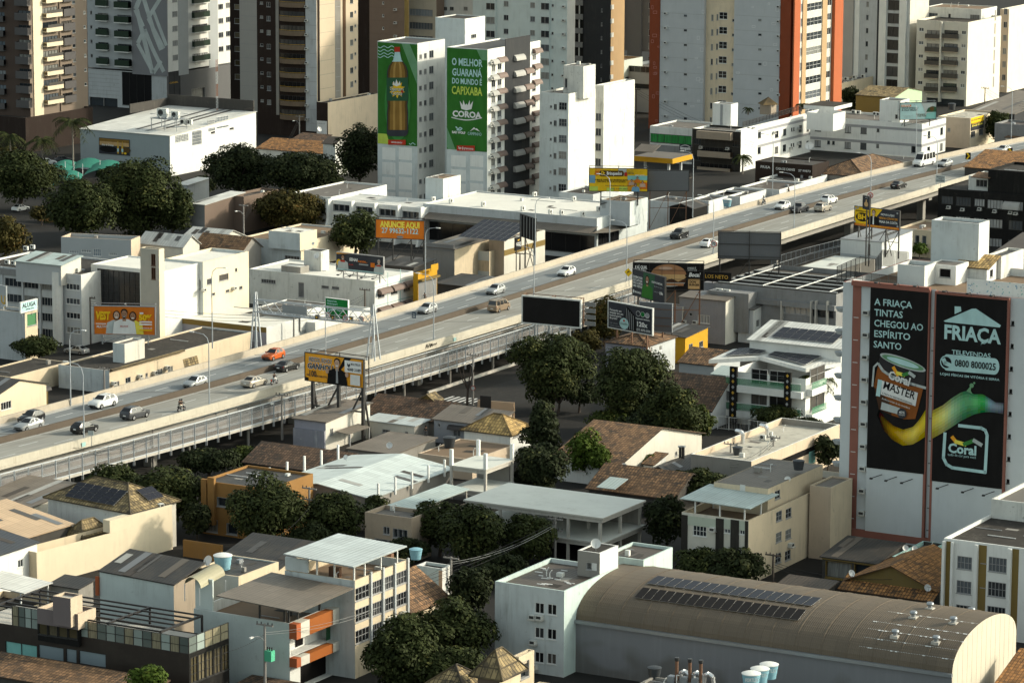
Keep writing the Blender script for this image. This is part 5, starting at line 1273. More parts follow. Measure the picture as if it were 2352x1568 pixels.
# --- paint advert tower
zt=Z(2127,664,1278);ft=at(2140,664,zt)
b=Bld('advert_tower','tall white and pink apartment tower carrying two black paint adverts',(2440,694),1937,2480,zt,wl='whitet',rm='flatb',par=1.0,Rb=22,cop='pinkt')
b.fbox('L',1960,651,1979,600,.08,'pinkt','pink_column');b.win('L',1963,701,1972,27,11,51.3,nx=2,fm='framew',pm='glass')
b.fbox('L',2003,652,2139,600,.5,'whitet','front_bay');b.fbox('L',2152,668,2321,600,.5,'whitet','front_bay')
for u0,u1,v in ((2135,2140,664),(2151,2156,667),(2318,2322,684),(1979,2139,646)):
 if u1-u0<20:b.fbox('L',u0,v,u1,590,.56,'pinkt','pink_edge')
b.fbox('L',1960,1212,2139,16,.6,'pinkt','pink_band');b.fbox('L',1960,643,2139,11,.6,'pinkt','pink_band');b.fbox('L',2152,668,2321,5,.6,'pinkt','pink_band')
b.fbox('L',2140.5,664,2150.5,610,.02,'whitet','light_well');b.win('L',2142,735,2149,17,10,51.8,k='d',nx=1,fm='framed')
b.win('L',2323,737,2330,10,11,51.8,k='d',nx=1,fm='framed');b.ac('L',1992,721,10,51.2,.8)
b.win('L',1980,1230,2060,18,k='d',nx=1);b.win('L',2065,1235,2135,18,k='d',nx=1)
b.done()
for i in range(8):
 p=b.tp(1926,752+i*52,10);zz=zt-3.6-i*2.95;c=MB();c.lathe([(0,-.7),(.5,-.55),(.75,-.1),(.8,0),(.7,0),(.6,-.1),(0,-.2)],12,'greyl',(-b.a-.75,1.2,zz));c.obj('planter_bowl',b.root)
 q=b.mw @ Vector((-b.a-.75,1.2,zz));
zr=zt-1.0
w=Bld('roof_room','',(2124,612),2062,2150,zt+1.8,zr,parent=b,wl='whiteb',wr='white',rm='flatd',par=.5);w.done()
w=Bld('roof_room','',(2196,611),2133,2225,zt+1.6,zr,parent=b,wl='whitec',wr='white',rm='flatg',par=.15);w.win('L',2158,616,2184,20,nx=1,pm='dark');w.ac('L',2140,627);w.done()
w=Bld('tile_room','',(2267,615),2197,2290,zt+1.0,zr-1,parent=b,wl='whiteb',wr='white',roof='shed',rm='tiley',hs=(0,0,1.0,1.0),ov=.4);w.fbox('L',2200,617,2211,28,.04,'offw','door');w.win('R',2274,620,2281,18,nx=1,pm='glassd');w.done()
w=Bld('water_tower','',(2249,514),2140,2273,zt+6.5,zr,parent=b,wl='whiteb',wr='white',rm='flatg',par=.4);w.done()
w=Bld('rear_room','',(2300,590),2262,2352,zt+2.0,zr,parent=b,wl='whited',wr='whited',rm='roofd',par=.3);w.done()
w=Bld('mosaic_parapet','',(2400,657),2221,2410,zt+1.3,zr,parent=b,wl='whitec',roof='none',Rb=.3)
rr=random.Random(5)
for i in range(60):
 x=-rr.random()*w.a;z=rr.random()*2.1+.1;c=MB();c.box(x,-.02,z,x+.14,-.004,z+.14,rr.choice(['pteal','pbl','psil']));w.q('mosaic_tile',c)
w.done()
def fence(name,label,pts,h,m='framed',post=1.5,fill=None,cat='fence',n=None,z=None):
 t=thing(name,label,cat,pts[0]);o=Vector(pts[0])
 for p,q in zip(pts,pts[1:]):
  p,q=Vector(p)-o,Vector(q)-o;k=max(1,int((q-p).length/post));up=Vector((0,0,h))
  for i in range(k+1):c=MB();a=p.lerp(q,i/k);c.bar(a,a+up,.05,m);c.obj('post',t)
  c=MB();c.bar(p+up,q+up,.04,m);c.bar(p+up*.08,q+up*.08,.035,m);c.obj('rail',t)
  for i in range(k):
   a,d=p.lerp(q,(i+.06)/k),p.lerp(q,(i+.94)/k);c=MB()
   if fill:c.quad(a+up*.1,d+up*.1,d+up*.97,a+up*.97,fill);c.obj('infill_panel',t)
   else:
    for j in range(7):e=a.lerp(d,j/6);c.bar(e+up*.08,e+up,.012,m)
    c.obj('bar_panel',t)
 return t
fence('terrace_fence','black glazed fence round the roof terrace of the paint advert tower',[b.mw @ b.tp(*q,zr) for q in ((1922,652),(1975,628),(2010,634),(2025,613),(2085,618))],2.3,'framed',1.6,'mesh')
fence('parapet_railing','dark low railing on the front parapet of the paint advert tower',[b.mw @ b.tp(*q,zt) for q in ((1962,641),(2060,652))],1.0,'framed',1.2,'mesh')
TW=b
# --- flat roofed beige building
b=Bld('flat_roof_house','beige building with a wide stained flat roof, left of the paint advert tower',(1726,1059),1587,1929,5.5,wl='conc',wr='beige',rm='flatc',par=.9,cop='whitec')
b.fbox('R',1735,1080,1900,14,.02,'dark','window_band');b.fbox('R',1858,1038,1872,30,.04,'pteal','shop_poster')
for u,v in ((1706,1018),(1762,1005)):
 p=b.tp(u,v,4.6);c=MB();c.tube([(p.x,p.y,4.6),(p.x,p.y,6.0),(p.x-.3,p.y,6.3),(p.x-1.2,p.y+.3,6.3)],.32,'alu',8);b.q('duct',c)
b.done()
t_=tank(b.mw @ b.tp(1694,1044,4.6),'squat black water tank in the front corner of the stained flat roof',.75,'tankd')
for u,v,l in ((1752,1010,'left'),(1768,1002,'right'),(1776,1012,'front')):ac_unit(b.mw @ b.tp(u,v,4.6),R(TH),l+' air conditioner on the stained flat roof')
# --- white modern house with solar roofs
b=Bld('modern_house','white three storey house with zigzag solar roofs and green glass balconies',(1851,870),1676,1935,Z(1851,870,990),wl='whitec',wr='whitec',roof='none')
k2=.1
b.win('L',1726,846,1763,34,3,58,nx=2,fm='frame',pm='glassd');b.win('L',1768,850,1803,34,3,58,nx=2,fm='frame',pm='glassd');b.win('R',1862,848,1895,34,2,62,nx=2,pm='glassd')
for i in range(2):
 v=878+i*57
 b.fbox('L',1674,v-3+4,1850,15,1.4,'whitec','balcony_slab');b.fbox('L',1676,v-16,1848,15,1.36,'ggl','glass_rail',1.3);b.fbox('L',1676,v-18,1848,1.5,1.4,'framew','hand_rail',1.28)
 b.fbox('R',1852,v+16,1885,15,1.0,'whitec','balcony_slab');b.fbox('R',1852,v,1885,15,.98,'ggl','glass_rail',.94)
for u0,u1,v in ((1686,1702,838),(1811,1826,851)):
 b.fbox('L',u0,v,u1,130,1.5,'black','patterned_column',1.0)
 x0,x1,z0,z1=b.rect('L',u0,v,u1,130)
 for i in range(9):
  zc=z1-.5-i*.88;xc=(x0+x1)/2
  c=MB();c.face([(xc-.25,-1.52,zc),(xc,-1.52,zc-.3),(xc+.25,-1.52,zc),(xc,-1.52,zc+.3)],'pgold' if i % 2==0 else 'pgrey');b.q('column_tile',c)
zc=b.h+.5
A,B,C_,D=b.tp(1628,826,zc),b.tp(1746,819,zc+.2),b.tp(1851,846,zc),b.tp(1936,832,zc);bk=Vector((.0,8.5,.35));m=MB()
for p,q in ((A,B),(B,C_)):m.roofq(p,q,q+bk,p+bk,'roofw');m.quad(p-Vector((0,0,.6)),q-Vector((0,0,.6)),q,p,'whitec');m.quad(q+bk-Vector((0,0,.6)),p+bk-Vector((0,0,.6)),p-Vector((0,0,.6)),q-Vector((0,0,.6)),'whitec')
m.face([C_,D,D+Vector((-2,5,.3)),C_+bk],'roofw',[(0,0),(6,0),(6,6),(0,8)]);m.quad(C_-Vector((0,0,.6)),D-Vector((0,0,.6)),D,C_,'whitec');b.q('lower_roof',m)
b.done()
def on_plane(p,q,x0,x1,y0,y1):g=lambda x,y:b.mw @ (p.lerp(q,x)+bk*y+Vector((0,0,.08+.25*y)));return [g(x0,y0),g(x1,y0),g(x1,y1),g(x0,y1)]
MH,AL,AR=b,on_plane(A,B,.22,.93,.16,.78),on_plane(B,C_,.10,.93,.12,.80)
w=Bld('upper_pavilion','',(1932,800),1722,1990,zc+2.2,zc-.2,parent=b,wl='whitec',roof='shed',rm='roofw',hs=(0,0,1.7,1.7),ov=.4,Rb=8);w.done()
array('left solar panel field on the lower white zigzag roof',AL,5,3,'solar fields of the white modern house');array('right solar panel field on the lower white zigzag roof',AR,4,4,'solar fields of the white modern house')
array('upper solar panel field on the pavilion roof of the white modern house',[w.mw @ Vector((-w.a*.80,1.2,w.h+.3)),w.mw @ Vector((-w.a*.12,1.2,w.h+.3)),w.mw @ Vector((-w.a*.12,5.6,w.h+1.25)),w.mw @ Vector((-w.a*.80,5.6,w.h+1.25))],7,2)
# --- white gable house and tile roofs
b=Bld('gable_house','white gabled house with a broad brown tile roof among trees',(1417,1069),1268,1612,3.2,wl='whitec',wr='offw',roof='gx',rm='tile',rh=3.2,ov=.5)
b.win('R',1505,1010,1514,16,nx=2,fm='frameb',pm='glassd');b.win('R',1527,1004,1530,20,nx=1,pm='glassd');b.win('R',1533,1003,1536,20,nx=1,pm='glassd');b.win('R',1468,1026,1476,15,nx=2,fm='frameb');b.win('R',1550,1038,1556,10,nx=1);b.done()
w=Bld('porch','',(1500,1066),1478,1530,2.4,parent=b,wl='white',roof='shed',rm='tile',hs=(0,0,.8,.8),Rb=4);w.done()
dish(b.mw @ Vector((.8,.6,2.6)),R(TH+30),'satellite dish at the front corner of the white gabled house')
b=Bld('long_tile_house','long low house with patchy brown tile roof behind the big open slab building',(1545,1142),1352,1600,2.8,wl='concd',roof='gx',rm='tile',rh=2.4,ov=.4,Rb=11);canopy(b,'zinc_sheet',(1412,1123),1370,1443,3.6,.08,'zincl',hs=(.0,0,.7,.7));b.done()
b=Bld('dark_gable_shed','dark gabled roof with two metal chimneys between the gable house and the flat roof',(1560,1097),1468,1640,2.6,wl='concd',roof='gy',rm='roofd',rh=1.3,ov=.3,Rb=10)
for u in (1562,1569):
 p=b.tp(u,1058,3.4);c=MB();c.cyl((p.x,p.y,3),(p.x,p.y,5.4),.22,8,'framed');c.cyl((p.x,p.y,5.4),(p.x,p.y,5.55),.36,8,'steel');b.q('chimney',c)
b.done()
# --- open concrete frames and white sheds
def frame_building(name,label,F,L,Rr,z,levels,cols,wl='concl',slabm='slabw',rear='conc'):
 b=Bld(name,label,F,L,Rr,z,wl=wl,roof='none',base=0)
 b.wl=b.wr=None
 for zl in levels:
  c=MB();c.box(-b.a-.25,-.25,zl-.22,.25,b.b+.25,zl,'concl',slabm);b.q('slab',c)
  c=MB();c.box(-b.a,.0,zl-.75,0,.25,zl-.225,'concl');c.box(-.25,.26,zl-.75,0,b.b,zl-.225,'concl');b.q('beam',c)
 for x in cols[0]:
  for y in cols[1]:
   c=MB();c.box(-b.a*x-.17,b.b*y-.17,-.2,-b.a*x+.17,b.b*y+.17,levels[0]-.23,'concl');b.q('column',c)
 c=MB();c.box(-b.a+.1,b.b-.3,0,-.3,b.b-.1,levels[0]-.8,rear);b.q('rear_wall',c)
 tgt=b.root
 for t in b.todo:t[2].obj(t[1],tgt)
 return b
frame_building('open_slab_building','unfinished open concrete building with a wide white roof slab',(1383,1188),1070,1478,6.5,(6.5,3.2),((.02,.25,.5,.75,.98),(.02,.5,.98)))
b=frame_building('column_frame','unfinished concrete frame with tall white columns beside the white gabled shed',(1115,1077),1037,1176,6.2,(6.2,3.0),((.0,1),(0,1)))
for x in (0,1):
 for y in (0,1):c=MB();c.box(-b.a*x-.22,b.b*y-.22,6.2,-b.a*x+.22,b.b*y+.22,8.4,'whitec');c.obj('column',b.root)
b=Bld('white_shed','large white gabled metal shed with stub columns along its walls',(850,1143),614,1040,4.6,wl='conc',roof='gy',rm='roofws',rh=1.1,ov=.3)
for i in range(5):
 y=b.b*(i+.3)/5;c=MB();c.box(.35,y-.13,4.0,.6,y+.13,6.4,'whitec');b.q('column',c)
 c=MB();c.box(-b.a-.6,y-.13,4.0,-b.a-.35,y+.13,6.6,'whitec');b.q('column',c)
b.done()
b=Bld('lean_to','open sided lean-to with pale metal roof in front of the white gabled shed',(940,1173),880,1078,4.0,wl='concd',roof='none',base=0);canopy(b,'roof',(942,1174),884,1080,4.3,.14,'zincl',[(.04,.05),(.96,.05),(.96,.5),(.96,.95)],0,'concl',(.3,0,0,.3));b.h=2.2;b.done()
b=Bld('brown_wall_house','grey brown house front with dark openings under the trees left of the slab building',(945,1190),838,990,6.0,wl='beiged',rm='flatg');b.win('L',880,1208,895,18,k='d');b.win('L',902,1212,936,22,k='d',nx=3);b.win('L',860,1235,936,8,k='d',nx=5);b.done()
# --- orange house behind trees
b=Bld('orange_house','ochre two storey house with a black roof half hidden by trees',(614,1123),462,719,Z(614,1123,1245),wl='orangew',wr='orangew',rm='roofd',par=.3)
b.fbox('L',466,1098,478,110,.5,'orangew','pillar');b.fbox('L',481,1094,496,110,.5,'orangew','pillar');b.win('L',498,1140,540,22,k='d',nx=2);b.win('L',560,1146,600,22,k='d',nx=2);b.win('L',472,1190,500,30,k='d',nx=1);b.win('L',520,1200,545,26,k='d',nx=1);b.done()
b=Bld('ochre_garden_wall','low ochre garden wall along the street under the orange house',(508,1252),420,515,2.2,wl='orangew',roof='flat',par=.05,cat='wall',Rb=.4);b.done()
# --- left: long cream wall house
b=Bld('cream_wall_house','house behind a very long sunlit cream wall, left',(84,1268),20,396,4.4,La=3,th=TL_,wl='cream',wr='creaml',roof='none')
c=MB();c.box(-1.2,b.fp('R',252,1190)[0],4.4,-.004,b.b-.05,6.0,'creaml');b.q('upper_wall',c)
b.done()
b=Bld('peach_roof_house','low house with a wide peach coloured corrugated roof at the left',(60,1233),-90,165,4.8,th=TL_,wl='concd',roof='shed',rm='roofpk',hs=(1.5,0,.2,1.7));b.done()
b=Bld('solar_tile_house','mossy hip roofed house with two solar arrays at the left',(298,1172),110,404,6.4,th=TL_,wl='white',wr='offw',roof='hip',rm='tilem',rh=2.3,ov=.5);b.win('R',322,1170,340,10,nx=3,fm='framew');b.ac('R',365,1163);b.done()
q_=min(b.a,b.b)/2;y1=q_*.66;f=lambda x,y:b.mw @ Vector((x,y,b.h+b.rh*y/q_+.05));f2=lambda x,y:b.mw @ Vector((x,y,b.h-b.rh*x/q_+.05))
array('large black solar array on the mossy hip roof',[f(-b.a+y1,.1),f(-y1,.1),f(-y1,y1),f(-b.a+y1,y1)],6,4);array('small solar array right of the large one on the mossy roof',[f2(-.6,4.2),f2(-.6,7.2),f2(-2.8,7.2),f2(-2.8,4.2)],3,2)
b=Bld('courtyard_pavilion','small mossy hip roofed pavilion inside the courtyard of the cream wall',(188,1229),152,250,4.0,th=TL_,wl='white',roof='hip',rm='tilem',rh=1.5,ov=.3);b.done()
b=Bld('white_corner_house','white house with blue black corrugated roof at the left edge',(-6,1274),-60,85,5.2,La=12,wl='white',wr='whitec',roof='shed',rm='roofbl',hs=(1.6,0,0,1.6));b.win('R',41,1286,53,18,nx=2,fm='framew',pm='glass');b.done()
b=Bld('pale_canopy','stepped pale blue awning roofs beside the white corner house',(56,1361),-60,122,2.8,wl='cream',roof='none',base=0,cat='canopy');canopy(b,'roof',(56,1362),-60,122,3.0,.1,'roofw',[(.9,.05),(.95,.9)],0,'framew',(.5,0,.1,.6));b.h=.8;b.done()
b=Bld('yard_shed','little yard shed with dark roof between cream wall and pergola',(180,1350),116,214,2.8,wl='conc',roof='shed',rm='roofd',hs=(0,0,.4,.4));b.done()
b=Bld('grey_roof_house','old patched grey roofs below the footway at the left edge',(66,1166),-60,192,4.2,wl='offw',roof='shed',rm='roofas',hs=(.2,0,.8,1.0));b.done()
# --- cluster under the footway
b=Bld('lilac_shack','peeling lilac grey house with two corrugated roofs under the yellow billboard',(748,968),676,850,Z(748,968,1036),wl='lilac',wr='offw',roof='shed',rm='roofas',hs=(0,0,.7,.7),ov=.35);b.fbox('L',676,981,748,52,.35,'lilacd','lower_front');b.win('R',758,985,765,14,nx=2);canopy(b,'porch_roof',(800,997),770,852,2.6,.06,'roofas',[(.95,.1),(.95,.95)],0,'frame',(.25,0,0,.25));b.done()
b=Bld('low_row_house','low row house with a pale strip roof behind the lilac shack',(952,977),838,984,2.9,wl='offw',wr='conc',roof='shed',rm='rooflb',hs=(0,0,.2,.2));b.win('L',878,985,896,7,nx=3,k='d');b.win('L',930,990,937,9);b.done()
b=Bld('patched_roofs','patchwork of rusty flat roofs between the lilac shack and the white shed',(905,1042),800,1000,1.7,wl='conc',roof='shed',rm='roofas',hs=(0,0,.3,.3));b.done()
b=Bld('grey_house','grey house with pinkish corrugated roof and a dark window awning',(1135,977),997,1176,Z(1135,977,1032),wl='greyt2',wr='beige',roof='shed',rm='roofas',hs=(0,0,1.1,1.1),ov=.3);b.awn('L',1032,974,1074,10,.8,'awnd');b.win('L',1041,987,1058,14,nx=2);b.win('L',1006,972,1011,8,nx=1);b.ac('L',1111,986);b.done()
b=Bld('long_tiled_house','long house with dark mottled tiles directly behind the yellow billboard posts',(1006,966),836,1060,2.6,wl='conc',roof='gx',rm='tiled',rh=2.1,ov=.4,Rb=9.5);b.done()
b=Bld('yellow_tile_house','house with bright straw coloured hip tiles right of the grey house',(1172,994),1066,1221,3.8,wl='whitec',roof='hip',rm='tiley',rh=1.9,ov=.5);b.win('R',1178,992,1192,14,nx=2);b.done()
b=Bld('tile_hut','little tile roofed hut raised on stilts above a tiled roof',(998,919),964,1014,4.6,2.4,wl='olive',wr='olive',roof='gy',rm='tilem',rh=.9,ov=.35,base=0,cat='hut');b.win('L',968,917,986,12,k='d',nx=1);[b.post(u,v,-2.4,0,.12,'olive','stilt') for u,v in ((966,932),(997,938),(1013,932))];b.done()
b=Bld('dark_tile_row','dark mottled tile roof left of the white shed',(772,1086),560,830,2.8,wl='concd',roof='gx',rm='tiled',rh=2,ov=.3,Rb=10);b.done()
b=Bld('low_dark_roof','flat grey roof with a black water tank behind the concrete columns',(1085,1056),960,1180,3.0,wl='beige',rm='flatb',par=.1);b.done()
tank(b.mw @ b.tp(1032,1026,3.0),'black water tank with a fluted lid behind the concrete columns',.95,'tankd')
dish(at(1035,1050,3)*0+b.mw @ b.tp(895,1033,2.0),R(TH+20),'white satellite dish at the foot of the patchwork roofs',1.2);dish(at(795,1058,5),R(TH),'white satellite dish at the far eave of the white shed',.9)
b=Bld('gate_house','peach garden wall with a black striped gate by the zebra crossing',(1180,925),1097,1262,2.6,wl='peach',wr='peach',roof='flat',par=.1,th=-20,cat='wall',Rb=.5);b.fbox('L',1103,908,1128,30,.05,'sblack','gate');b.done()
# --- right of the trees, towards the viaduct
b=Bld('dark_tile_house','house with a large dark brown roof between the trees and the white modern house',(1633,940),1480,1716,3.2,wl='greyl',wr='greyl',roof='gx',rm='tiled',rh=3.9,ov=.4);b.done()
b=Bld('small_tile_house','brown tile roof at the foot of the orange house',(1640,838),1560,1700,3.2,wl='greyt',roof='gx',rm='tile',rh=1.7,ov=.3);b.done()
b=Bld('zinc_shed','pale corrugated shed roof beside the white modern house',(1676,862),1636,1700,3.2,wl='conc',roof='shed',rm='zincl',hs=(0,0,.6,.6));b.done()
b=Bld('amber_house','bright amber yellow house with a dark corrugated roof',(1574,774),1450,1626,Z(1574,774,822)+1,wl='yel',wr='yel',roof='shed',rm='roofd',hs=(0,0,.5,.5));b.win('R',1582,791,1591,14,nx=2);b.win('R',1606,785,1615,14,nx=2);b.done()
b=Bld('arched_window_house','lilac grey house with arched windows above the tree crowns',(1486,793),1391,1551,5.6,wl='lilac',wr='greyl',roof='hip',rm='tile',rh=1.0,ov=.4)
for u,v,w_ in ((1408,797,20),(1449,800,20)):
 x0,x1,z0,z1=b.rect('L',u,v,u+w_,21);c=MB();n=10;xc=(x0+x1)/2;r=(x1-x0)/2
 for s_,d,m in ((1.18,.03,'dark'),(1,.05,'pw'),(.9,.06,'glassd')):
  pts=[(xc-r*s_,-d,z0),(xc+r*s_,-d,z0)]+[(xc+r*s_*math.cos(math.pi*i/n),-d,z1-r+r*s_*math.sin(math.pi*i/n)) for i in range(n+1)];c.face(pts,m)
 for i in range(1,6):c.box(x0+(x1-x0)*i/6-.02,-.09,z0,x0+(x1-x0)*i/6+.02,-.065,z1-.1,'pw')
 b.q('window',c)
b.win('R',1495,797,1499,12,nx=1,fm='framew');b.win('R',1514,794,1520,12,nx=1,fm='framew');b.done()
b=Bld('concrete_house','bare grey concrete house with rust brown roof behind the apartment advert',(1667,691),1561,1696,Z(1667,691,792),wl='conc2',wr='offw',roof='shed',rm='roofas',hs=(0,0,.5,.5),ov=.2);b.win('L',1603,722,1630,19,nx=4,pm='glasc',fm='framew');b.win('L',1583,718,1590,7,nx=1);b.ac('L',1598,742);b.ac('L',1573,741);b.win('R',1688,754,1691,8,nx=1);b.done()
w=Bld('side_annex','',(1567,705),1520,1580,6.0,parent=b,wl='conc2',wr='offw',rm='flatb',par=.1);w.win('R',1569,716,1576,16,nx=1);w.done()
b=Bld('small_grey_house','small pale grey house right of the bare concrete house',(1731,710),1696,1751,6.0,wl='greyl',wr='white',roof='shed',rm='roofg',hs=(0,0,.4,.4));b.win('R',1737,735,1745,17,nx=1,fm='framew');b.done()
# --- grid roof building
b=Bld('grid_roof_building','dark building whose flat roof is crossed by a grid of white beams',(1921,676),1640,1990,Z(1921,676,800),wl='greyd',wr='greyd',rm='flatg2',par=.8,cop='concd',Rb=24)
for i in range(5):
 y=1.2+i*3.6;c=MB();c.bar((-b.a+.3,y,b.h+.1),(-.3,y,b.h+.1),.07,'framew');b.q('roof_beam',c);c=MB();c.box(-b.a+.3,y-.15,b.h-.8,-.3,y+.15,b.h+.02,'concd');b.q('roof_beam',c)
for i in range(4):
 x=-1.5-i*(b.a-3)/3.2;c=MB();c.bar((x,.5,b.h+.26),(x,21,b.h+.26),.085,'framew');b.q('roof_beam',c)
b.win('L',1800,695,1864,24,nx=5,pm='glasc',fm='frame');b.win('L',1866,703,1915,22,nx=3,fm='framed');b.fbox('L',1740,684,1921,12,.7,'greyd','ledge')
for u in (1797,1865,1876,1902):b.fbox('L',u,690,u+3,60,.8,'concl','rib')
b.fbox('L',1648,660,1740,90,3.5,'greyd','low_wing');b.done()
for i,(u,v,s_) in enumerate(((1666,664,1.25),(1683,666,1.25),(1700,671,.8),(1722,673,.8))):ac_unit(b.mw @ Vector((b.fp('L',u,v)[0],-2.4,b.fp('L',u,v+8)[1])),R(TH),['leftmost tall','second tall','left small','right small'][i]+' white condenser on the dark ledge left of the grid roof','condensers on the ledge',s_)
b=Bld('metal_shed','white corrugated box shed with grey roof on a pale terrace by the viaduct',(2026,556),1931,2096,9.0,wl='corrw',wr='corrw',roof='shed',rm='zinc',hs=(0,0,.4,.4),ov=.15);b.fbox('L',1931,581,2026,60,.02,'greyt','lower_wall');b.win('L',1992,560,2000,29,nx=1,k='d')
for i in range(26):x=-b.a+.25+i*(b.a-.4)/26;c=MB();c.box(x,-.05,6.4,x+.1,-.004,8.98,'corrw');b.q('sheet_rib',c)
b.done()
b=Bld('pale_terrace','bare pale concrete terrace in front of the box shed',(1932,620),1838,2010,6.2,wl='conc',rm='slabw',par=.05);b.done()
fence('ramp_railing','grey steel ramp railing running up to the viaduct footway',[at(1772,610,5.5),at(1850,588,5.5),at(1935,566,5.5)],1.5,'steel',1.8,None)
fence('ramp_railing','second grey ramp railing nearer the grid roof',[at(1790,622,5.0),at(1860,600,5.0),at(1932,580,5.0)],1.5,'steel',1.8,None)
b=Bld('rear_yard_house','cream walled yard house with tile trimmed pillars behind the box shed',(2140,530),2062,2200,5.5,wl='creamd',rm='flatb',par=.4);[b.win('L',2070+i*16,538+i,2080+i*16,20,k='d',nx=1) for i in range(4)];b.done()
# --- black building
b=Bld('black_building','black painted building with curtained windows by the viaduct at the right edge',(2440,455),2155,2480,Z(2155,424,545),wl='black',rm='flatd',par=.3,Rb=16)
b.win('L',2163,450,2189,17,3,44,nx=4,fm='framed',pm='glasc');b.win('L',2196,452,2230,19,3,44,nx=5,fm='framed',pm='glasc');b.win('L',2238,456,2262,17,3,44,nx=4,fm='framed',pm='glasc');b.win('L',2268,458,2304,20,3,44,nx=5,fm='framed',pm='glasc');b.win('L',2318,462,2350,20,3,44,nx=4,fm='framed',pm='glasc')
b.awn('L',2307,462,2344,17,1.1,'awng');[b.ac('L',u,v) for u,v in ((2212,483),(2251,482),(2286,487),(2322,490),(2334,492),(2180,478))];b.done()
w=Bld('upper_block','',(2440,402),2270,2480,b.h+4.5,b.h-1,parent=b,wl='black',rm='flatd',Rb=14);w.done()
b=Bld('white_balcony_house','white house with tile canopy and railing peeping over the black building',(2285,408),2225,2320,Z(2155,424,545)+2.6,wl='white',rm='flatb',par=.2);b.win('L',2242,412,2268,16,nx=3);canopy(b,'tile_canopy',(2272,410),2229,2290,b.h+.2,.1,'tile',hs=(0,0,.6,.6));b.done()
b=Bld('brown_roof_house','brown tiled roof just beyond the near parapet at the right edge',(2470,402),2216,2500,9,wl='concd',roof='shed',rm='tileo',hs=(0,0,2.4,2.4),Rb=12);b.done()
b=Bld('ridge_roof_house','dark corrugated roofs and white parapets behind the water tower at the right edge',(2470,598),2282,2500,14,wl='white',roof='shed',rm='roofbr',hs=(0,0,1.8,1.8),Rb=14);b.done()
# ================================================================ buildings beyond the viaduct, left to right
b=Bld('cream_gable_house','cream house with dark gable roof at the far left below the parapet',(-16,912),-70,106,4.4,La=10,wl='cream',wr='creaml',roof='gx',rm='roofd',rh=1.7,ov=.3);b.win('R',2,925,26,18,nx=4,fm='framew',pm='glassd');b.done()
w=Bld('mustard_annex','',(62,900),56,110,3.0,parent=b,wl='mustard',wr='olive',rm='roofd',par=.1);w.awn('R',66,897,110,9,.8,'awnd');w.done()
Bld('dark_flat_house','low house with wide dark flat roof left of the blotchy blue wall',(24,866),-60,157,3.4,wl='beiged',wr='creamd',rm='flatd',par=.2).done()
b=Bld('blotchy_house','long low cream house with a blotchy pale blue end wall beside the viaduct',(251,851),134,577,Z(251,851,904),wl='blotch',wr='cream',rm='flatd',par=.25,cop='concl')
b.fbox('R',252,848,420,4,.5,'tilem','mossy_eave')
for u,v,w_,h in ((261,878,13,12),(288,868,12,13),(323,860,5,10),(334,857,5,10),(360,849,13,14),(385,843,12,14)):b.win('R',u,v,u+w_,h,nx=2)
for u,v in ((258,882),(318,866),(352,858),(381,846)):b.ac('R',u,v)
canopy(b,'tile_awning',(425,848),420,458,2.0,.1,'tilem',hs=(1.6,0,0,1.6));b.done()
w=Bld('roof_cabin','',(286,790),259,332,b.h+2.9,b.h-.3,parent=b,wl='whiteb',wr='offw',rm='flatg',par=.2);w.done()
b=Bld('grey_offices','long grey office building with window strips and a white round stair tower, left edge',(186,631),-60,210,Z(186,631,795),wl='greyl',wr='white',rm='flatd',par=.3,Rb=16)
for u0,u1 in ((11,49),(55,88),(95,121)):b.win('L',u0,636+u0*.1,u1,19,4,36,nx=4,fm='frame',pm='glass')
b.win('L',151,650,183,14,4,33,nx=4,fm='framew',pm='glass');b.fbox('L',-60,609,126,14,.3,'greyd','stained_band')
for u in (4,51,91,124):b.fbox('L',u,612,u+3,160,.25,'greyl','pilaster')
x=b.fp('L',139,640)[0];c=MB();c.cyl((x,-.9,0),(x,-.9,b.h+.3),.95,18,'white');b.q('stair_cylinder',c,True);b.done()
w=Bld('upper_shed','',(140,609),36,186,b.h+1.6,b.h-1,parent=b,wl='greyt',wr='offw',roof='shed',rm='zincl',hs=(0,0,.8,.8),ov=.3);w.done()
for i,(u,v) in enumerate(((17,607),(31,609),(54,611),(162,624),(176,626),(60,575),(75,572))):ac_unit(b.mw @ b.tp(u,v,b.h-.3),R(TH),['first','second','third','fourth','fifth','rear left','rear right'][i]+' white condenser counted from the left on the grey office roof','condensers on the grey office roof')
b=Bld('dark_glass_building','white building with a big dark glass front and a beige tower',(376,623),209,460,Z(376,623,800),wl='whitec',wr='white',rm='flatw',par=.2)
b.win('L',223,616,321,84,nx=8,nz=5,fm='framed',pm='glassd');b.done()
w=Bld('wing','',(466,602),380,571,b.h+.2,parent=b,wl='whiteb',wr='creaml',rm='flatw',par=.5)
w.win('L',380,625,426,36,k='d',nx=3);w.win('L',434,640,461,22,k='d',nx=2)
for u,v,w_,h in ((475,641,11,14),(503,632,22,15),(540,616,5,9),(518,666,9,7),(549,658,8,8),(485,674,9,6)):w.win('R',u,v,u+w_,h,nx=1,pm='glassd')
w.ac('R',535,664);w.ac('R',465,668);w.done()
w=Bld('tower','',(365,573),322,377,b.h+4.5,parent=b,wl='beige2',wr='creaml',rm='flatd',par=.1);w.win('L',347,583,357,27,2,31,k='d',nx=2,fm='rust');w.done()
b=Bld('low_white_hall','low hall with bright white roof and mustard fascia before the dark glass building',(612,752),377,720,4.4,wl='lilac',wr='white',rm='flatw',par=.12,cop='whitec');b.band('L',752,.9,'mustard','fascia');b.done()
b=Bld('to_let_building','pale grey corner building with to-let sign at the left edge',(57,718),-60,86,Z(57,718,830),wl='greyl',wr='cream',rm='flatg',par=.5);b.win('R',62,722,84,28,nx=1,pm='ggreen');b.done()
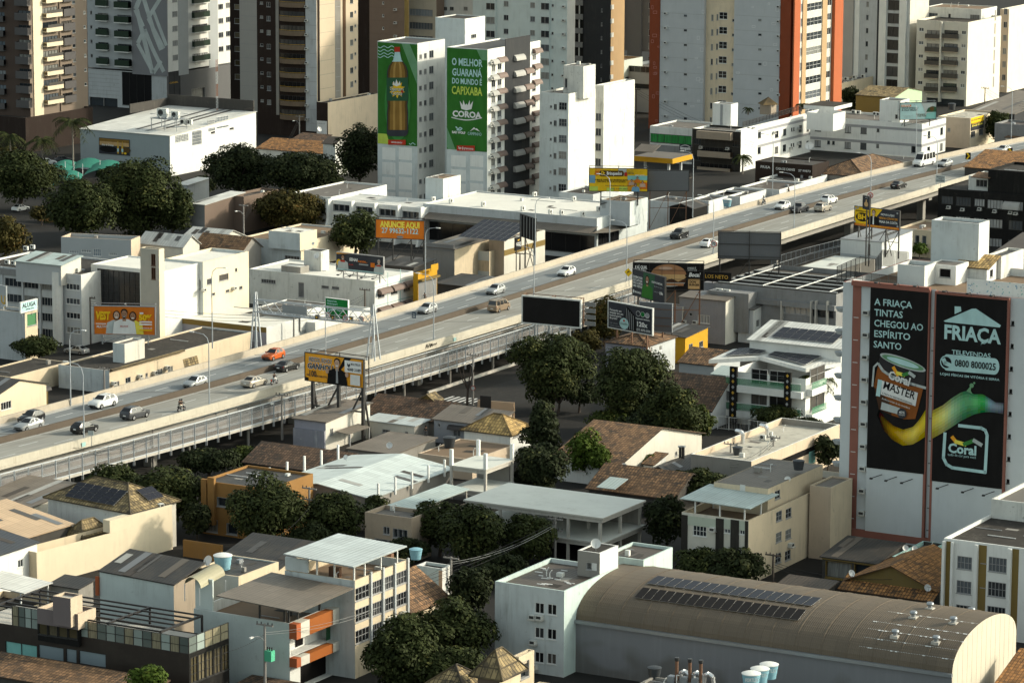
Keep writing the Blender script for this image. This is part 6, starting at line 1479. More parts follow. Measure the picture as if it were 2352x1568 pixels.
b=Bld('curved_grey_house','plain grey building with rounded corner behind the office roofs',(301,551),140,322,7,th=-14,wl='greyt',wr='beige',rm='flatg',par=.7)
for u,v,w_,h in ((159,575,22,6),(187,573,22,6),(214,571,18,17),(250,580,19,6)):b.win('L',u,v,u+w_,h,nx=4,nz=2,fm='framew',pm='gblue')
b.done()
Bld('beige_gable_hall','pale gabled hall with a stained verge behind the grey house',(420,566),318,458,5.5,wl='offw',roof='gx',rm='roofwd',rh=1.8).done()
Bld('second_gable_hall','second pale gabled hall closer to the trees',(506,553),418,562,5,wl='offw',roof='gx',rm='roofwd',rh=1.6).done()
Bld('tile_roof_house','brown tile roof wedged between white buildings left of the orange phone advert',(556,575),447,600,4.2,wl='conc',roof='gx',rm='tile',rh=2.2).done()
b=Bld('white_block','white two step building with a brown roof terrace in front of the round tree',(691,557),557,824,5.2,wl='whiteb',wr='creaml',rm='flatb',par=.3);b.win('L',654,586,688,8,nx=5,pm='glassd');b.done()
w=Bld('upper_box','',(689,536),617,728,7.2,4.8,parent=b,wl='whiteb',wr='creaml',rm='flatw',par=.1);w.done()
b=Bld('awning_building','stained white building with brown awnings and teal lines beside the viaduct',(860.6,646),572,949,6.4,wl='whited',wr='whitec',rm='flatw',par=.25)
for u,v,w_,h in ((600,640,33,9),(685,648,13,34),(738,655,17,7),(762,657,17,7)):b.win('L',u,v,u+w_,h,k='d' if h>20 else 'w',nx=6,fm='frame',pm='glassd')
for u,v in ((867,664),(897,656),(926,648)):b.awn('R',u,v,u+26,12,1.0,'awnb');b.win('R',u+1,v+8,u+16,14,nx=3);b.awn('R',u,v+43,u+26,12,1.0,'awnb')
for u in (890,919):b.fbox('R',u,634-(u-861)*.27,u+1,90,.04,'teal','teal_line')
b.band('R',661,.12,'teal','teal_line');b.band('R',703,.12,'teal','teal_line');b.done()
w=Bld('tank_tower','',(737,578),698,756,9.8,6,parent=b,wl='whited',wr='whited',rm='flatd',par=.1);w.done()
dish(w.mw @ Vector((-.6,-.3,2.2)),R(TH),'satellite dish lettered on the stained tank tower',1.5)
w=Bld('low_box','',(690,614),646,710,7.4,6,parent=b,wl='conc',rm='flatw',par=.1);w.done()
b=Bld('gantry_rear_house','low white house behind the road sign gantry',(724,741),606,850,3.6,wl='white',wr='whitec',rm='flatw',par=.4);b.done()
w=Bld('roof_wall','',(690,716),588,760,5.6,3.2,parent=b,wl='conc',wr='white',rm='flatg',par=.2);w.done()
b=Bld('yellow_bar','small yellow and grey bar building squeezed beside the viaduct',(960,628),949,1004,6.6,wl='yel',wr='yel',rm='flatd',par=.3);b.fbox('R',961,642,1003,70,.02,'greyd','lower_wall');b.fbox('R',961,642,1003,4,.8,'mustard','awning');b.win('R',985,655,994,18,k='d',nx=1);b.q('roof_sign',(lambda c:(c.box(1.2,2.5,6.7,1.3,5,7.9,'yel'),c)[1])(MB()));b.done()
Bld('dark_sheet_roof','dark corrugated roof under the legs of the orange phone advert',(950,614),858,998,5.4,wl='concd',roof='shed',rm='roofd',hs=(0,0,.5,.5)).done()
b=Bld('grey_yard_wall','rain stained grey building with zinc roofs left of the cream shop',(1044,572),972,1140,6.5,wl='conc',wr='creamd',roof='shed',rm='roofas',hs=(0,0,.4,.4));b.fbox('L',972,556,1043,16,.1,'zinc','zinc_cladding');b.done()
b=Bld('pale_yard_house','pale house with scalloped wall in front of the cream shop',(1124,578),1044,1150,5.0,wl='whiteb',wr='creamd',rm='flatg',par=.3);b.fbox('L',1044,592,1124,24,.05,'creamd','lower_wall');b.done()
b=Bld('cream_shop','cream shop with a mustard stripe under the rooftop solar field',(1158,553),1123,1252,7.0,wl='beige',wr='offw',rm='flatb',par=.3);b.band('R',575,1.1,'mustard');b.done()
array('large tilted rooftop solar field beside the supermarket',[at(1051,545,8.2),at(1161,556,8.2),at(1220,517,10.2),at(1112,505,10.2)],8,5)
Bld('low_black_roof','long low black roof between the yellow bar and the far parapet',(1100,660),1000,1160,3.0,wl='concd',roof='shed',rm='roofd',hs=(0,0,.4,.4)).done()
b=Bld('supermarket','long low white roofed supermarket with dark glazing and brown eaves',(1371,502),972,1487,Z(1371,502,596),wl='greyl',wr='whiteb',rm='flatw',par=.25,cop='whitec')
b.win('L',976,507,1366,42,nx=12,fm='sblack',pm='glassd');b.win('R',1374,530,1422,34,nx=4,fm='sblack',pm='glassd')
zz=b.fp('L',1371,521)[1];c=MB();c.roofq((-b.a,-3.2,zz-.9),(.3,-3.2,zz-.9),(.3,0,zz),(-b.a,0,zz),'roofas');c.roofq((.3,-3.2,zz-.9),(3,0,zz-.9),(3,12,zz-.9),(0,12,zz),'roofas');b.q('eave',c)
b.fbox('L',1160,568,1362,16,.3,'greyl','low_wall');b.done()
w=Bld('roof_cabin','',(1018,411),977,1058,b.h+3.9,b.h-.5,parent=b,wl='whiteb',wr='whited',rm='flatb',par=.1);w.done()
w=Bld('end_room','',(1447,464),1378,1488,b.h+2.9,b.h-1,parent=b,wl='greyl',wr='whiteb',rm='flatb',par=.1);w.fbox('L',1383,462,1391,16,.04,'steel','door');w.done()
for i,(u,v) in enumerate(((995,463),(1036,467),(1110,474),(1201,484),(1264,492),(1290,494),(1338,497),(1375,485),(1424,492),(1228,452),(1318,462))):ac_unit(b.mw @ b.tp(u,v,b.h-.2),R(TH+90),['leftmost','second','third','fourth','fifth','sixth','seventh','eighth','rightmost'][i]+' box condenser along the front edge of the supermarket roof' if i<9 else ('left' if i==9 else 'right')+' condenser on the rear edge of the supermarket roof','condensers on the supermarket roof',1.15)
b=Bld('car_dealer','white dealer building with arched concrete ribs and a white sheet roof',(973,478),759,1010,7.6,wl='whitec',wr='white',rm='roofw',par=.15,Rb=11)
for i in range(4):b.win('L',765+i*53,468+i*5.4,803+i*53,16,k='d',nx=3);b.win('L',765+i*53,492+i*5.4,790+i*53,13,nx=4,fm='framew',pm='glassd')
for i in range(5):
 x=b.fp('L',758+i*53,460)[0];c=MB();c.box(x,-1.4,-1,x+.5,-.004,7.9,'whitec');c.face([(x,-1.4,4),(x,-3.0,-1),(x,-1.4,-1)],'whitec');c.face([(x+.5,-1.4,4),(x+.5,-1.4,-1),(x+.5,-3.0,-1)],'whitec');c.quad((x,-1.4,4),(x+.5,-1.4,4),(x+.5,-3.0,-1),(x,-3.0,-1),'whitec');b.q('rib',c)
b.done()
w=Bld('sign_wing','',(760,453),660,900,7.8,parent=b,wl='whitec',wr='whitec',rm='flatg',par=.35,Rb=22);w.win('L',726,466,747,24,nx=2,pm='glass');w.text('L',728,457,3.4,'TER','pdk',15);w.done()
Bld('grey_annex','blue grey annex with a dark pitched roof behind the supermarket',(1362,447),1285,1420,8.0,wl='greyl',rm='flatd',par=.3).done()
b=Bld('grey_open_house','blue grey house with a dark open loft and a torn banner by the viaduct',(1560,466),1488,1600,6.5,wl='greyl',wr='greyl',rm='roofd',par=.2)
w0=b.done();w=Bld('dark_loft','',(1592,478),1538,1625,6.5,parent=b,wl='black',wr='black',roof='gy',rm='roofd',rh=.8);w.done()
t=thing('torn_banner','crumpled white and green advertising banner hanging at the dark loft','banner',at(1542,480,5.5));rr=random.Random(3);c=MB();n=9;P=[[Vector((i*.85,-.6*j-rr.random()*.4,-j*.75+rr.random()*.25-i*.12)) for i in range(n)] for j in range(6)]
for j in range(5):
 for i in range(n-1):c.quad(P[j][i],P[j][i+1],P[j+1][i+1],P[j+1][i],'signg' if (i+j) % 4==1 or j==3 else 'pw')
c.obj('sheet',t)
for i,(F,L,Rr,rm) in enumerate((((1628,462),1583,1712,'roofd'),((1700,452),1625,1760,'roofd'),((1790,436),1700,1850,'roofbr'),((1840,418),1745,1900,'roofd'))):
 Bld('low_roof_house',['low dark roof with bright white parapet nearest the torn banner','second low roof with white parapet beyond the torn banner','brown low roof behind the lone motorcycle rider','dark shop roof right in front of the meat shop sign'][i],F,L,Rr,3.4,wl='greyl',wr='whitec',rm=rm,par=.4,group='low roofs beyond the far parapet').done()
tank(at(1670,474,4.2),'blue water tank on a low roof beyond the far parapet',1.0,'tankb',None,'whitec','FORTLEV')
b=Bld('white_warehouse','big white roofed warehouse with glass block patterns behind the trees, upper left',(390,312),184,588,9.4,wl='greyt3',wr='whitec',roof='shed',rm='roofw',hs=(0,0,2.0,2.0),ov=.2)
for u0,u1,v,h in ((402,433,312,17),(441,463,297,38),(478,494,277,26),(497,525,270,27),(528,555,270,16)):b.win('R',u0,v,u1,h,nx=8,nz=5,fm='framew',pm='gblue')
for u,v in ((527,294),(484,303),(504,336)):b.win('R',u,v,u+10,5,nx=1,pm='glassd')
b.text('R',572,249,5,'extraplus','pk',24);c=MB();c.box(-b.a,b.b-.3,9,-.5,b.b,14,'concd');c.box(-b.a,b.b*.55,11,-b.a+.3,b.b-.31,13.2,'concd');b.q('stained_parapet',c)
c=MB();z=12.3;c.box(-9,5,z,-1.5,9.5,z+.12,'steel');[c.box(x,y,9.5,x+.14,y+.14,z,'steel') for x in (-8.8,-5,-1.7) for y in (5.1,9.2)];b.q('platform',c)
c=MB();c.tube([(-9,5,z+1.1),(-1.5,5,z+1.1),(-1.5,9.5,z+1.1),(-9,9.5,z+1.1),(-9,5,z+1.1)],.05,'steel',4);b.q('platform_rail',c);b.done()
for i,(x,y,s_) in enumerate(((-6.5,6.6,2.6),(-3.2,7.0,2.0),(-4.5,12,1.6),(-3,12.2,1.6))):ac_unit(b.mw @ Vector((x,y,z+.12 if i<2 else 10.4)),R(TH),['largest white cooling unit','second white cooling unit','left rear twin fan unit','right rear twin fan unit'][i]+' on the white warehouse roof','cooling units on the warehouse roof',s_)
# ---------------------------------------------------------------- low houses at the foot of the towers
for n_,l,F,L,Rr,z,kw in (
 ('tile_cottage','faded orange tile roofs between the dark tree and the round crowned trees',(740,352),590,790,4,dict(roof='gx',rm='tileo',rh=1.8,wl='whited',Rb=14)),
 ('stained_lift_house','stained white gable wall right of the orange tile roofs',(770,330),742,800,7.5,dict(roof='gx',rm='roofbr',rh=1.2,wl='whited')),
 ('dark_tile_cottage','dark brown tile roof between the orange tiles and the cream boundary wall',(725,332),660,760,5,dict(roof='shed',rm='tiled',hs=(0,0,1.5,1.5),wl='whited')),
 ('shaded_house','shaded grey house under the spreading trees',(470,470),440,560,7,dict(roof='shed',rm='roofw',hs=(0,0,.8,.8),wl='greyd',wr='brown')),
 ('brown_house','shaded brown house behind the tree trunks',(560,452),520,640,7.5,dict(rm='roofbr',wl='brown',wr='brown')),
 ('white_gable_yard','white low roofs between the warehouse and the tree',(430,425),405,480,5,dict(roof='shed',rm='roofw',hs=(0,0,.5,.5),wl='greyl')),
 ('ochre_wall','ochre boundary wall with a white top under the left trees',(205,490),90,230,2.6,dict(wl='orangew',wr='orangew',par=.1,Rb=.5,cat='wall')),
 ('olive_roof_house','green gabled house with an olive tile roof beside the parking deck',(2053,223),1966,2118,6.0,dict(roof='gx',rm='tilem',rh=1.6,wl='mustard',wr='lgreen')),
 ('parking_deck','parking deck with a stained cream side wall beside the orange tower',(1931,192),1890,2016,6.5,dict(rm='flatg',wl='greyl',wr='creamd',par=.5)),
 ('sheet_roof_hall','wide brown sheet roof at the right edge beyond the beige shop',(2330,262),2226,2440,5.5,dict(roof='shed',rm='roofas',hs=(0,0,2,2),wl='dgrey')),
 ('grey_corner_house','dark grey shop at the right edge behind the round tree',(2390,290),2285,2420,6.5,dict(wl='greyd',rm='roofbr')),
 ('far_tile_house','small far tile roof behind the right edge trees',(2380,320),2310,2420,3.5,dict(roof='shed',rm='tile',hs=(0,0,1,1),wl='offw'))):
 Bld(n_,l,F,L,Rr,z,**kw).done()
for i,(u,v) in enumerate(((1944,186),(1963,182),(1983,180),(1990,178))):ac_unit(at(u,v,6.0),R(TH),['leftmost','second','third','last'][i]+' condenser along the edge of the parking deck','condensers on the parking deck',1.2)
b=Bld('boundary_hall','peach cream hall wall standing before the dark brown tower',(753,236),727,872,Z(753,236,325),wl='dbrown',wr='peachl',rm='flatd',par=.2,cop='concl');b.fbox('L',728,277,751,34,.1,'pw','white_sign');b.text('L',738,284,3,'CASA D','pgrey',18,out=.13);b.done()
bd=dict(wl='whitec',wr='whitec',rm='flatg',par=.5)
b=Bld('hotel','long white two storey hotel with grey stripes beyond the viaduct',(2118,285),1858,2173,8.2,**bd)
for v in (297,332):b.band('L',v,.62,'greyl2');b.band('R',v,.62,'greyl2')
for u,v,w_ in ((1872,286,14),(1941,290,14),(1977,292,14)):b.win('L',u,v,u+w_,15,2,36,nx=2,fm='framed',pm='glasc')
for u,v in ((1901,287),(1912,288),(2014,295)):b.win('L',u,v,u+6,8,2,36,nx=1,fm='framed')
b.win('L',2093,331,2104,20,nx=1,k='d')
for u,v in ((2131,302),(2160,294)):b.win('R',u,v,u+6,16,2,36,nx=1,fm='framed',pm='glass')
b.done()
w=Bld('side_wing','',(1702,299),1690,1862,9.4,parent=b,wl='whitec',wr='whitec',rm='flatb',par=.6);w.band('R',308,.6,'greyl2');w.band('R',343,.6,'greyl2')
for u,v,w_ in ((1741,303,7),(1780,302,8),(1799,297,7),(1835,289,7),(1817,294,3),(1822,293,3),(1853,288,5)):w.win('R',u,v,u+w_,15 if w_>4 else 8,2,36,nx=2,fm='framed',pm='glass')
for u,v in ((1780,306),(1836,296),(1836,331),(1818,342)):w.ac('R',u-4,v)
w.done()
w=Bld('stair_tower','',(2068,232),2021,2089,13.2,6,parent=b,wl='whitec',wr='whitec',rm='flatd',par=.3);w.win('L',2056,263,2062,10,nx=1,pm='glassd');w.win('L',2039,278,2048,10,2,35,nx=1,pm='glassd');w.done()
w=Bld('roof_house','',(1914,262),1853,1942,10.8,7.6,parent=b,wl='whitec',wr='whitec',roof='none');canopy(w,'flat_roof',(1916,246),1846,1957,w.h+.3,.9,'flatd',trim='whitec');w.win('L',1860,247,1876,5,nx=1,pm='dark');w.win('L',1890,249,1905,5,nx=1,pm='dark');w.done()
for i,(u,v) in enumerate(((1961,262),(1972,263),(2010,266),(2018,267))):ac_unit(b.mw @ b.tp(u,v,b.h-.5),R(TH),['first','second','third','fourth'][i]+' condenser from the left on the hotel roof','condensers on the hotel roof',1.1)
P=at(1764,262,9.4);t=thing('garden_gazebo','stone gazebo with a straw coloured pyramid roof in the hotel roof garden','gazebo',P,R(TH));c=MB();c.lathe([(2.9,2.4),(0,4.2)],4,'tiley');c.obj('roof',t);c=MB();c.box(-1.5,-1.5,0,1.5,1.5,2.4,'granite');c.obj('base',t)
fence('garden_fence','black railing along the hotel roof garden',[at(u,v,9.4) for u,v in ((1706,292),(1775,272),(1856,248))],1.2,'framed',2,'mesh')
for i,(u,v) in enumerate(((1840,254),(1718,262))):palm(['potted palm at the inner corner of the hotel roof','potted palm at the outer end of the hotel roof garden'][i],u,v,1.4,1.5,z=9.4,nf=9)
b=Bld('granite_balcony_building','dark tiled apartment house with granite balconies in front of the orange tower',(1702,303),1590,1712,Z(1702,303,395),wl='stone',wr='whitec',rm='flatg',par=.5,Rb=9)
b.bal('L',1608,344,1683,12,2,37,1.5,'granite',slab='granite');b.fbox('L',1606,299,1684,17,1.5,'granite','parapet')
for u in (1594,1682):b.win('L',u,317+(u-1594)*.07,u+16,14,3,37,nx=3,fm='framed',pm='glass')
b.ac('L',1611,340);b.ac('L',1672,343);b.done()
w=Bld('water_tower','',(1679,240),1637,1695,b.h+5,b.h-1,parent=b,wl='whitec',wr='whitec',rm='flatg',par=.2);w.fbox('L',1655,240,1660,56,.15,'steel','ladder');w.done()
b=Bld('green_glass_shop','petrol station shop with a green glass strip and grey slats',(1590,296),1493,1625,Z(1590,296,378),wl='white',rm='flatg',par=.4,Rb=14);b.win('L',1494,306,1589,20,nx=6,fm='framed',pm='ggreen2');b.fbox('L',1493,331,1590,34,.05,'greyd','slat_cladding');b.done()
t=Bld('petrol_station','petrol station canopy with an orange yellow fascia',(1545,365),1455,1591,5.6,wl='concd',roof='none',base=0,cat='petrol station');t.wl=t.wr='flatd';canopy(t,'canopy',(1545,365),1455,1591,5.7,1.15,'flatg',[(.2,.2),(.8,.2),(.8,.8)],0,'greyl',trim='yel',r=.25);canopy(t,'sheet_roof',(1500,352),1455,1518,7.2,.1,'roofas',hs=(.2,.2,1.4,1.4));t.h=.4;t.done()
b=Bld('meat_shop','dark brown shop front with lettering beyond the far parapet',(1866,380),1735,1905,6.0,wl='dbrown',rm='roofd',par=.2,Rb=9);b.text('L',1758,384,6,'FRISA','pw',22);b.text('L',1804,389,5.5,'CASA DE CARNES','pw',44);b.text('L',1848,393,5,'27 99873','pw',28);b.done()
dish(at(1860,350,3),R(-20),'large white satellite dish on the low roof beside the hotel',2.6)
Bld('hip_tile_house','broad brown hip roofed house right behind the far parapet',(1985,405),1868,2086,3.6,wl='conc',roof='hip',rm='tile',rh=2.6).done()
Bld('low_grey_row','low row with a grey terrace roof in front of the hotel',(2140,376),1972,2175,4.2,wl='offw',rm='roofd',par=.2).done()
b=Bld('beige_shop','beige two step shop with a yellow repair sign beyond the minibus',(2229,272),2155,2289,Z(2229,272,342),wl='beige',wr='creaml',rm='flatc',par=.4);b.fbox('R',2230,272,2259,12,.1,'pye','yellow_sign');b.fbox('R',2230,284,2259,17,.1,'pdk','dark_sign')
b.text('R',2244,274,3.0,'ELETRONICA','pdk',26,out=.13);b.text('R',2244,282,3.4,'CONSERTO DE TV','pye',26,out=.13);b.text('R',2244,287,3.6,'3062-5286','pyel',26,out=.13);b.win('R',2230,303,2240,14,nx=3,pm='glass');b.win('R',2249,297,2258,14,nx=3,pm='glass');b.win('L',2176,294,2183,8,nx=1);b.done()
tank(b.mw @ b.tp(2186,252,b.h-.3),'black water tank on the beige shop roof',1.0,'tankd')
# ================================================================ towers
def tower(name,label,F,L,Rr,**kw):kw.setdefault('z',62);kw.setdefault('zf',0);z=kw.pop('z');return Bld(name,label,F,L,Rr,z,roof='flat',cat='tower block',**kw)
b=tower('brown_tower','brown and cream apartment tower at the left edge with stacked cream balconies',(72,345),-80,204,wl='dbrown2',wr='brownp2')
b.fbox('R',72.5,-30,94,290,.25,'creaml','cream_strip');b.fbox('R',133,-40,137,290,.3,'brownp2','brown_rib')
b.win('R',77,12,86,12,8,33.3,nx=2,fm='framed');b.bal('R',95,-2,132,8,8,33.3,1.5,'creaml',hole=2.1,gl='glass');b.fbox('R',98,-9,132,7,1.48,'gbal','balcony_glass',1.40,8,33.3);b.bal('R',138,-12,164,15,8,33.3,1.1,'dgrey2',hole=2.1)
b.win('R',165,-2,172,12,7,33.3,nx=1,pm='glass');b.win('R',191,-7,196,7,7,33,nx=1,fm='framew',pm='glass');b.bal('L',40,-5,70,15,8,33.3,1.4,'dgrey2',hole=2.1,gl='glass');b.bal('L',-6,2,11,12,8,33.3,1.0,'dgrey2',hole=2.1,gl='gblue');b.done()
w=Bld('podium','',(60,352),-80,214,8.5,zf=0,parent=b,wl='dbrown',wr='dbrown',rm='flatd');w.done()
b=tower('line_pattern_tower','pale grey tower with a zigzag line pattern above a dark glass base',(384,255),204,537,wl='greyt',wr='whitec',base=10.2)
b.fbox('L',303,-40,384,206,.35,'greym','pattern_panel')
for pts,w_ in ((((316,22),(352,168)),1.4),(((318,100),(334,68),(352,112),(378,165)),1.2),(((330,-10),(356,75),(372,115)),1.3),(((371,-5),(342,42),(378,112)),1.1),(((318,100),(354,168),(372,140)),1.1),(((334,-30),(313,22),(330,62)),1.4),(((352,20),(384,105)),1.0)):b.line('L',pts,w_,'psil','pattern_stripe',.37+.015*random.random())
b.bal('L',223,-1,249,14,5,33.3,1.0,'ggl2',slab='whitec',hole=1.9,gl='glass');b.bal('L',268,3,301,14,5,33.3,1.5,'ggl2',slab='whitec',hole=1.9,gl='glass')
b.win('L',206,-8,211,8,5,33,nx=1);b.bal('R',440,-4,476,13,5,33.2,.9,'ggl2',slab='whitec',hole=1.9,gl='glasc');b.fbox('R',408,-30,431,200,.06,'greyt','grey_strip');b.fbox('R',478,-45,499,200,.06,'greyt','grey_strip')
b.win('R',395,-6,407,12,5,33.4,nx=3,fm='frame',pm='glasc');b.win('R',501,-22,512,12,5,32.5,nx=3,fm='frame',pm='glass');b.win('R',518,-25,530,12,5,32.5,nx=3,fm='frame',pm='glass');b.done()
w=Bld('podium','',(384,255),204,545,9.8,zf=0,parent=b,wl='greyl',wr='greyd2',rm='flatg');w.win('L',280,165,348,75,k='w',nx=4,fm='framed',pm='glassd');w.win('R',387,165,414,70,nx=2,fm='framed',pm='glassd');w.win('R',440,205,472,40,k='d',nx=1);w.win('L',205,222,270,30,k='d')  # right face given a darker grey, its shade put into the wall colour
for i in range(7):w.fbox('L',204,160+i*9,274,.8,.03,'frame','brick_joint')
w.text('R',399,190,4,'CANAL','pgold',20);w.done()
b=tower('dark_gap_tower','thin dark tower slice between the line pattern tower and the grey slab',(553,250),530,560,wl='dbrown',Rb=10);b.win('L',538,10,551,12,6,32,nx=1,fm='frame',pm='gbrown');b.done()
b=tower('plain_slab','plain greige slab tower with only floor lines',(592,258),552,640,wl='greige',Rb=14)
for i in range(9):b.fbox('L',552,4+i*32,592,.7,.02,'frame','floor_joint')
b.done()
b=tower('curved_balcony_tower','dark brown and beige tower with a stack of curved tan balconies',(728,318),592,823,wl='dbrown',wr='creamt')
b.fbox('L',701.5,-20,727,315,.05,'greyl','white_strip');b.fbox('L',633,-20,640,280,.08,'conc','pale_rib');b.fbox('R',728.5,-20,733,275,.12,'dbrown','dark_rib');b.fbox('R',787,-20,793,260,.15,'brownt','brown_rib')
b.bal('L',641,4,700,9,9,32.2,1.7,'tan3',hole=2.2,cur=1,rail='pgold');b.win('L',711,12,726,13,9,32.3,nx=3);b.ac('L',705,17,9,32.3);b.win('L',612,5,621,11,8,32,nx=2);b.win('L',597,4,604,6,8,32,nx=1)
b.fbox('R',769,-10,782,250,.03,'conc','grey_strip');b.win('R',770,5,781,11,7,32.2,nx=2);b.win('R',804,-4,811,13,7,32,nx=2);b.win('R',814,-7,818,6,7,32,nx=1)
for i in range(7):b.fbox('R',734,12+i*32.2,768,.6,.02,'conc','floor_joint')
b.done()
tower('dark_infill_tower','narrow very dark tower behind the beige tower edge',(851,262),800,870,wl='dbrown',Rb=12).done()
b=tower('taupe_tower','plain taupe tower with single air conditioners left of the bottle advert',(929,268),849,939,wl='brownp',wr='mustard');b.win('L',878,4,882,6,7,29,nx=1,fm='framew');b.ac('L',909,24,7,30.5)
for i in range(6):b.fbox('L',849,16+i*30,929,.6,.02,'brown','floor_joint')
b.done()
b=tower('banded_glass_tower','beige tower with bands of blue glass behind the bottle advert',(1002,262),935,1020,wl='beige2',wr='brownp');b.win('L',940,20,994,15,7,30.5,nx=8,fm='frame',pm='gblue');b.done()
b=tower('white_rear_tower','white tower with small windows directly behind the white stairwell',(1087,262),1008,1110,wl='white',wr='cream')
for u in (1018,1033,1065):b.win('L',u,16,u+9,8,6,30,nx=2)
b.done()
b=tower('aqua_tower','pale aqua tower with projecting window bays in the top middle',(1301,285),1085,1319,wl='aqua',wr='whitec')
b.fbox('L',1115,-30,1140,330,.45,'aqua','window_bay');b.fbox('L',1243,-30,1264,330,.45,'aqua','window_bay');b.win('L',1218,6,1229,12,7,31.7,nx=2);b.win('L',1157,3,1168,12,5,31.5,nx=2);b.win('L',1267,10,1272,6,7,31.8,nx=1);b.ac('L',1296,17,6,31.7)
for u0,u1,n_ in ((1119,1138,4),(1245,1263,6)):
 for r_ in range(n_):
  x0,x1,z0,z1=b.rect('L',u0,7+31.7*r_,u1,14);c=MB();c.box(x0,-.5,z0,x1,-.455,z1,'glass');c.box((x0+x1)/2-.05,-.53,z0,(x0+x1)/2+.05,-.505,z1,'frame');c.box(x0-.1,-.6,z0-.15,x1+.1,-.47,z0,'frame');b.q('window',c)
b.done()
b=tower('charcoal_tower','charcoal tower with a tan mosaic side in the top middle',(1401,272),1317,1432,wl='dgrey',wr='tanl');b.fbox('L',1317,-20,1341,310,.05,'black','balcony_strip');b.fbox('L',1331,-20,1333,310,.3,'white','white_rib');b.fbox('L',1318,0,1340,12,.4,'greyd','parapet',n=8,dv=32);b.fbox('R',1402.5,12,1408,10,.3,'white','balcony',n=7,dv=32);b.win('L',1381,20,1384,8,7,31.8,nx=1);b.done()
b=tower('grey_recess_tower','shaded grey tower set back behind the orange tower',(1520,240),1425,1545,wl='greyd2',Rb=14,base=14);b.win('L',1490,6,1500,14,5,31,nx=2);b.fbox('L',1445,-20,1476,145,.8,'greyd2','bay');b.done()
w=Bld('podium','',(1530,262),1425,1560,12,zf=0,parent=b,wl='greyt',rm='flatg',par=.8,Rb=18);w.win('L',1434,190,1498,12,k='d',nx=1);w.win('L',1432,150,1496,14,nx=5,pm='glassd');w.done()
b=tower('orange_tower','tall grey tower with rust orange corner strips and chalky line drawings',(1823,318),1499,1931,wl='cream',wr='offw')
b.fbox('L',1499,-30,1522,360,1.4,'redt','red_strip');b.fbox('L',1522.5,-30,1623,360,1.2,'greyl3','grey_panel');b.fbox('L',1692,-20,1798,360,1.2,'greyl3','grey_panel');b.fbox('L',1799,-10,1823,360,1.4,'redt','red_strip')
for i in range(8):b.fbox('L',1523,28+i*33.8,1622,.7,1.215,'frame','floor_joint',1.2);b.fbox('L',1693,34+i*33.8,1797,.7,1.215,'frame','floor_joint',1.2)
for u,v,n_,s_ in ((1527,28,8,'ac'),(1571,34,8,'w'),(1742,44,7,'w'),(1786,13,7,'ac')):
 for r_ in range(n_):
  x,z=b.fp('L',u,v+33.7*r_,-1.2);c=MB()
  if s_=='w':c.box(x,-1.26,z-.5,x+.85,-1.21,z,'glass');c.box(x-.06,-1.3,z-.6,x+.91,-1.205,z-.5,'frame');b.q('window',c)
  else:c.box(x,-1.9,z-.55,x+.75,-1.21,z,'acw');c.box(x+.1,-1.93,z-.48,x+.65,-1.905,z-.08,'acd');b.q('air_conditioner',c)
b.win('L',1652,28,1671,16,8,33.7,nx=2,nz=2,fm='framew',pm='glassd');b.win('L',1634,34,1639,14,8,33.7,nx=1);b.win('L',1646,33,1650,14,8,33.7,nx=1);b.win('L',1682,44,1691,6,8,33.7,nx=1,pm='glass')
b.fbox('R',1823.5,-20,1837,360,.35,'redlit','red_strip');b.fbox('R',1844,-20,1853,340,.2,'tanl','tan_pier');b.fbox('R',1889,-20,1900,330,.2,'tanl','tan_pier');b.fbox('R',1912,-30,1931,330,.9,'redlit','red_strip')  # sunward strips take the brighter red, with the light in the colour
b.win('R',1854,9,1888,18,8,33.5,nx=4,nz=2,fm='framew',pm='glass');b.win('R',1901,-2,1910,16,8,33,nx=2,fm='framew');b.win('R',1838,10,1843,18,8,33.5,nx=1,pm='glasc')
rr=random.Random(8)
for i in range(34):
 u=rr.choice([rr.uniform(1694,1790),rr.uniform(1590,1618),rr.uniform(1500,1518)]);v=rr.uniform(0,290);a=rr.uniform(3,9);h=rr.uniform(2,9);d=1.42 if u<1522 else 1.23
 b.line('L',[b_ for b_ in ((u,v),(u+a,v),(u+a,v+h),(u,v+h),(u,v))],.07,'pinkc' if u<1522 else 'pw','chalk_square',d)
b.done()
b=tower('white_fin_tower','white and grey tower with a black window column right of the orange tower',(2085,235),1931,2128,wl='greyl',wr='offw')
b.fbox('L',1938,-10,1962,250,.3,'greige','grey_panel');b.fbox('L',1966,-10,1976,250,.35,'whitec','white_fin');b.fbox('L',2022,-10,2038,250,.6,'whitec','white_fin');b.fbox('L',2068,-10,2084,250,.5,'whitec','white_fin');b.fbox('L',2016,-10,2021,250,.05,'dgrey','dark_strip')
b.win('L',2040,0,2066,22,7,30.4,nx=2,k='w',fm='framed',pm='glassd');b.win('L',1990,4,1996,12,7,30.3,nx=1);b.done()
b=Bld('white_midrise','cream white mid-rise with dark balconies and a sunlit blank side, top right',(2224,52),2106,2300,Z(2224,52,245),wl='offw',wr='creaml2',rm='flatd',par=.5,cat='apartment building')
for u in (2128,2168):b.bal('L',u,77,u+34,10,5,30.4,1.1,'gbal',hole=2.1,gl='glass',slab='beiged')
b.fbox('L',2163,50,2167,180,1.2,'offw','fin');b.win('L',2111,64,2122,8,5,30.5,nx=2,fm='framew',pm='glass');b.win('L',2209,71,2219,8,5,30.5,nx=2,fm='framew',pm='glass');b.win('L',2128,224,2215,16,k='d',nx=1);b.fbox('R',2285,24,2288,24,.02,'conc','slit',n=6,dv=30.3);b.done()
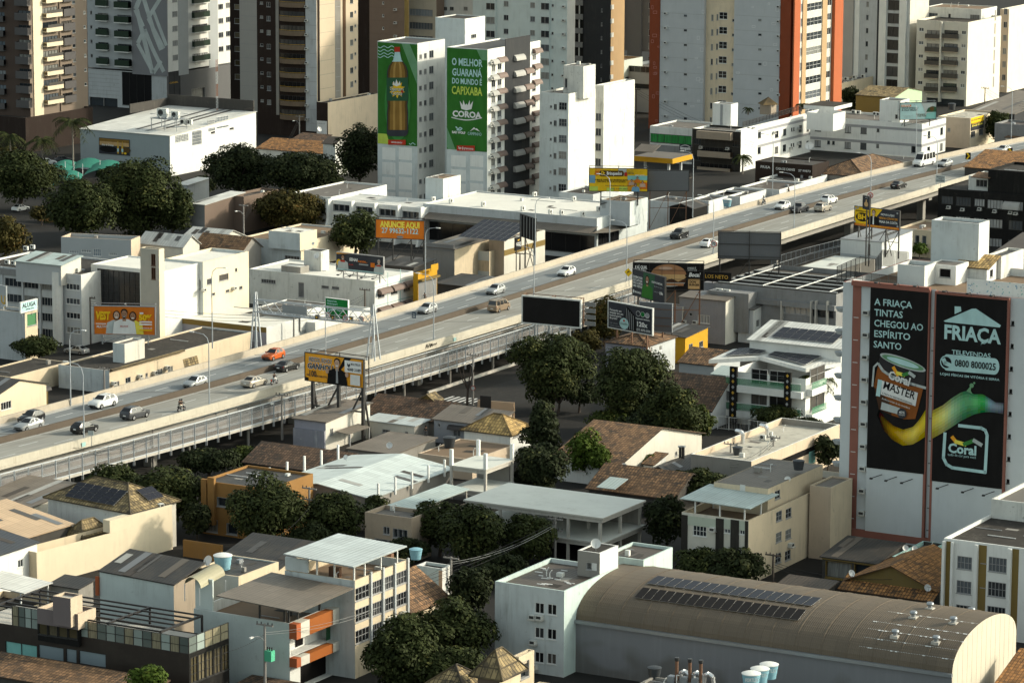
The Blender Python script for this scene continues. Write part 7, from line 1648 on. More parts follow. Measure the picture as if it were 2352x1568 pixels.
w=Bld('penthouse','',(2254,22),2128,2290,b.h+2.2,b.h-.6,parent=b,wl='white',wr='white',rm='flatb',par=.2);w.win('L',2134,30,2154,22,nx=3);w.win('L',2178,32,2184,14,nx=1);w.win('L',2228,34,2250,20,nx=4);w.done()
w=Bld('rear_wing','',(2318,22),2298,2440,b.h+.5,parent=b,wl='beige',wr='creaml2',rm='flatg');w.win('L',2306,20,2314,13,6,30.3,nx=2);w.done()
b=Bld('peach_rear_house','peach house with a blank pale side panel behind the weathered white block',(1417,142),1341,1476,Z(1417,142,262),wl='tanl',wr='panelw',rm='flatb',par=.5);b.win('L',1348,150,1414,8,k='d',nx=1);b.win('L',1388,180,1412,12,nx=5,fm='framew',pm='glassd');b.win('R',1436,178,1470,16,nx=5,fm='framed',pm='glassd');b.done()
b=Bld('weathered_block','tall weathered white block with mould streaks right of the green adverts',(1306,216),1240,1368,Z(1306,216,485),wl='whiteb',wr='whitem',rm='roofbr',par=.4,cat='apartment building')
b.win('L',1284,235,1302,17,6,37.4,nx=3,nz=2,fm='frame',pm='glass');b.win('L',1272,239,1279,13,6,37.4,nx=2);b.win('L',1263,242,1268,6,6,37.4,nx=1)
for i in range(7):b.fbox('R',1307,237+i*37,1366,.7,.03,'offw','ledge')
b.done()
w=Bld('stair_tower','',(1340,153),1294,1368,b.h+5.6,b.h-.4,parent=b,wl='whited',wr='whited',rm='flatg',par=.1);w.win('L',1297,180,1303,22,k='d',nx=1);w.done()
w=Bld('rear_block','',(1387,197),1366,1458,b.h+.3,parent=b,wl='whited',wr='whitem',rm='flatd',par=.4);w.win('L',1368,260,1381,17,6,34.5,nx=2,fm='frame');
for i in range(7):w.fbox('R',1388,226+i*35,1456,.6,.03,'offw','ledge')
w.done()
zt=Z(959,100,478)
b=Bld('green_advert_building','white twin winged building carrying two green drink banners',(959,100),867,1022,zt,wl='whiteb',wr='white',rm='roofd',par=.3,cat='apartment building',cop='offw')
for u,v,w_,h in ((963,126,6,10),(974,123,6,12),(986,117,10,17)):b.win('R',u,v,u+w_,h,10,35.8,nx=2,fm='frame',pm='glass')
for i in range(2):
 for j in range(4):b.fbox('L',878+i*38,338+j*34,908+i*38,28,.03,'whitec','relief_panel')
b.done()
w=Bld('right_wing','',(1120,114),1026,1241,zt-.6,parent=b,wl='whiteb',wr='whitec',rm='roofd',par=.3,cop='offw')
w.fbox('R',1160,90,1217,400,.12,'dgrey','dark_strip')
for u in (1129,1143):w.win('R',u,148-(u-1129)*.3,u+9,17,10,36,nx=2,fm='frame',pm='glass');w.fbox('R',u,165-(u-1129)*.3,u+9,9,.04,'greyt','spandrel',n=9,dv=36);w.awn('R',u-2,137-(u-1129)*.3,u+17,11,.9,'awng' if u<1140 else 'awnb',9,36)
w.ac('R',1125,146,9,36);w.awn('R',1179,127,1201,13,.9,'awng',9,36.5);w.awn('R',1203,158,1221,12,.9,'awnb',8,36.5);w.win('R',1204,128,1214,14,9,36.5,nx=2);w.win('R',1182,165,1192,14,8,36.5,nx=2);w.awn('R',1223,112,1240,11,.9,'awnb',9,36);w.win('R',1223,126,1231,12,9,36,nx=2)
for i in range(2):
 for j in range(4):w.fbox('L',1036+i*44,356+j*32,1070+i*40,26,.03,'whitec','relief_panel')
w.done()
w=Bld('stair_core','',(1068,44),1000,1114,zt+3.2,parent=b,wl='whiteb',wr='whitem',rm='flatd',par=.2);w.win('R',1082,80,1094,9,nx=3);w.win('L',1008,110,1016,10,9,36,nx=1);w.done()
# ================================================================ adverts, signs
def face_board(b,f,name,label,u0,v0,u1,h,out,bm,cat='advert banner',fr=None,group=None,thick=.06):
 x0,x1,z0,z1=b.rect(f,u0,v0,u1,h);o=Board.__new__(Board);P=b.mw @ b.loc(f,x0,z0,out+thick);o.w,o.h=x1-x0,z1-z0;o.ang=b.th+(0 if f=='L' else math.pi/2);o.z0=P.z
 o.root=thing(name,label,cat,P,o.ang,group);o.art=MB();o.lay=0;o.thick=thick
 m=MB();m.box(0,0,0,o.w,thick-.01,o.h,bm);m.obj('panel',o.root)
 if fr:o.edge(fr)
 return o
def ribbon(s,A,B,C,n=28):
 y=s.y();L=len(A)-1
 def q(P,t):i=min(int(t*L),L-1);return Vector(P[i]).lerp(Vector(P[i+1]),t*L-i)
 for j in range(n):
  for r in range(9):
   t0,t1=j/n,(j+1)/n;c=Vector(C[min(int(t0*(len(C)-1)),len(C)-2)]).lerp(Vector(C[min(int(t0*(len(C)-1)),len(C)-2)+1]),t0*(len(C)-1) % 1)*(.55+.75*max(0,math.sin(math.pi*((r+.5)/9)**.75))**2)
   nm='print%d_%d_%d' % tuple(int(x*24) for x in c)
   if nm not in DEF:DEF[nm]=(m_flat,tuple(int(x*24)/24 for x in c))
   f=lambda t,u:q(A,t).lerp(q(B,t),u)
   p=[f(t0,r/9),f(t1,r/9),f(t1,(r+1)/9),f(t0,(r+1)/9)];s.art.face([(v.x*s.w,y,v.y*s.h) for v in p][::-1],nm)
Board.ribbon=ribbon
def edge(s,m,t=.12):
 for q in ((-t,-t,s.w+t,0),(-t,s.h,s.w+t,s.h+t),(-t,0,0,s.h),(s.w,0,s.w+t,s.h)):c=MB();c.box(q[0],-.05,q[1],q[2],s.thick,q[3],m);c.obj('frame',s.root)
Board.edge=edge
# --- drink banners
GB=bpy.data.objects['green_advert_building']
def refr(F,zt,th=TH):f=Frame();f.setup(at(F[0],F[1],zt),R(0)+th,0);f.rect=lambda*a:Bld.rect(f,*a);f.loc=lambda*a,**k:Bld.loc(f,*a,**k);return f
zt=Z(959,100,478);f=refr((959,100),zt)
d=face_board(f,'L','bottle_banner','green banner with a huge soft drink bottle on the left wing',868,97,958.5,231,.02,'pg');k=lambda x,y:((x-1118)/367,1-(y-380-25*(x-1118)/367)/930)
d.poly([(.605,1),(.81,1),(1,.83),(1,.61)],'pgl');d.poly([(0,0),(0,.1),(.23,.1),(.30,0)],'plime')
for y in (425,457,487,514):d.line([k(1124+i*12,y+9*math.sin(i*1.05)) for i in range(13)],.16,'pcy')
d.line([k(1415+i*8,1310+8*math.sin(i*1.2)) for i in range(8)],.16,'pcy')
d.ell(.51,.40,.33,.36,'pg2',28)
half=[(24,470),(30,520),(52,560),(82,600),(98,650),(101,900),(93,960),(100,1030),(100,1205),(74,1240)]
def bottle(sc,m):d.poly([k(1305+x*sc,y) for x,y in half]+[k(1305-x*sc,y) for x,y in half[::-1]],m)
bottle(1,'pdk');bottle(.9,'pbr');bottle(.72,'pbr2');bottle(.42,'pbr3');bottle(.2,'pbr2')
d.poly([k(1282,472),k(1328,472),k(1344,545),k(1356,560),k(1254,560),k(1266,545)],'pcy');d.poly([k(1278,425),k(1330,425),k(1330,472),k(1278,472)],'pred')
d.poly([k(1205,705),k(1405,705),k(1405,918),k(1205,918)],'gscr');d.poly([k(1205,1185),k(1405,1185),k(1400,1225),k(1375,1243),k(1235,1243),k(1210,1225)],'pdk')
d.poly([k(1305+math.cos(i*.314)*(75 if i % 2 else 45),815+math.sin(i*.314)*(80 if i % 2 else 50)) for i in range(20)],'pye')
d.poly([k(*p) for p in ((1262,770),(1272,735),(1284,765),(1298,720),(1312,765),(1330,735),(1336,770),(1300,785))],'pw')
d.txt(*k(1300,812),.040,'Guaraná','gscr',.36,.05,.2);d.txt(*k(1300,850),.040,'Coroa','gscr',.28,.05,.2);d.txt(*k(1300,810),.038,'Guaraná','pw',.35,.0,.2);d.txt(*k(1300,848),.038,'Coroa','pw',.27,0,.2)
d.ell(*k(1352,832),.03,.014,'pred');d.poly([k(1220,1275),k(1385,1275),k(1385,1320),k(1220,1320)],'pred');d.txt(*k(1302,1297),.021,'coroa.com.br','pw',.28);d.end()
f=refr((1120,114),zt-.6)
d=face_board(f,'L','slogan_banner','green banner with white slogan and crown logo on the right wing',1027,110,1119.5,231,.02,'pg');k=lambda x,y:((x-1752)/375,1-(y-440-22*(x-1752)/375)/930)
d.poly([(.74,1),(1,1),(1,.9),(.86,.9)],'pgl');d.poly([(0,.02),(0,.22),(.22,.0),(.05,0)],'pgl')
for y,h,t,m,w in ((577,.070,'O MELHOR','pcy',.76),(672,.070,'GUARANÁ','pcy',.74),(752,.055,'DO MUNDO É','pcy',.74),(838,.078,'CAPIXABA','plime',.76)):d.txt(*k(1940,y),h,t,m,w,.035)
d.poly([k(*p) for p in ((1890,1000),(1875,925),(1902,965),(1908,918),(1926,965),(1936,950),(1948,965),(1968,918),(1970,965),(2000,925),(1985,1000),(1938,1012))],'pw')
d.txt(*k(1940,1052),.058,'COROA','pw',.72,.06);d.line([k(1800+i*28,1078+22*math.sin(i*.314)) for i in range(11)],.22,'pw')
d.line([k(*p) for p in ((1840,1165),(1860,1185),(1880,1170),(1898,1180),(1880,1195),(1850,1192))],.25,'pcy');d.txt(*k(1866,1217),.022,'BAD WOLF','pw',.33,.06)
d.poly([k(*p) for p in ((1970,1205),(2010,1165),(2025,1180),(2035,1175),(2065,1205),(2030,1190),(2012,1182))],'pw');d.txt(*k(2016,1228),.030,'CAMPINHO','pcy',.34,0)
d.poly([k(1850,1335),k(2018,1335),k(2018,1385),k(1850,1385)],'pred');d.txt(*k(1934,1360),.022,'Siga @ grupocoroa','pw',.38);d.end()
# --- paint banners
d=face_board(TW,'L','paint_banner','left black banner with paint can and slogan on the advert tower',2004,652,2138,429,.52,'pk');k=lambda x,y:((x-952)/540,1-(y+528-65*(x-952)/540)/1720)
for i,t in enumerate(('A FRIAÇA','TINTAS','CHEGOU AO','ESPÍRITO','SANTO')):d.txt(.075,.908-i*.0575,.036,t,'pcy',(.65,.49,.84,.62,.48)[i],.02,align='LEFT')
d.ribbon([k(*p) for p in ((1060,640),(1120,730),(1200,800),(1290,835),(1380,810),(1440,740),(1492,650))],[k(*p) for p in ((1040,700),(1110,840),(1190,930),(1290,985),(1380,975),(1440,940),(1492,905))],((.02,.015,.01),(.14,.08,.02),(.38,.22,.03),(.62,.42,.05),(.80,.62,.12),(.70,.50,.05),(.62,.48,.06)))
d.poly([k(*p) for p in ((1060,135),(1485,285),(1470,430),(1400,735),(1300,738),(1180,700),(1070,640),(1005,420))],'pcano');d.poly([k(*p) for p in ((1060,135),(1485,285),(1477,440),(1330,425),(1180,370),(1045,200))],'pcan')
d.line([k(1045+i*44,215+230*(i/10)**.55) for i in range(11)],.35,'psil');d.poly([k(*p) for p in ((1010,430),(1060,640),(1180,700),(1150,560))],'meat')
cx_,cy_=1272,205
d.poly([k(cx_+225*math.cos(a)*.95-30*math.sin(a)*-.3,cy_+75*math.cos(a)+52*math.sin(a)) for a in [i*.26 for i in range(24)]],'psil');d.poly([k(cx_+195*math.cos(a),cy_+66*math.cos(a)+38*math.sin(a)) for a in [i*.26 for i in range(24)]],'pgl');d.poly([k(cx_+150*math.cos(a),cy_+50*math.cos(a)+26*math.sin(a)) for a in [i*.26 for i in range(24)]],'pcy')
d.poly([k(*p) for p in ((1085,370),(1420,490),(1400,615),(1075,500))],'pw');d.line([k(1065,375),k(1050,505)],.6,'pcy')
d.txt(*k(1245,468),.042,'MASTER','pk',.56,.02,0,'CENTER',13);d.txt(*k(1245,355),.044,'Coral','pw',.38,.05,0,'CENTER',14);d.txt(*k(1230,540),.010,'A TINTA DO PINTOR PROFISSIONAL','pk',.54,0,0,'CENTER',13);d.txt(*k(1220,585),.011,'Acrílico premium de alta consistência','pw',.5,0,0,'CENTER',13)
for a,b_,m in (((1190,250),(1230,320),'por2'),((1225,300),(1290,322),'pyel'),((1280,320),(1345,302),'pg2'),((1340,300),(1385,335),'psil')):d.line([k(*a),k(*b_)],.45,m)
d.poly([k(*p) for p in ((1090,570),(1260,630),(1250,690),(1080,640))],'psil');d.ell(*k(1280,680),.08,.028,'pdk');d.txt(*k(1280,672),.014,'40%','pw',.10);d.txt(*k(1280,692),.009,'Diluição','pw',.10,0)
d.line([k(1045,205),k(1010,240),k(1000,420)],.25,'psil');d.end();d.lamps(3);
d=face_board(TW,'L','house_logo_banner','right black banner with white house logo and phone number on the advert tower',2155,672,2318,436,.52,'pk');k=lambda x,y:((x-1555)/618,1-(y+448-62*(x-1555)/618)/1748)
kk=lambda x,y:k(x,y-1568)
d.poly([kk(*p) for p in ((1640,1385),(1625,1375),(1870,1262),(1905,1262),(2125,1415),(2115,1435))],'pcy');d.poly([kk(*p) for p in ((1718,1240),(1772,1243),(1778,1285),(1720,1312))],'pcy')
d.txt(*kk(1875,1505),.072,'FRIAÇA','pcy',.80,.05);d.txt(*k(1875,112),.023,'TELEVENDAS','pcy',.55,.02)
(x0,y0),(x1,y1)=k(1660,190),k(2080,225);ry=.043
d.poly([(x0+.04*math.cos(a),y0+ry*math.sin(a)) for a in [math.pi/2+i*math.pi/10 for i in range(11)]]+[(x1+.07*math.cos(a),y1+ry*math.sin(a)) for a in [-math.pi/2+i*math.pi/10 for i in range(11)]],'pcy');d.ell(*k(1660,190),.09,.036,'pcy');d.ell(*k(1660,190),.074,.030,'pk')
d.line([k(1636,165),k(1650,195),k(1690,215)],.55,'pcy');d.txt(*k(1915,215),.036,'0800 8000025','pk',.58,.03);d.txt(*k(1868,322),.012,'LOJAS FÍSICAS EM VITÓRIA E SERRA','pcy',.84,.02)
d.ribbon([k(*p) for p in ((1550,640),(1640,590),(1720,520),(1800,465),(1860,450),(1910,485),(1985,480),(2050,520),(2100,555),(2170,560))],[k(*p) for p in ((1550,905),(1640,850),(1720,795),(1800,735),(1860,700),(1920,668),(1985,650),(2050,645),(2100,650),(2170,662))],((.62,.50,.08),(.60,.58,.20),(.30,.48,.28),(.13,.34,.18),(.10,.30,.14),(.12,.40,.16),(.05,.34,.08),(.20,.30,.36),(.22,.26,.30),(.12,.14,.17)))
d.poly([k(*p) for p in ((1845,455),(1888,395),(1882,450),(1900,480))],'pgl');d.ell(*k(1890,402),.03,.012,'pgl');d.ell(*k(1912,378),.015,.006,'pgl')
d.line([k(*p) for p in ((1790,775),(1985,795),(2020,815),(2038,860),(2030,1205),(1740,1170),(1690,1140),(1660,1080),(1668,850))],.42,'pcy');d.txt(*k(1825,1000),.048,'Coral','pcy',.40,.05);d.txt(*k(1822,1058),.014,'tudo de cor para você','pcy',.40,0)
for a,b_,m in (((1735,885),(1770,930),'por2'),((1765,925),(1850,950),'pyel'),((1840,948),(1930,910),'pg2'),((1925,910),(1990,950),'psil')):d.line([k(*a),k(*b_)],.5,m)
d.end();d.lamps(3)
for i,u in enumerate((2012,2046,2082,2164,2222,2270)):
 x,z=TW.fp('L',u+18,1086+(u-2004)*.15);P=TW.mw @ Vector((x,-.6,z));t=thing('floodlight',['left','middle','right'][i % 3]+' floodlight arm below the '+('paint can banner' if i<3 else 'house logo banner'),'floodlight',P,TW.th,'floodlights under the paint banners');c=MB();c.bar((0,0,0),(-.9,-1.2,-.35),.05,'sblack');c.obj('arm',t);c=MB();c.box(-1.15,-1.4,-.5,-.8,-1.1,-.3,'sblack');c.obj('lamp_head',t)
# --- billboards
d=Board('billboard','orange billboard with three people and VEST 50% offer','billboard',(216,703),(355,705.5),(216,766),10,bm='por',fr='steel')
d.person(.37,.02,.86,'psil','skin2','hair',lh=True);d.person(.64,.02,.84,'pyel','skin','hair',lh=True);d.person(.5,.02,.93,'pw','skin','hair');d.poly([(.478,.68),(.522,.68),(.518,.58),(.482,.58)],'hair');d.rect(.487,.64,.513,.66,'pw');d.txt(.145,.66,.27,'VEST','pye',.24,.08,.15);d.rect(.03,.37,.2,.40,'pw');d.txt(.14,.28,.09,'MULTIVIX','pw',.20,.03,.1);d.txt(.5,.30,.06,'MULTIVIX','pred',.13,.02);d.txt(.85,.62,.20,'50%','pye',.22,.08);d.rect(.75,.45,.96,.50,'pw');d.rect(.75,.36,.96,.41,'pw');d.rect(.76,.76,.82,.82,'pw');d.txt(.86,.25,.05,'INSCREVA-SE','pw',.2);d.rect(.75,.16,.96,.20,'pye');d.end();d.posts((.12,.5,.88),3.6,.12,'steel');d.backframe('steel')
d=Board('billboard','yellow billboard with a man in a suit, fuel offer, in front of the viaduct','billboard',(701,809.5),(834,827),(701,872),12.7,bm='por2',fr='sblack')
d.poly([(.45,0),(.68,1),(.80,1),(.62,.55),(.62,0)],'pk');d.poly([(0,0),(0,.12),(.06,.1),(.06,0)],'pk');d.txt(.26,.78,.16,'INDICOU, FECHOU','pw',.40,.09,.2);d.txt(.26,.78,.15,'INDICOU, FECHOU','pdk',.39,.02,.2);d.txt(.26,.54,.20,'GANHOU','pw',.46,.10,.2);d.txt(.26,.54,.19,'GANHOU','pdk',.45,.05,.2);d.txt(.13,.26,.22,'100','pdk',.12,.03);d.txt(.05,.21,.07,'R$','pdk',.04);d.txt(.29,.20,.07,'EM COMBUSTÍVEL','pdk',.19)
d.person(.56,.0,.98,'pk','skin2','hair');d.poly([(.545,.05),(.585,.05),(.575,.55),(.55,.55)],'pgrey');d.ell(.395,.44,.028,.09,'skin2');d.ell(.735,.40,.03,.09,'skin2');d.poly([(.42,.3),(.47,.42),(.43,.22),(.39,.38)],'pk');d.rect(.70,.50,.985,.93,'pw');d.poly([(.745,.84),(.77,.78),(.795,.84),(.795,.74),(.77,.68),(.745,.74)],'pdk');d.txt(.89,.81,.08,'MULTIPLUS','pdk',.16);d.txt(.86,.61,.10,'4000 2189','pdk',.23,.03);d.rect(.80,.06,.965,.44,'pw');d.end();d.posts((.1,.55,.97),0,.26);d.backframe()
d=Board('billboard','blank black billboard with a white frame in front of the viaduct','billboard',(1201,680.5),(1332,692),(1201,739),14,bm='pk',fr='white',frame=.22);d.end();d.posts((.2,.45,.8),0,.18,'steel');d.backframe('rust')
for i in range(4):c=MB();c.box(d.w+.5,.8,i*1.05+.2,d.w+2.4,.86,i*1.05+.9,'zinc');c.obj('side_slat',d.root)
d=Board('billboard','dark green home visit billboard turned steeply away, left of the burger advert','billboard',(1454,618),(1527,638),(1454,676),15,bm='pdk',fr='sblack');d.poly([(.3,0),(.62,0),(.7,1),(.34,1)],'gscr');d.person(.46,.02,.92,'pg','skin','hair',lh=True)
for i,t in enumerate(('QUEM DISSE','QUE CAPIXABA','NÃO CURTE','UMA VISITA?')):d.txt(.17,.73-i*.115,.085,t,'pw',.30,.03)
d.rect(.03,.10,.07,.22,'pw');d.txt(.19,.15,.07,'BIOCLINICO','pw',.2,.04);d.txt(.79,.72,.07,'COLETA DOMICILIAR.','pw',.34,.03);d.txt(.83,.58,.05,'Agende seus exames.','pgrey',.26,0);d.txt(.92,.36,.11,'10h','pw',.1,.03);d.txt(.78,.38,.05,'a partir das','pgrey',.15,0);d.end();d.posts((.1,.5,.95),3,.14)
d=Board('billboard','black billboard with a giant cheeseburger seen through its lattice','billboard',(1455,604),(1616,607),(1455,662),14.5,bm='pk',fr='sblack')
d.ell(.50,.30,.245,.20,'psil',24,math.pi,2*math.pi);d.rect(.26,.26,.75,.46,'meat');d.poly([(.25,.5),(.76,.5),(.72,.40),(.64,.30),(.55,.42),(.45,.32),(.36,.42),(.28,.36)],'cheese');d.ell(.505,.58,.25,.40,'bun',28,0,math.pi);d.rect(.30,.14,.72,.24,'bun');d.poly([(.28,.5),(.74,.5),(.74,.58),(.28,.58)],'cheese');d.ell(.46,.82,.10,.06,'skin2')
d.txt(.11,.84,.12,'E AÍ, QUAL','pw',.17,.05);d.txt(.11,.70,.12,'É O TEU','pw',.14,.05);d.txt(.83,.84,.07,'O NOSSO É','pw',.12,.02,.2);d.txt(.84,.75,.06,'DEIXAR VOCÊ','pw',.13,.02,.2);d.txt(.87,.58,.16,'Boca!','pw',.17,.05,.3);d.rect(.785,.03,.955,.42,'cheese');d.txt(.85,.30,.09,'DON','pk',.09,.05);d.txt(.87,.19,.08,'BURGER','pk',.14,.04);d.end();d.posts((.08,.6,.95),2,.14,'rust');d.backframe()
for i in range(6):c=MB();c.bar((d.w*(.05+i*.18),-.25,0),(d.w*(.05+i*.18),-.25,d.h),.03,'sblack');c.obj('lattice_bar',d.root)
for z in (.4,.75):c=MB();c.bar((0,-.25,d.h*z),(d.w,-.25,d.h*z),.035,'sblack');c.obj('lattice_bar',d.root)
d=Board('shop_sign','long black sign with orange letters LOS NETO','shop sign',(1616,623),(1680,627),(1616,645),11,bm='pk',fr=None);d.txt(.47,.5,.38,'LOS NETO','pgold',.82,.01);d.end();d.posts((.3,.95),2,.1,'conc',None,False);c=MB();c.box(0,.3,-4.5,d.w*1.9,5,-.3,'conc2');c.obj('wall_below',d.root)
d=Board('billboard','dark apartment billboard with 120x offer, turned to the right','billboard',(1398,692),(1498,710),(1398,750),12,bm='pdk',fr='white',frame=.16)
d.poly([(.34,0),(.37,.55),(.42,.93),(.46,.9),(.62,.62),(.66,0)],'pk');[d.line([(.40+i*.045,.05),(.42+i*.04,.85-i*.06)],.12,'pgrey') for i in range(5)];d.ell(.37,.24,.105,.22,'pcy');d.txt(.37,.23,.09,'Dublin','gscr',.16,.02);d.ell(.37,.36,.02,.05,'pred')
for i,t in enumerate(('Pensando em','investir em um','imóvel perto','da praia?')):d.txt(.04,.70-i*.105,.08,t,'pw',(.27,.31,.27,.18)[i],.03,align='LEFT')
for i in range(3):d.ell(.70+i*.105,.74-i*.005,.05,.105,'pw');d.ell(.70+i*.105,.74,.044,.092,('pdk','signg','pgrey')[i])
d.txt(.81,.55,.06,'Pagamento facilitado','pw',.32,.02);d.txt(.79,.33,.18,'120x','pw',.24,.05);d.txt(.83,.12,.09,'(27) 3075-2500','pw',.31,.02);d.txt(.04,.20,.05,'• Lazer completo','pgrey',.2,0,align='LEFT');d.txt(.04,.10,.05,'• 2 Quartos com Suíte','pgrey',.25,0,align='LEFT');d.end();d.posts((.15,.5,.85),0,.12,'rust')
d=Board('blank_billboard','grey corrugated back of a billboard behind the apartment advert','billboard',(1470,694),(1543,699),(1470,757),11.5,bm='corrg',fr='steel');d.end();d.posts((.3,.7),0,.1,'rust')
for i in range(3):c=MB();c.bar((0,-.1,d.h*(.2+.3*i)),(d.w,-.1,d.h*(.2+.3*i)),.05,'rust');c.obj('rail',d.root)
d=Board('blank_billboard','very wide grey ribbed billboard back standing in front of the viaduct','billboard',(1651,533.5),(1793,537),(1651,592),17,bm='corrg',fr='sblack');d.end();d.posts((.02,.5,.98),4,.14);d.backframe(d=-.5)
n=30
for i in range(n):c=MB();c.box(d.w*i/n+.04,-.06,.05,d.w*(i+.45)/n,-.003,d.h-.05,'corrg');c.obj('sheet_rib',d.root)
d=Board('billboard','yellow and black supermarket billboard with a man and BH logo','billboard',(1964,474),(2066,486),(1964,516),15,bm='pdk',fr='sblack');d.poly([(0,.12),(0,1),(.62,1),(.5,.62),(.42,.12)],'pye');d.rect(0,0,1,.12,'por');d.txt(.5,.06,.05,'AV. DOUTOR OLIVIO LIRA, SHOPPING PRAIA DA COSTA - VILA VELHA','pyel',.92,0);d.ell(.17,.47,.145,.24,'pk');d.txt(.17,.47,.26,'BH','pye',.20,.07);d.txt(.17,.78,.07,'SUPERMERCADOS','pk',.3,.03,.1);d.person(.43,.12,.84,'pk','skin2','hair');d.poly([(.415,.15),(.445,.15),(.44,.6),(.42,.6)],'pw');d.txt(.75,.74,.11,'NOVA LOJA!','pw',.30,.03);d.txt(.77,.55,.11,'VENHA CONHECER!','por2',.42,.01);d.txt(.77,.35,.12,'PRAIA DA COSTA','pw',.41,.03)
for x,z in ((.03,.9),(.08,.95),(.97,.9),(.98,.2),(.02,.2)):d.ell(x,z,.02,.05,'pgrey')
d.end();d.posts((.06,.36,.68,.97),6,.12)
d=Board('small_billboard','small dark upright billboard with a pale bottle just above the supermarket advert','billboard',(1983,450),(1997,453),(1983,478),19,bm='pdk',fr='sblack');d.ell(.5,.38,.32,.2,'cheese');d.rect(.42,.5,.6,.75,'cheese');d.txt(.55,.9,.06,'NETO','pw',.4);d.end();d.posts((.3,.8),6,.1,brace=False)
d=Board('billboard','orange phone number billboard on black legs above dark roofs','billboard',(863.5,504),(974,508.5),(863.5,545),13.3,bm='por',fr='sblack');d.txt(.5,.74,.32,'ANUNCIE AQUI','pyel',.82,.06);d.txt(.5,.40,.28,'27 99632-1122','pcy',.76,.03);d.ell(.5,.08,.07,.07,'pgrey');d.txt(.5,.08,.06,'OUTDOOR','pk',.11);d.end();d.posts((.03,.34,.72,.98),5.2,.12);d.backframe()
d=Board('billboard','dark course billboard with two workers on the awning building','billboard',(773,579.5),(880,591),(773,618),11,bm='pdk',fr='frame');d.rect(0,0,1,.08,'pcy');d.poly([(0,1),(0,.92),(.3,1)],'por2');d.ell(.05,.42,.05,.2,'pye');d.person(.14,.08,.86,'psil','skin','hair');d.rect(.09,.48,.19,.58,'pred');d.person(.92,.08,.80,'psil','skin2','pgrey');d.rect(.87,.44,.97,.52,'pred');d.txt(.38,.68,.17,'SENAI','pw',.18,.05,.1);d.txt(.58,.62,.10,'R$200,-','por',.20,.04);d.rect(.5,.42,.70,.50,'pgrey');d.rect(.75,.36,.84,.62,'por');d.txt(.33,.38,.08,'SUA','pred',.1);d.txt(.5,.04,.05,'WWW.SENAIES.COM.BR  MATRICULE-SE AGORA','pdk',.7,0);d.end();d.posts((.12,.42,.9),6.2,.12,'frame');d.lamps(4,'sblack',False)
d=Board('billboard','colourful toy shop billboard with laughing children on the supermarket roof','billboard',(1354,387),(1487,388.5),(1354,437.5),17.4,bm='pye',fr='sblack');[d.rect(x0,z0,x1,z1,m) for x0,z0,x1,z1,m in ((0,.35,.1,.7,'pbl'),(.1,.7,.2,1,'por2'),(0,0,.15,.2,'plime'),(.5,.7,.64,1,'psil'),(.52,.0,.66,.2,'plime'),(.66,.05,.8,.5,'por2'),(.66,.5,1,.7,'pteal'),(.88,.1,1,.4,'por'),(.3,0,.42,.15,'plime'))]
d.poly([(.13+.055*math.cos(a)*(1 if i % 2 else .5),.80+.15*math.sin(a)*(1 if i % 2 else .5)) for i,a in enumerate([math.pi/2+j*math.pi/5 for j in range(10)])],'por');d.ell(.20,.79,.03,.13,'pbr');d.ell(.565,.79,.03,.13,'pbr');d.rect(.20,.66,.565,.92,'pbr');d.txt(.235,.79,.17,'D:','pye',.06,.08);d.txt(.43,.79,.14,'Brinquedos','pw',.26,.05);d.txt(.70,.90,.15,'tudo','pdk',.12,.08);d.txt(.70,.90,.14,'tudo','pye',.115,.03);d.txt(.86,.88,.20,'10X','pye',.15,.06);d.txt(.72,.80,.07,'em até','pdk',.1);d.txt(.87,.73,.07,'sem juros','pw',.16);d.ell(.63,.76,.028,.1,'pred');d.txt(.38,.50,.075,'A MAIOR VARIEDADE EM BRINQUEDOS','pk',.57,.03);d.txt(.38,.42,.075,'E MATERIAL ESCOLAR DO ESTADO.','pk',.5,.03);d.txt(.50,.24,.05,'RUA HENRIQUE MOSCOSO, 222 - V. VELHA','pdk',.44,.02);d.txt(.52,.10,.05,'(27) 3299-3863','pdk',.3)
for x,z,s_ in ((.83,.38,.30),(.73,.28,.28),(.92,.20,.30),(.80,0,.40)):d.person(x,z,s_,('pbl','pcy','skin2','por')[int(z*10) % 4],'skin','hair',lh=True)
d.end();d.posts((.2,.84),10,.14);d.backframe()
d=Board('blank_billboard','grey horizontally ribbed billboard back right of the toy shop advert','billboard',(1489,392.5),(1582,393),(1489,437),16.8,bm='corrg',fr='sblack');[(lambda c:(c.box(.05,-.05,.15+i*.3,d.w-.05,-.004,.28+i*.3,'corrg'),c.obj('sheet_rib',d.root)))(MB()) for i in range(int(d.h/.3)-1)];d.end();d.posts((.05,.5,.95),5,.1,'rust')
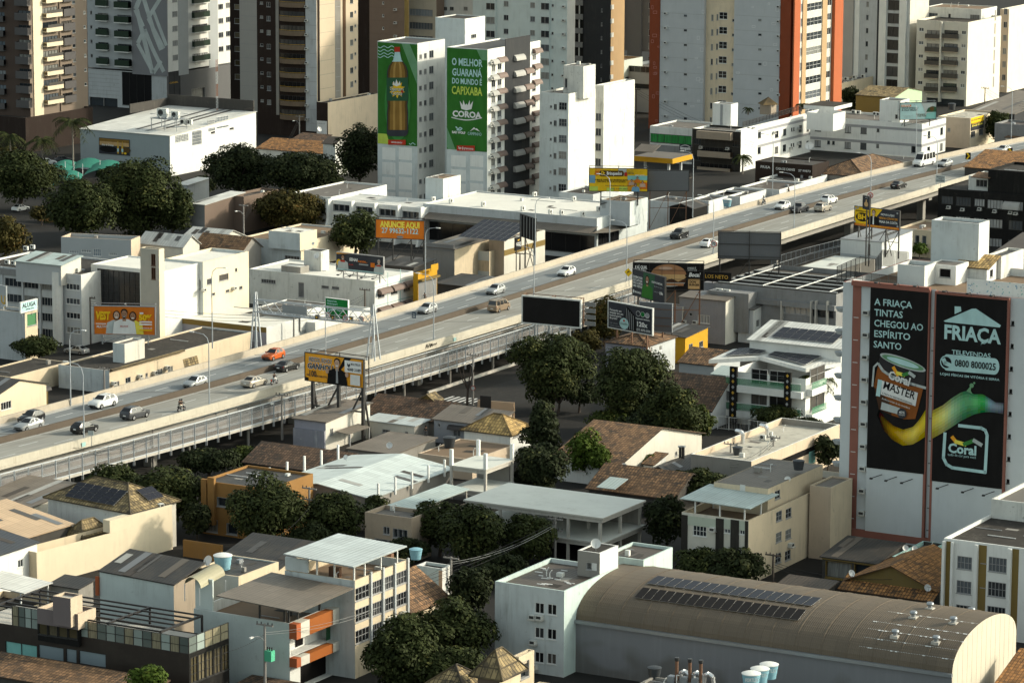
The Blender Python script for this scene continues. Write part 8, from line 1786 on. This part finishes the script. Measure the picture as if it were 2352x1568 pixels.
d=Board('billboard','pale blue hotel welcome billboard on the hotel roof','billboard',(2068,237.5),(2150.5,235.5),(2068,274),13.2,bm='pcy',fr='sblack');d.poly([(.58,1),(.66,.6),(.72,.25),(.70,0),(1,0),(1,1)],'psil');d.poly([(.70,.0),(.74,.36),(1,.42),(1,0)],'pteal');d.poly([(.72,.42),(.78,.68),(.9,.78),(1,.72),(1,.42)],'gscr');d.ell(.88,.62,.06,.14,'pbr');d.rect(.03,.77,.30,.90,'por');d.txt(.165,.84,.10,'SORRIA,','pw',.24,.05);d.txt(.27,.69,.10,'VOCÊ CHEGOU','pdk',.46,.03);d.txt(.26,.56,.10,'À VILA VELHA!','pdk',.44,.03);d.txt(.57,.30,.10,'Champagnat','pbr',.26,.02);d.txt(.60,.19,.10,'Praia Hotel','pbr',.24,.02);d.txt(.2,.22,.04,'WWW.HOTELCHAMPAGNAT.COM.BR','pgrey',.3,0);d.txt(.2,.13,.05,'27 3075 1600','pgrey',.18);d.end();d.posts((.15,.85),7.5,.1);d.backframe('steel')
f=refr((390,312),9.4);d=face_board(f,'L','beer_poster','wide poster with two bottles at sunset on the grey warehouse wall',229,317,297,34,.05,'pdk','poster','sblack');d.rect(0,.55,1,1,'cheese');d.rect(0,.80,1,1,'pbr2');d.ell(.3,.3,.3,.22,'pk');d.ell(.85,.32,.2,.2,'pbr');d.txt(.28,.58,.13,'Isto é Dunas','pw',.4,.03,.2)
for x in (.63,.78):d.rect(x-.03,.05,x+.03,.62,'pgold');d.rect(x-.012,.62,x+.012,.88,'pgold');d.rect(x-.03,.18,x+.03,.4,'pcy')
d.ell(.88,.1,.04,.07,'pye');d.end()
h_=Z(57,718,830);d=Board('to_let_sign','white to-let board reading ALUGA on the corner building','sign',(47.5,696),(85,687),(47.5,718),h_+1.9,bm='pcy',fr='white');d.txt(.5,.62,.42,'ALUGA','pdk',.82,.05);d.txt(.55,.2,.14,'99948-3022','pdk',.5);d.end();d.posts((.2,.8),h_-.6,.06,'frame',brace=False)
d=Board('logo_board','grey board with a yellow letter at the far left edge','sign',(-24,650),(13.5,657),(-24,712),h_+3.5,bm='greyt',fr=None);d.line([(.72,.62),(.72,.42),(.8,.36),(.92,.36),(.92,.62)],.3,'pgold');d.rect(.7,.18,.95,.24,'pgold');d.end();d.posts((.5,.9),h_-.6,.06,'frame',brace=False)
d=Board('shop_sign','small black upright shop sign at the cream shop corner','shop sign',(1184,547),(1198,543),(1184,576),9.5,bm='pk',fr=None);d.poly([(.35,.72),(.4,.86),(.5,.78),(.6,.9),(.68,.74)],'pgold');d.txt(.5,.55,.12,'JORGE','pw',.8,.02);d.txt(.5,.40,.12,'VIEIRA','pw',.8,.02);d.end();d.posts((.5,),2,.08,brace=False)
d=Board('blank_billboard','dark latticed back of a narrow billboard beside the rooftop solar field','billboard',(1195,492),(1229,503),(1195,541),14,bm='pk',fr='sblack');[(lambda c:(c.bar((d.w*(i+.5)/5,-.15,0),(d.w*(i+.5)/5,-.15,d.h),.06,'frame'),c.obj('rib',d.root)))(MB()) for i in range(5)];d.end();d.posts((.2,.8),3,.12)
f=refr((1590,296),Z(1590,296,378));d=face_board(f,'L','shop_logo','rounded white ampm logo on the slatted petrol station shop',1561,331,1589,14,.06,'pdk','sign');d.txt(.5,.38,.5,'ampm','pw',.85,.09);d.line([(.1+i*.1,.62+.28*math.sin(i*.39)) for i in range(9)],.18,'pw');d.end()
# --- sign gantry across the viaduct
p=at(858,826,DZ+.9);e1=Vector((math.cos(R(TH)),math.sin(R(TH)),0));Lg=solve_u(p,-e1,588);gt=thing('sign_gantry','steel lattice gantry spanning the viaduct with a green direction sign','gantry',p,R(TH));z0,z1=5.7,7.6
for x,zb in ((0,0),(-Lg,-3)):
 c=MB();[c.bar((x+s_*.75,t_*.8,zb),(x,t_*.2,8.8),.11,'steell') for s_ in (-1,1) for t_ in (-1,1)];[c.bar((x-.75*(1-z_/9),-.5*(1-z_/9),z_),(x+.75*(1-z_/9),-.5*(1-z_/9),z_),.06,'steell') for z_ in (1,2.6,4.2,5.8)];c.obj('leg',gt)
for y in (-.5,.5):
 for z_ in (z0,z1):c=MB();c.bar((-Lg,y,z_),(0,y,z_),.08,'steell');c.obj('chord',gt)
n=12
for i in range(n):c=MB();a,b_=-Lg*i/n,-Lg*(i+1)/n;c.bar((a,-.5,z0),(b_,-.5,z1),.05,'steell');c.bar((b_,.5,z0),(a,.5,z1),.05,'steell');c.bar((a,-.5,z0),(a,.5,z0),.04,'steell');c.obj('diagonal',gt)
c=MB();c.box(-Lg+2,-1.3,z0-.05,-.5,-.55,z0+.02,'steel');c.obj('catwalk',gt)
for z_ in (.5,1.0):c=MB();c.bar((-Lg+2,-1.3,z0+z_),(-.5,-1.3,z0+z_),.035,'steel');c.obj('guard_rail',gt)
c=MB();c.box(-Lg*.75,-.7,z0+.4,-Lg*.36-4,-.6,z0+1.7,'steel');c.obj('cable_screen',gt)
d=Board('road_sign','green direction sign to Itaparica, Guarapari, Itapoã and Centro','road sign',(748,684),(799,690),(748,729),p.z+8.4,bm='signg',fr='pw',frame=.08);d.txt(.28,.88,.10,'Itaparica','pcy',.42,.02);d.txt(.30,.74,.10,'Guarapari','pcy',.46,.02);d.line([(.1,.1),(.1,.55)],.2,'pcy');d.poly([(.05,.52),(.1,.64),(.15,.52)],'pcy');d.line([(.1,.2),(.2,.42),(.42,.48)],.2,'pcy');d.poly([(.40,.54),(.50,.49),(.40,.42)],'pcy');d.txt(.66,.45,.10,'Itapoã','pcy',.30,.02);d.txt(.56,.20,.10,'Centro','pcy',.32,.02);d.end();d.posts((.2,.8),p.z+z0,.06,'steel',brace=False)
def disc(label,u,v,z,r,txt,rz=None,ring='pred',group='speed limit signs',mark=None):
 P=at(u,v,z);t=thing('speed_sign' if txt else 'road_sign',label,'road sign',P,R(TH+8 if rz is None else rz),group);c=MB();c.cyl((0,.02,0),(0,.06,0),r,20,ring);c.obj('rim',t);c=MB();c.cyl((0,.0,0),(0,.015,0),r*.78,20,'pw');c.obj('face',t)
 if txt:text(t,txt,r*.85,'pk',Matrix.Translation((0,-.012,0)) @ RX90,r*1.15,.04)
 if mark:c=MB();[c.bar((-.5*r*s_,-.01,-.5*r),(.5*r*s_,-.01,.5*r),.06,'pred') for s_ in (-1,1)];c.obj('cross',t)
 c=MB();c.bar((0,.09,-r*1.6),(0,.09,r),.035,'steel');c.obj('bracket',t)
for u,v,l in ((752,724,'leftmost'),(793,730,'middle'),(829,733,'rightmost')):disc(l+' of the three 70 speed signs on the gantry',u,v,p.z+z0+.4,.48,'70')
disc('70 speed sign on a lamp post right of the white sedan',1639,560,DZ+2.6,.62,'70');disc('no stopping sign on the lamp post above the supermarket billboard',1999,449,DZ+3.0,.6,'',mark=1);disc('height limit sign hanging on the caged footway',968,849,WZ+.8,.45,'4,4m',group=None);disc('round sign on the pole at the zebra crossing',1086,891,3.2,.4,'',group=None)
for i,u in enumerate((729,766,807)):P=at(u,728+(u-729)*.05,p.z+z0+.3);t=thing('warning_light',['left','middle','right'][i]+' amber signal lamp under the gantry','signal lamp',P,R(TH));c=MB();c.box(-.3,-.25,-.35,.3,.15,.35,'sblack');c.obj('housing',t);c=MB();c.cyl((0,-.28,.05),(0,-.26,.05),.17,10,'amber');c.obj('lens',t)
def plate_sign(name,label,TL,TR,BL,zt,bm,items,zb=DZ,diamond=False):
 d=Board(name,label,'road sign',TL,TR,BL,zt,bm='frame' if diamond else bm,fr=None,thick=.06)
 if diamond:bpy.data.objects.remove(d.root.children[0]);c=MB();w,h=d.w/2,d.h/2;P=[(w,0,0),(2*w,0,h),(w,0,2*h),(0,0,h)];c.face(P,bm);c.face([(x,.05,z) for x,y,z in P[::-1]],'steel');c.obj('panel',d.root)
 for it in items:(d.txt if isinstance(it[2],float) else d.line)(*it)
 d.end();d.posts((.5,),zb,.04,'steel',None,False)
plate_sign('curve_sign','yellow diamond curve sign on a lamp post by the burger advert',(1434,614),(1452,617),(1434,634),DZ+3.4,'pye',[([(.36,.36),(.40,.54),(.62,.60)],.12,'pk'),([(.54,.68),(.66,.60),(.58,.5)],.09,'pk')],diamond=True)
plate_sign('kilometre_sign','small blue kilometre 03 sign at the median',(946,716),(955,717),(946,730),DZ+2.7,'pbl2',[(.5,.3,.32,'03','pw',.6),(.5,.72,.22,'km','pw',.5)])
plate_sign('emergency_sign','grey emergency phone sign on a lamp post by the black building',(2149,402),(2171,404),(2149,418),DZ+3.2,'psil',[(.5,.75,.14,'EMERGÊNCIAS','pdk',.8),(.5,.5,.14,'LIGUE','pdk',.4),(.5,.25,.14,'0800-0707095','pdk',.8)])
plate_sign('small_sign','small pale sign fixed low on the first lamp post of the near parapet',(202,989),(215,989.5),(202,999),DZ+2.2,'psil',[])
for i,(u,v) in enumerate(((2224,351),(2272,346),(2320,340))):plate_sign('chevron_sign',['left','middle','right'][i]+' yellow chevron sign along the curve at the far right',(u-6,v),(u+6,v),(u-6,v+15),DZ+2.8,'pk',[([(.3,.9),(.7,.5),(.3,.1)],.32,'pye')])
# ================================================================ vegetation
T=[
 (45,408,185,125,6,'lf','broad green tree at the left edge above the parking lot'),(10,545,110,95,5,'lfo','reddish flecked tree at the left edge behind the grey offices'),(95,490,50,36,2.5,'lfo','small rust coloured shrub by the ochre wall'),
 (185,480,165,140,6.5,'lf','left lobe of the big dark trees behind the grey offices'),(312,455,205,180,8,'lf','tallest dark layered tree behind the grey offices'),(395,480,110,110,6,'lf','right end of the dark layered trees'),(314,388,40,30,3,'lfp','small bush at the grey warehouse wall'),
 (545,392,165,125,9,'lfd','wide crowned shade tree right of the white warehouse'),(690,398,190,100,9,'lfd','second wide crowned shade tree in front of the orange tiles'),(825,352,115,125,8,'lfd','very dark rounded tree left of the bottle advert'),(668,482,165,95,5,'lfo','tree with rusty autumn leaves left of the dealer building'),(815,534,118,105,5,'lf','dense round tree left of the orange phone advert'),
 (88,797,112,48,3,'lf','green trees behind the parked silver car'),(20,352,50,30,3,'lfo','yellowish shrubs between the left palms'),
 (265,1118,135,105,4,'lf','left tree of the pair below the footway'),(388,1135,175,130,4.5,'lf','right larger tree of the pair below the footway'),(478,1060,150,60,3,'lfd','dark bushes in the shade of the footway'),(566,1050,80,46,3,'lfp','olive bushes beside the footway columns'),
 (618,1172,185,165,5.5,'lf','big tree in front of the ochre house'),(775,1122,100,72,6,'lf','tree top against the white gabled shed'),(775,1192,165,115,4.5,'lf','tree below the white gabled shed'),(862,1172,62,72,5,'lf','narrow tree at the lean-to roof'),
 (1010,1205,135,115,5,'lf','left tree in front of the open slab building'),(1090,1222,180,140,5.5,'lf','middle tree in front of the open slab building'),(1210,1230,150,110,5,'lf','right tree in front of the open slab building'),(1082,1355,110,110,4,'lfd','dark tree behind the big street tree'),
 (1045,1452,200,150,6,'lf','upper crown of the big street trees at the bottom'),(925,1505,185,170,5,'lf','left street tree at the bottom beside the strip window block'),(1040,1535,200,110,4.5,'lf','lower street tree at the bottom edge'),
 (1268,842,205,170,7,'lf','huge dark tree in front of the footway end'),(1452,890,205,180,7,'lf','second huge dark tree below the arched window house'),(1545,955,150,140,6,'lf','tree sloping down to the white gabled house'),(1612,968,60,75,4,'lfp','light olive tree at the fence of the white modern house'),(1500,985,190,80,3,'lfd','dark undergrowth behind the white gabled house'),(1400,968,110,44,2.5,'lfp','low olive shrubs on the street corner'),
 (1388,735,95,95,5,'lfo','rusty orange tree behind the apartment advert'),(1345,785,80,55,4,'lfo','orange green tree below the blank black billboard'),(1240,1075,135,115,4,'lfd','deep green rounded tree left of the yellow-green tree'),(1348,1042,108,105,4.5,'lfb','bright yellow green tree beside the white gabled house'),(1404,1055,36,56,3,'lfo','orange leaved shrub touching the bright tree'),
 (1605,1112,135,72,3.5,'lf','tree behind the metal terrace roof'),(1532,1190,110,115,4.5,'lfd','dark tree left of the beige stone column block'),(1607,1295,120,75,3.5,'lf','left round tree between barrel roof and beige block'),(1692,1300,145,85,3.5,'lfd','right darker round tree between barrel roof and beige block'),
 (1785,955,130,44,2.5,'lf','long hedge in front of the white modern house'),(1858,975,70,32,2,'lfd','hedge end behind the stained flat roof'),(1902,1038,66,70,4,'lfd','dark tree squeezed against the paint advert tower'),(342,1558,100,58,7.2,'lfb','bright green bush at the bottom edge beside the dark glazed building'),
 (1955,225,52,52,4,'lfd','dark round tree right of the orange tower foot'),(1936,214,32,34,4,'lfd','smaller dark tree hugging the orange tower'),(2290,290,64,66,4,'lf','dark green round tree at the right edge of the beige shop'),(2322,318,46,24,2.5,'lfb','banana like shrubs right of the beige shop'),(2112,572,40,26,6.5,'lfb','green shrub beside the white box shed'),(2015,180,30,26,4,'lfd','small dark tree at the corner of the parking deck')]
T+=[(452,1192,70,70,3,'lfd','dark bush between the cream wall house and the ochre house'),(715,1235,110,70,3,'lfd','low dark tree under the pole before the white gabled shed'),(930,1262,110,60,3,'lfd','shaded bushes at the foot of the brown wall house'),(1145,1300,130,60,3,'lfd','dark bushes behind the narrow white house'),(1330,905,90,60,3,'lfd','shadowy bush between the two huge trees'),(1485,1060,70,34,2,'lfp','shrubs in the yard of the white gabled house'),(1196,1105,80,50,2.5,'lfd','shrubs at the concrete column frame'),(1655,1165,60,60,3,'lfd','dark tree at the rear of the metal terrace roof'),(620,478,90,70,5,'lf','small tree between shade trees and the rusty tree'),(250,402,60,34,3,'lf','bush behind the green shade sails'),(470,425,60,44,3,'lf','small tree at the corner of the white warehouse'),(745,420,90,50,4,'lf','tree between the shade trees and the green banners')]
for u,v,w,h,zc,m,l in T:tree(l,u,v,w,h,zc,m,'city trees',leaf=.26 if v>600 else .34)
tree('conical dark tree with a pointed top in the middle',1247,985,108,125,6,'lfd','city trees',shape='cone')
for l,u,v,h,fr in (('tall royal palm in front of the white warehouse',168,418,13.5,5.0),('palm at the left edge among yellow shrubs',24,385,7.5,4.2),('short palm near the parked white car',97,392,7.0,4.0),('palm standing beside the stair of the white modern house',1872,968,6.8,3.4),('little palm in the shade under the paint advert tower',2072,1262,2.0,2.2),('small palm at the foot of the meat shop',1705,400,4.0,2.5)):palm(l,u,v,h,fr,'lf',nf=20)
def bare_tree(l,u,v,h):
 t=thing('bare_tree',l,'tree',at(u,v,0));rr=random.Random(u);c=MB();c.cyl((0,0,0),(.2,0,h*.5),.25,6,'bark',.2);c.obj('trunk',t)
 for i in range(6):a=i*1.05;c=MB();c.tube([(.2,0,h*.45),(math.cos(a)*.8,math.sin(a)*.8,h*.75),(math.cos(a)*1.2,math.sin(a)*1.0,h*(.95+.1*rr.random()))],.14,'bark',5,.04);c.obj('limb',t)
bare_tree('pollarded bare tree trunk beside the zebra crossing',1072,938,6.5);bare_tree('dead leaning tree on the street under the huge tree',1282,950,3.5)
# ================================================================ street furniture, parked cars, street surface
c=MB();q=[at(u,v,.004) for u,v in ((560,1072),(1360,812),(1420,850),(700,1098))];c.face(q,'asph2');tag(c.obj('street'),None,None,None,'structure')
e2=Vector((math.sin(R(-TH)),math.cos(R(-TH)),0))
for i in range(6):P=at(1010+i*13.5,919-i*.3+i*1.6,.012);c=MB();c.quad(P,P+e1*.45,P+e1*.45+e2*4,P+e2*4,'paint');tag(c.obj('zebra_stripe'),None,None,None,'structure')
P0,P1=at(985,905,0),at(1240,820,0);c=MB();dd=(P1-P0);c.box(0,0,0,dd.length,.35,.45,'concl');t=c.obj('kerb_wall',None,Matrix.Translation(P0) @ Matrix.Rotation(math.atan2(dd.y,dd.x),4,'Z'));tag(t,'pale low kerb wall along the street under the viaduct','wall')
for i,(u0,v0,u1,v1,u2,v2) in enumerate(((99,405,170,398,215,404),(150,398,230,395,262,402),(118,428,180,424,160,434),(190,404,275,399,240,408))):
 A,B,C_=at(u0,v0,2.6),at(u1,v1,2.6),at(u2,v2,3.9);D=A+(B-A)*.5+Vector((0,9,1.0));t=thing('shade_sail',['leftmost','rear','front','rightmost'][i]+' green shade sail over the parking lot','shade sail',A,0,'green shade sails');c=MB();O=A;n=6
 for a in range(n):
  for b_ in range(n):
   g=lambda s_,t_:(A.lerp(B,s_).lerp((D+(B-A)*.5).lerp(D-(B-A)*.4,1-s_),t_))-O+Vector((0,0,1.5*math.sin(math.pi*s_)*.8))
   c.quad(g(a/n,b_/n),g((a+1)/n,b_/n),g((a+1)/n,(b_+1)/n),g(a/n,(b_+1)/n),'sail')
 c.obj('sheet',t,None,True);[(lambda m:(m.cyl((x.x-O.x,x.y-O.y,0),(x.x-O.x,x.y-O.y,2.7),.08,6,'framew'),m.obj('post',t)))(MB()) for x in (A,B)]
for k_,pt,u,v,a,l in (('hatch','cwhite',111,378,20,'white hatchback parked under the short palm'),('suv','cgrey',146,374,20,'dark grey car parked behind the white hatchback at the palms'),('sedan','cwhite',47,484,60,'white sedan parked by the ochre wall at the left edge'),('sedan','csilver',176,812,150,'silver sedan parked under the house behind the blotchy wall'),('sedan','cwhite',183,432,10,'white car under the green shade sails'),('sedan','cwhite',2330,288,-20,'white sedan parked at the right edge'),('hatch','cwhite',1525,296,10,'white car waiting at the petrol station street'),('sedan','cblack',520,520,60,'dark sedan parked below the shade trees'),('hatch','cgrey',545,512,60,'grey hatchback parked below the shade trees')):vehicle(k_,pt,l,at(u,v,.01),R(a),group='parked cars')
for u,v,h,l,kw in ((609,1600,8.5,'pole with a green transformer in front of the balcony building',dict(trafo=True,lamp=True)),(851,1512,8.6,'concrete pole before the strip window block',{}),(1036,1392,6.3,'concrete pole beside the narrow white house',{}),(1275,1292,6.0,'pole left of the pale blue building',dict(arms=2)),(711,1262,8.4,'pole among the trees before the white gabled shed',dict(arms=2)),(1775,1346,4.2,'wooden pole beside the beige block',dict(m='polew')),(2315,1440,5.5,'pole loaded with cables in front of the striped block',dict(m='polew',arms=2)),(1775,1096,6.0,'pole at the edge of the stained flat roof',{}),(1677,1112,6.0,'pole against the grey wall of the stained flat roof',{}),(648,1010,7.0,'pole before the footway left of the yellow billboard',dict(lamp=True)),(1086,931,8.2,'pole with white painted foot at the zebra crossing',dict(lamp=True)),(352,1080,7.2,'pole before the footway above the pair of trees',dict(lamp=True)),(168,1112,5.2,'short pole before the footway at the left',dict(arms=0)),(208,790,8.2,'dark pole with crossarm left of the VEST billboard',dict(m='polew')),(675,800,6.8,'pole in front of the low white house by the gantry',{}),(240,915,5.0,'leaning pole top before the blotchy wall',{}),(838,740,6.0,'twin pole right of the green direction sign',dict(m='polew')),(1194,640,5.0,'short dark pole at the far parapet by the cream shop',dict(m='polew')),(1461,292,9.8,'dark street pole between weathered block and orange tower',dict(m='polew')),(2261,262,7.0,'dark pole right of the beige shop',dict(m='polew')),(688,326,6.5,'pole before the cream boundary wall',dict(lamp=True)),(560,560,8,'street pole with lamp arm under the shade trees',dict(lamp=True))):pole(u,v,h,l,**kw)
for a,b_,s_,l in (((609,1452,8.2),(865,1395,8.2),.5,'upper wires crossing the balcony building'),((609,1456,7.8),(865,1401,7.8),.6,'lower wires crossing the balcony building'),((500,1500,8.0),(609,1455,8.2),.4,'wires at the bottom left running to the transformer pole'),((1036,1290,6),(1275,1203,6),.8,'wires across the street trees'),((1036,1295,5.8),(1275,1208,5.8),.8,'second wires across the street trees'),((851,1366,8.4),(1036,1290,6.2),.6,'wires from strip window block to the narrow house'),((2130,1347,5.3),(2420,1368,5.3),.3,'cables crossing the striped block'),((588,1258,6),(711,1165,8),.8,'single sagging wire under the big tree'),((352,1004,6.8),(648,920,6.8),1.0,'sagging cables below the footway')):wire(at(*a),at(*b_),s_,l,'wirel' if 'crossing the balcony' in l or 'street trees' in l else 'wire',.025)
for i,(p_,q_,zz) in enumerate((((168,1028),(352,1000),7.0),((648,917),(1086,817),7.2),((851,1364),(1275,1198),6.5),((208,692),(675,725),7.5),((675,726),(838,676),6.5),((1461,205),(1735,330),7.5),((1775,1290),(2049,1330),4.2),((1677,1062),(1775,1012),5.8),((2261,200),(2352,240),7.0),((688,268),(560,500),6.8))):
 for j in range(3):wire(at(p_[0],p_[1]+j*5,zz-j*.4),at(q_[0],q_[1]+j*5,zz-j*.4),.7+.2*j,['upper','middle','lower'][j]+' cable '+('beside the footway at the left','from the footway to the zebra crossing','over the street trees at the bottom','from the VEST billboard to the gantry','in front of the awning building','over the petrol station','behind the barrel roof','beside the stained flat roof','at the top right edge','over the orange tiles and shade trees')[i],'wire',.03)
t=thing('radio_mast','thin red and white lattice mast in front of the white warehouse','mast',at(500,362,0));h=23.5
for i in range(8):c=MB();[c.bar((x,y,h*i/8),(x,y,h*(i+1)/8),.035,'mred' if i % 2 else 'pw') for x,y in ((-.2,-.15),(.2,-.15),(0,.2))];[c.bar((-.2,-.15,h*(i+j/4)/8),(.2,-.15,h*(i+(j+1)/4)/8),.02,'mred' if i % 2 else 'pw') for j in range(4)];c.obj('mast_section',t)
t=tank(at(512,1306,7.3),'large pale blue water tank on the roof behind the curved canopy',1.15,'tankb',None,'whitec');dish(at(481,1304,7.4),R(TH-10),'white satellite dish beside the large pale blue tank',1.6);dish(at(720,565,8.5),R(TH),'small satellite dish on the rim of the stained tank tower',.8);dish(at(733,306,8.5),R(40),'straw coloured satellite dish above the orange tile roofs',1.5)
fence('street_fence','white barred fence on the street before the white modern house',[at(1648,985,0),at(1700,990,0),at(1760,1000,0)],2.0,'framew',1.6)
human('person at the corner of the lilac shack terrace in dark clothes',at(978,1004,1.8),R(-90),'stand','cblack','cgrey',None,'hair')
fit_texts()
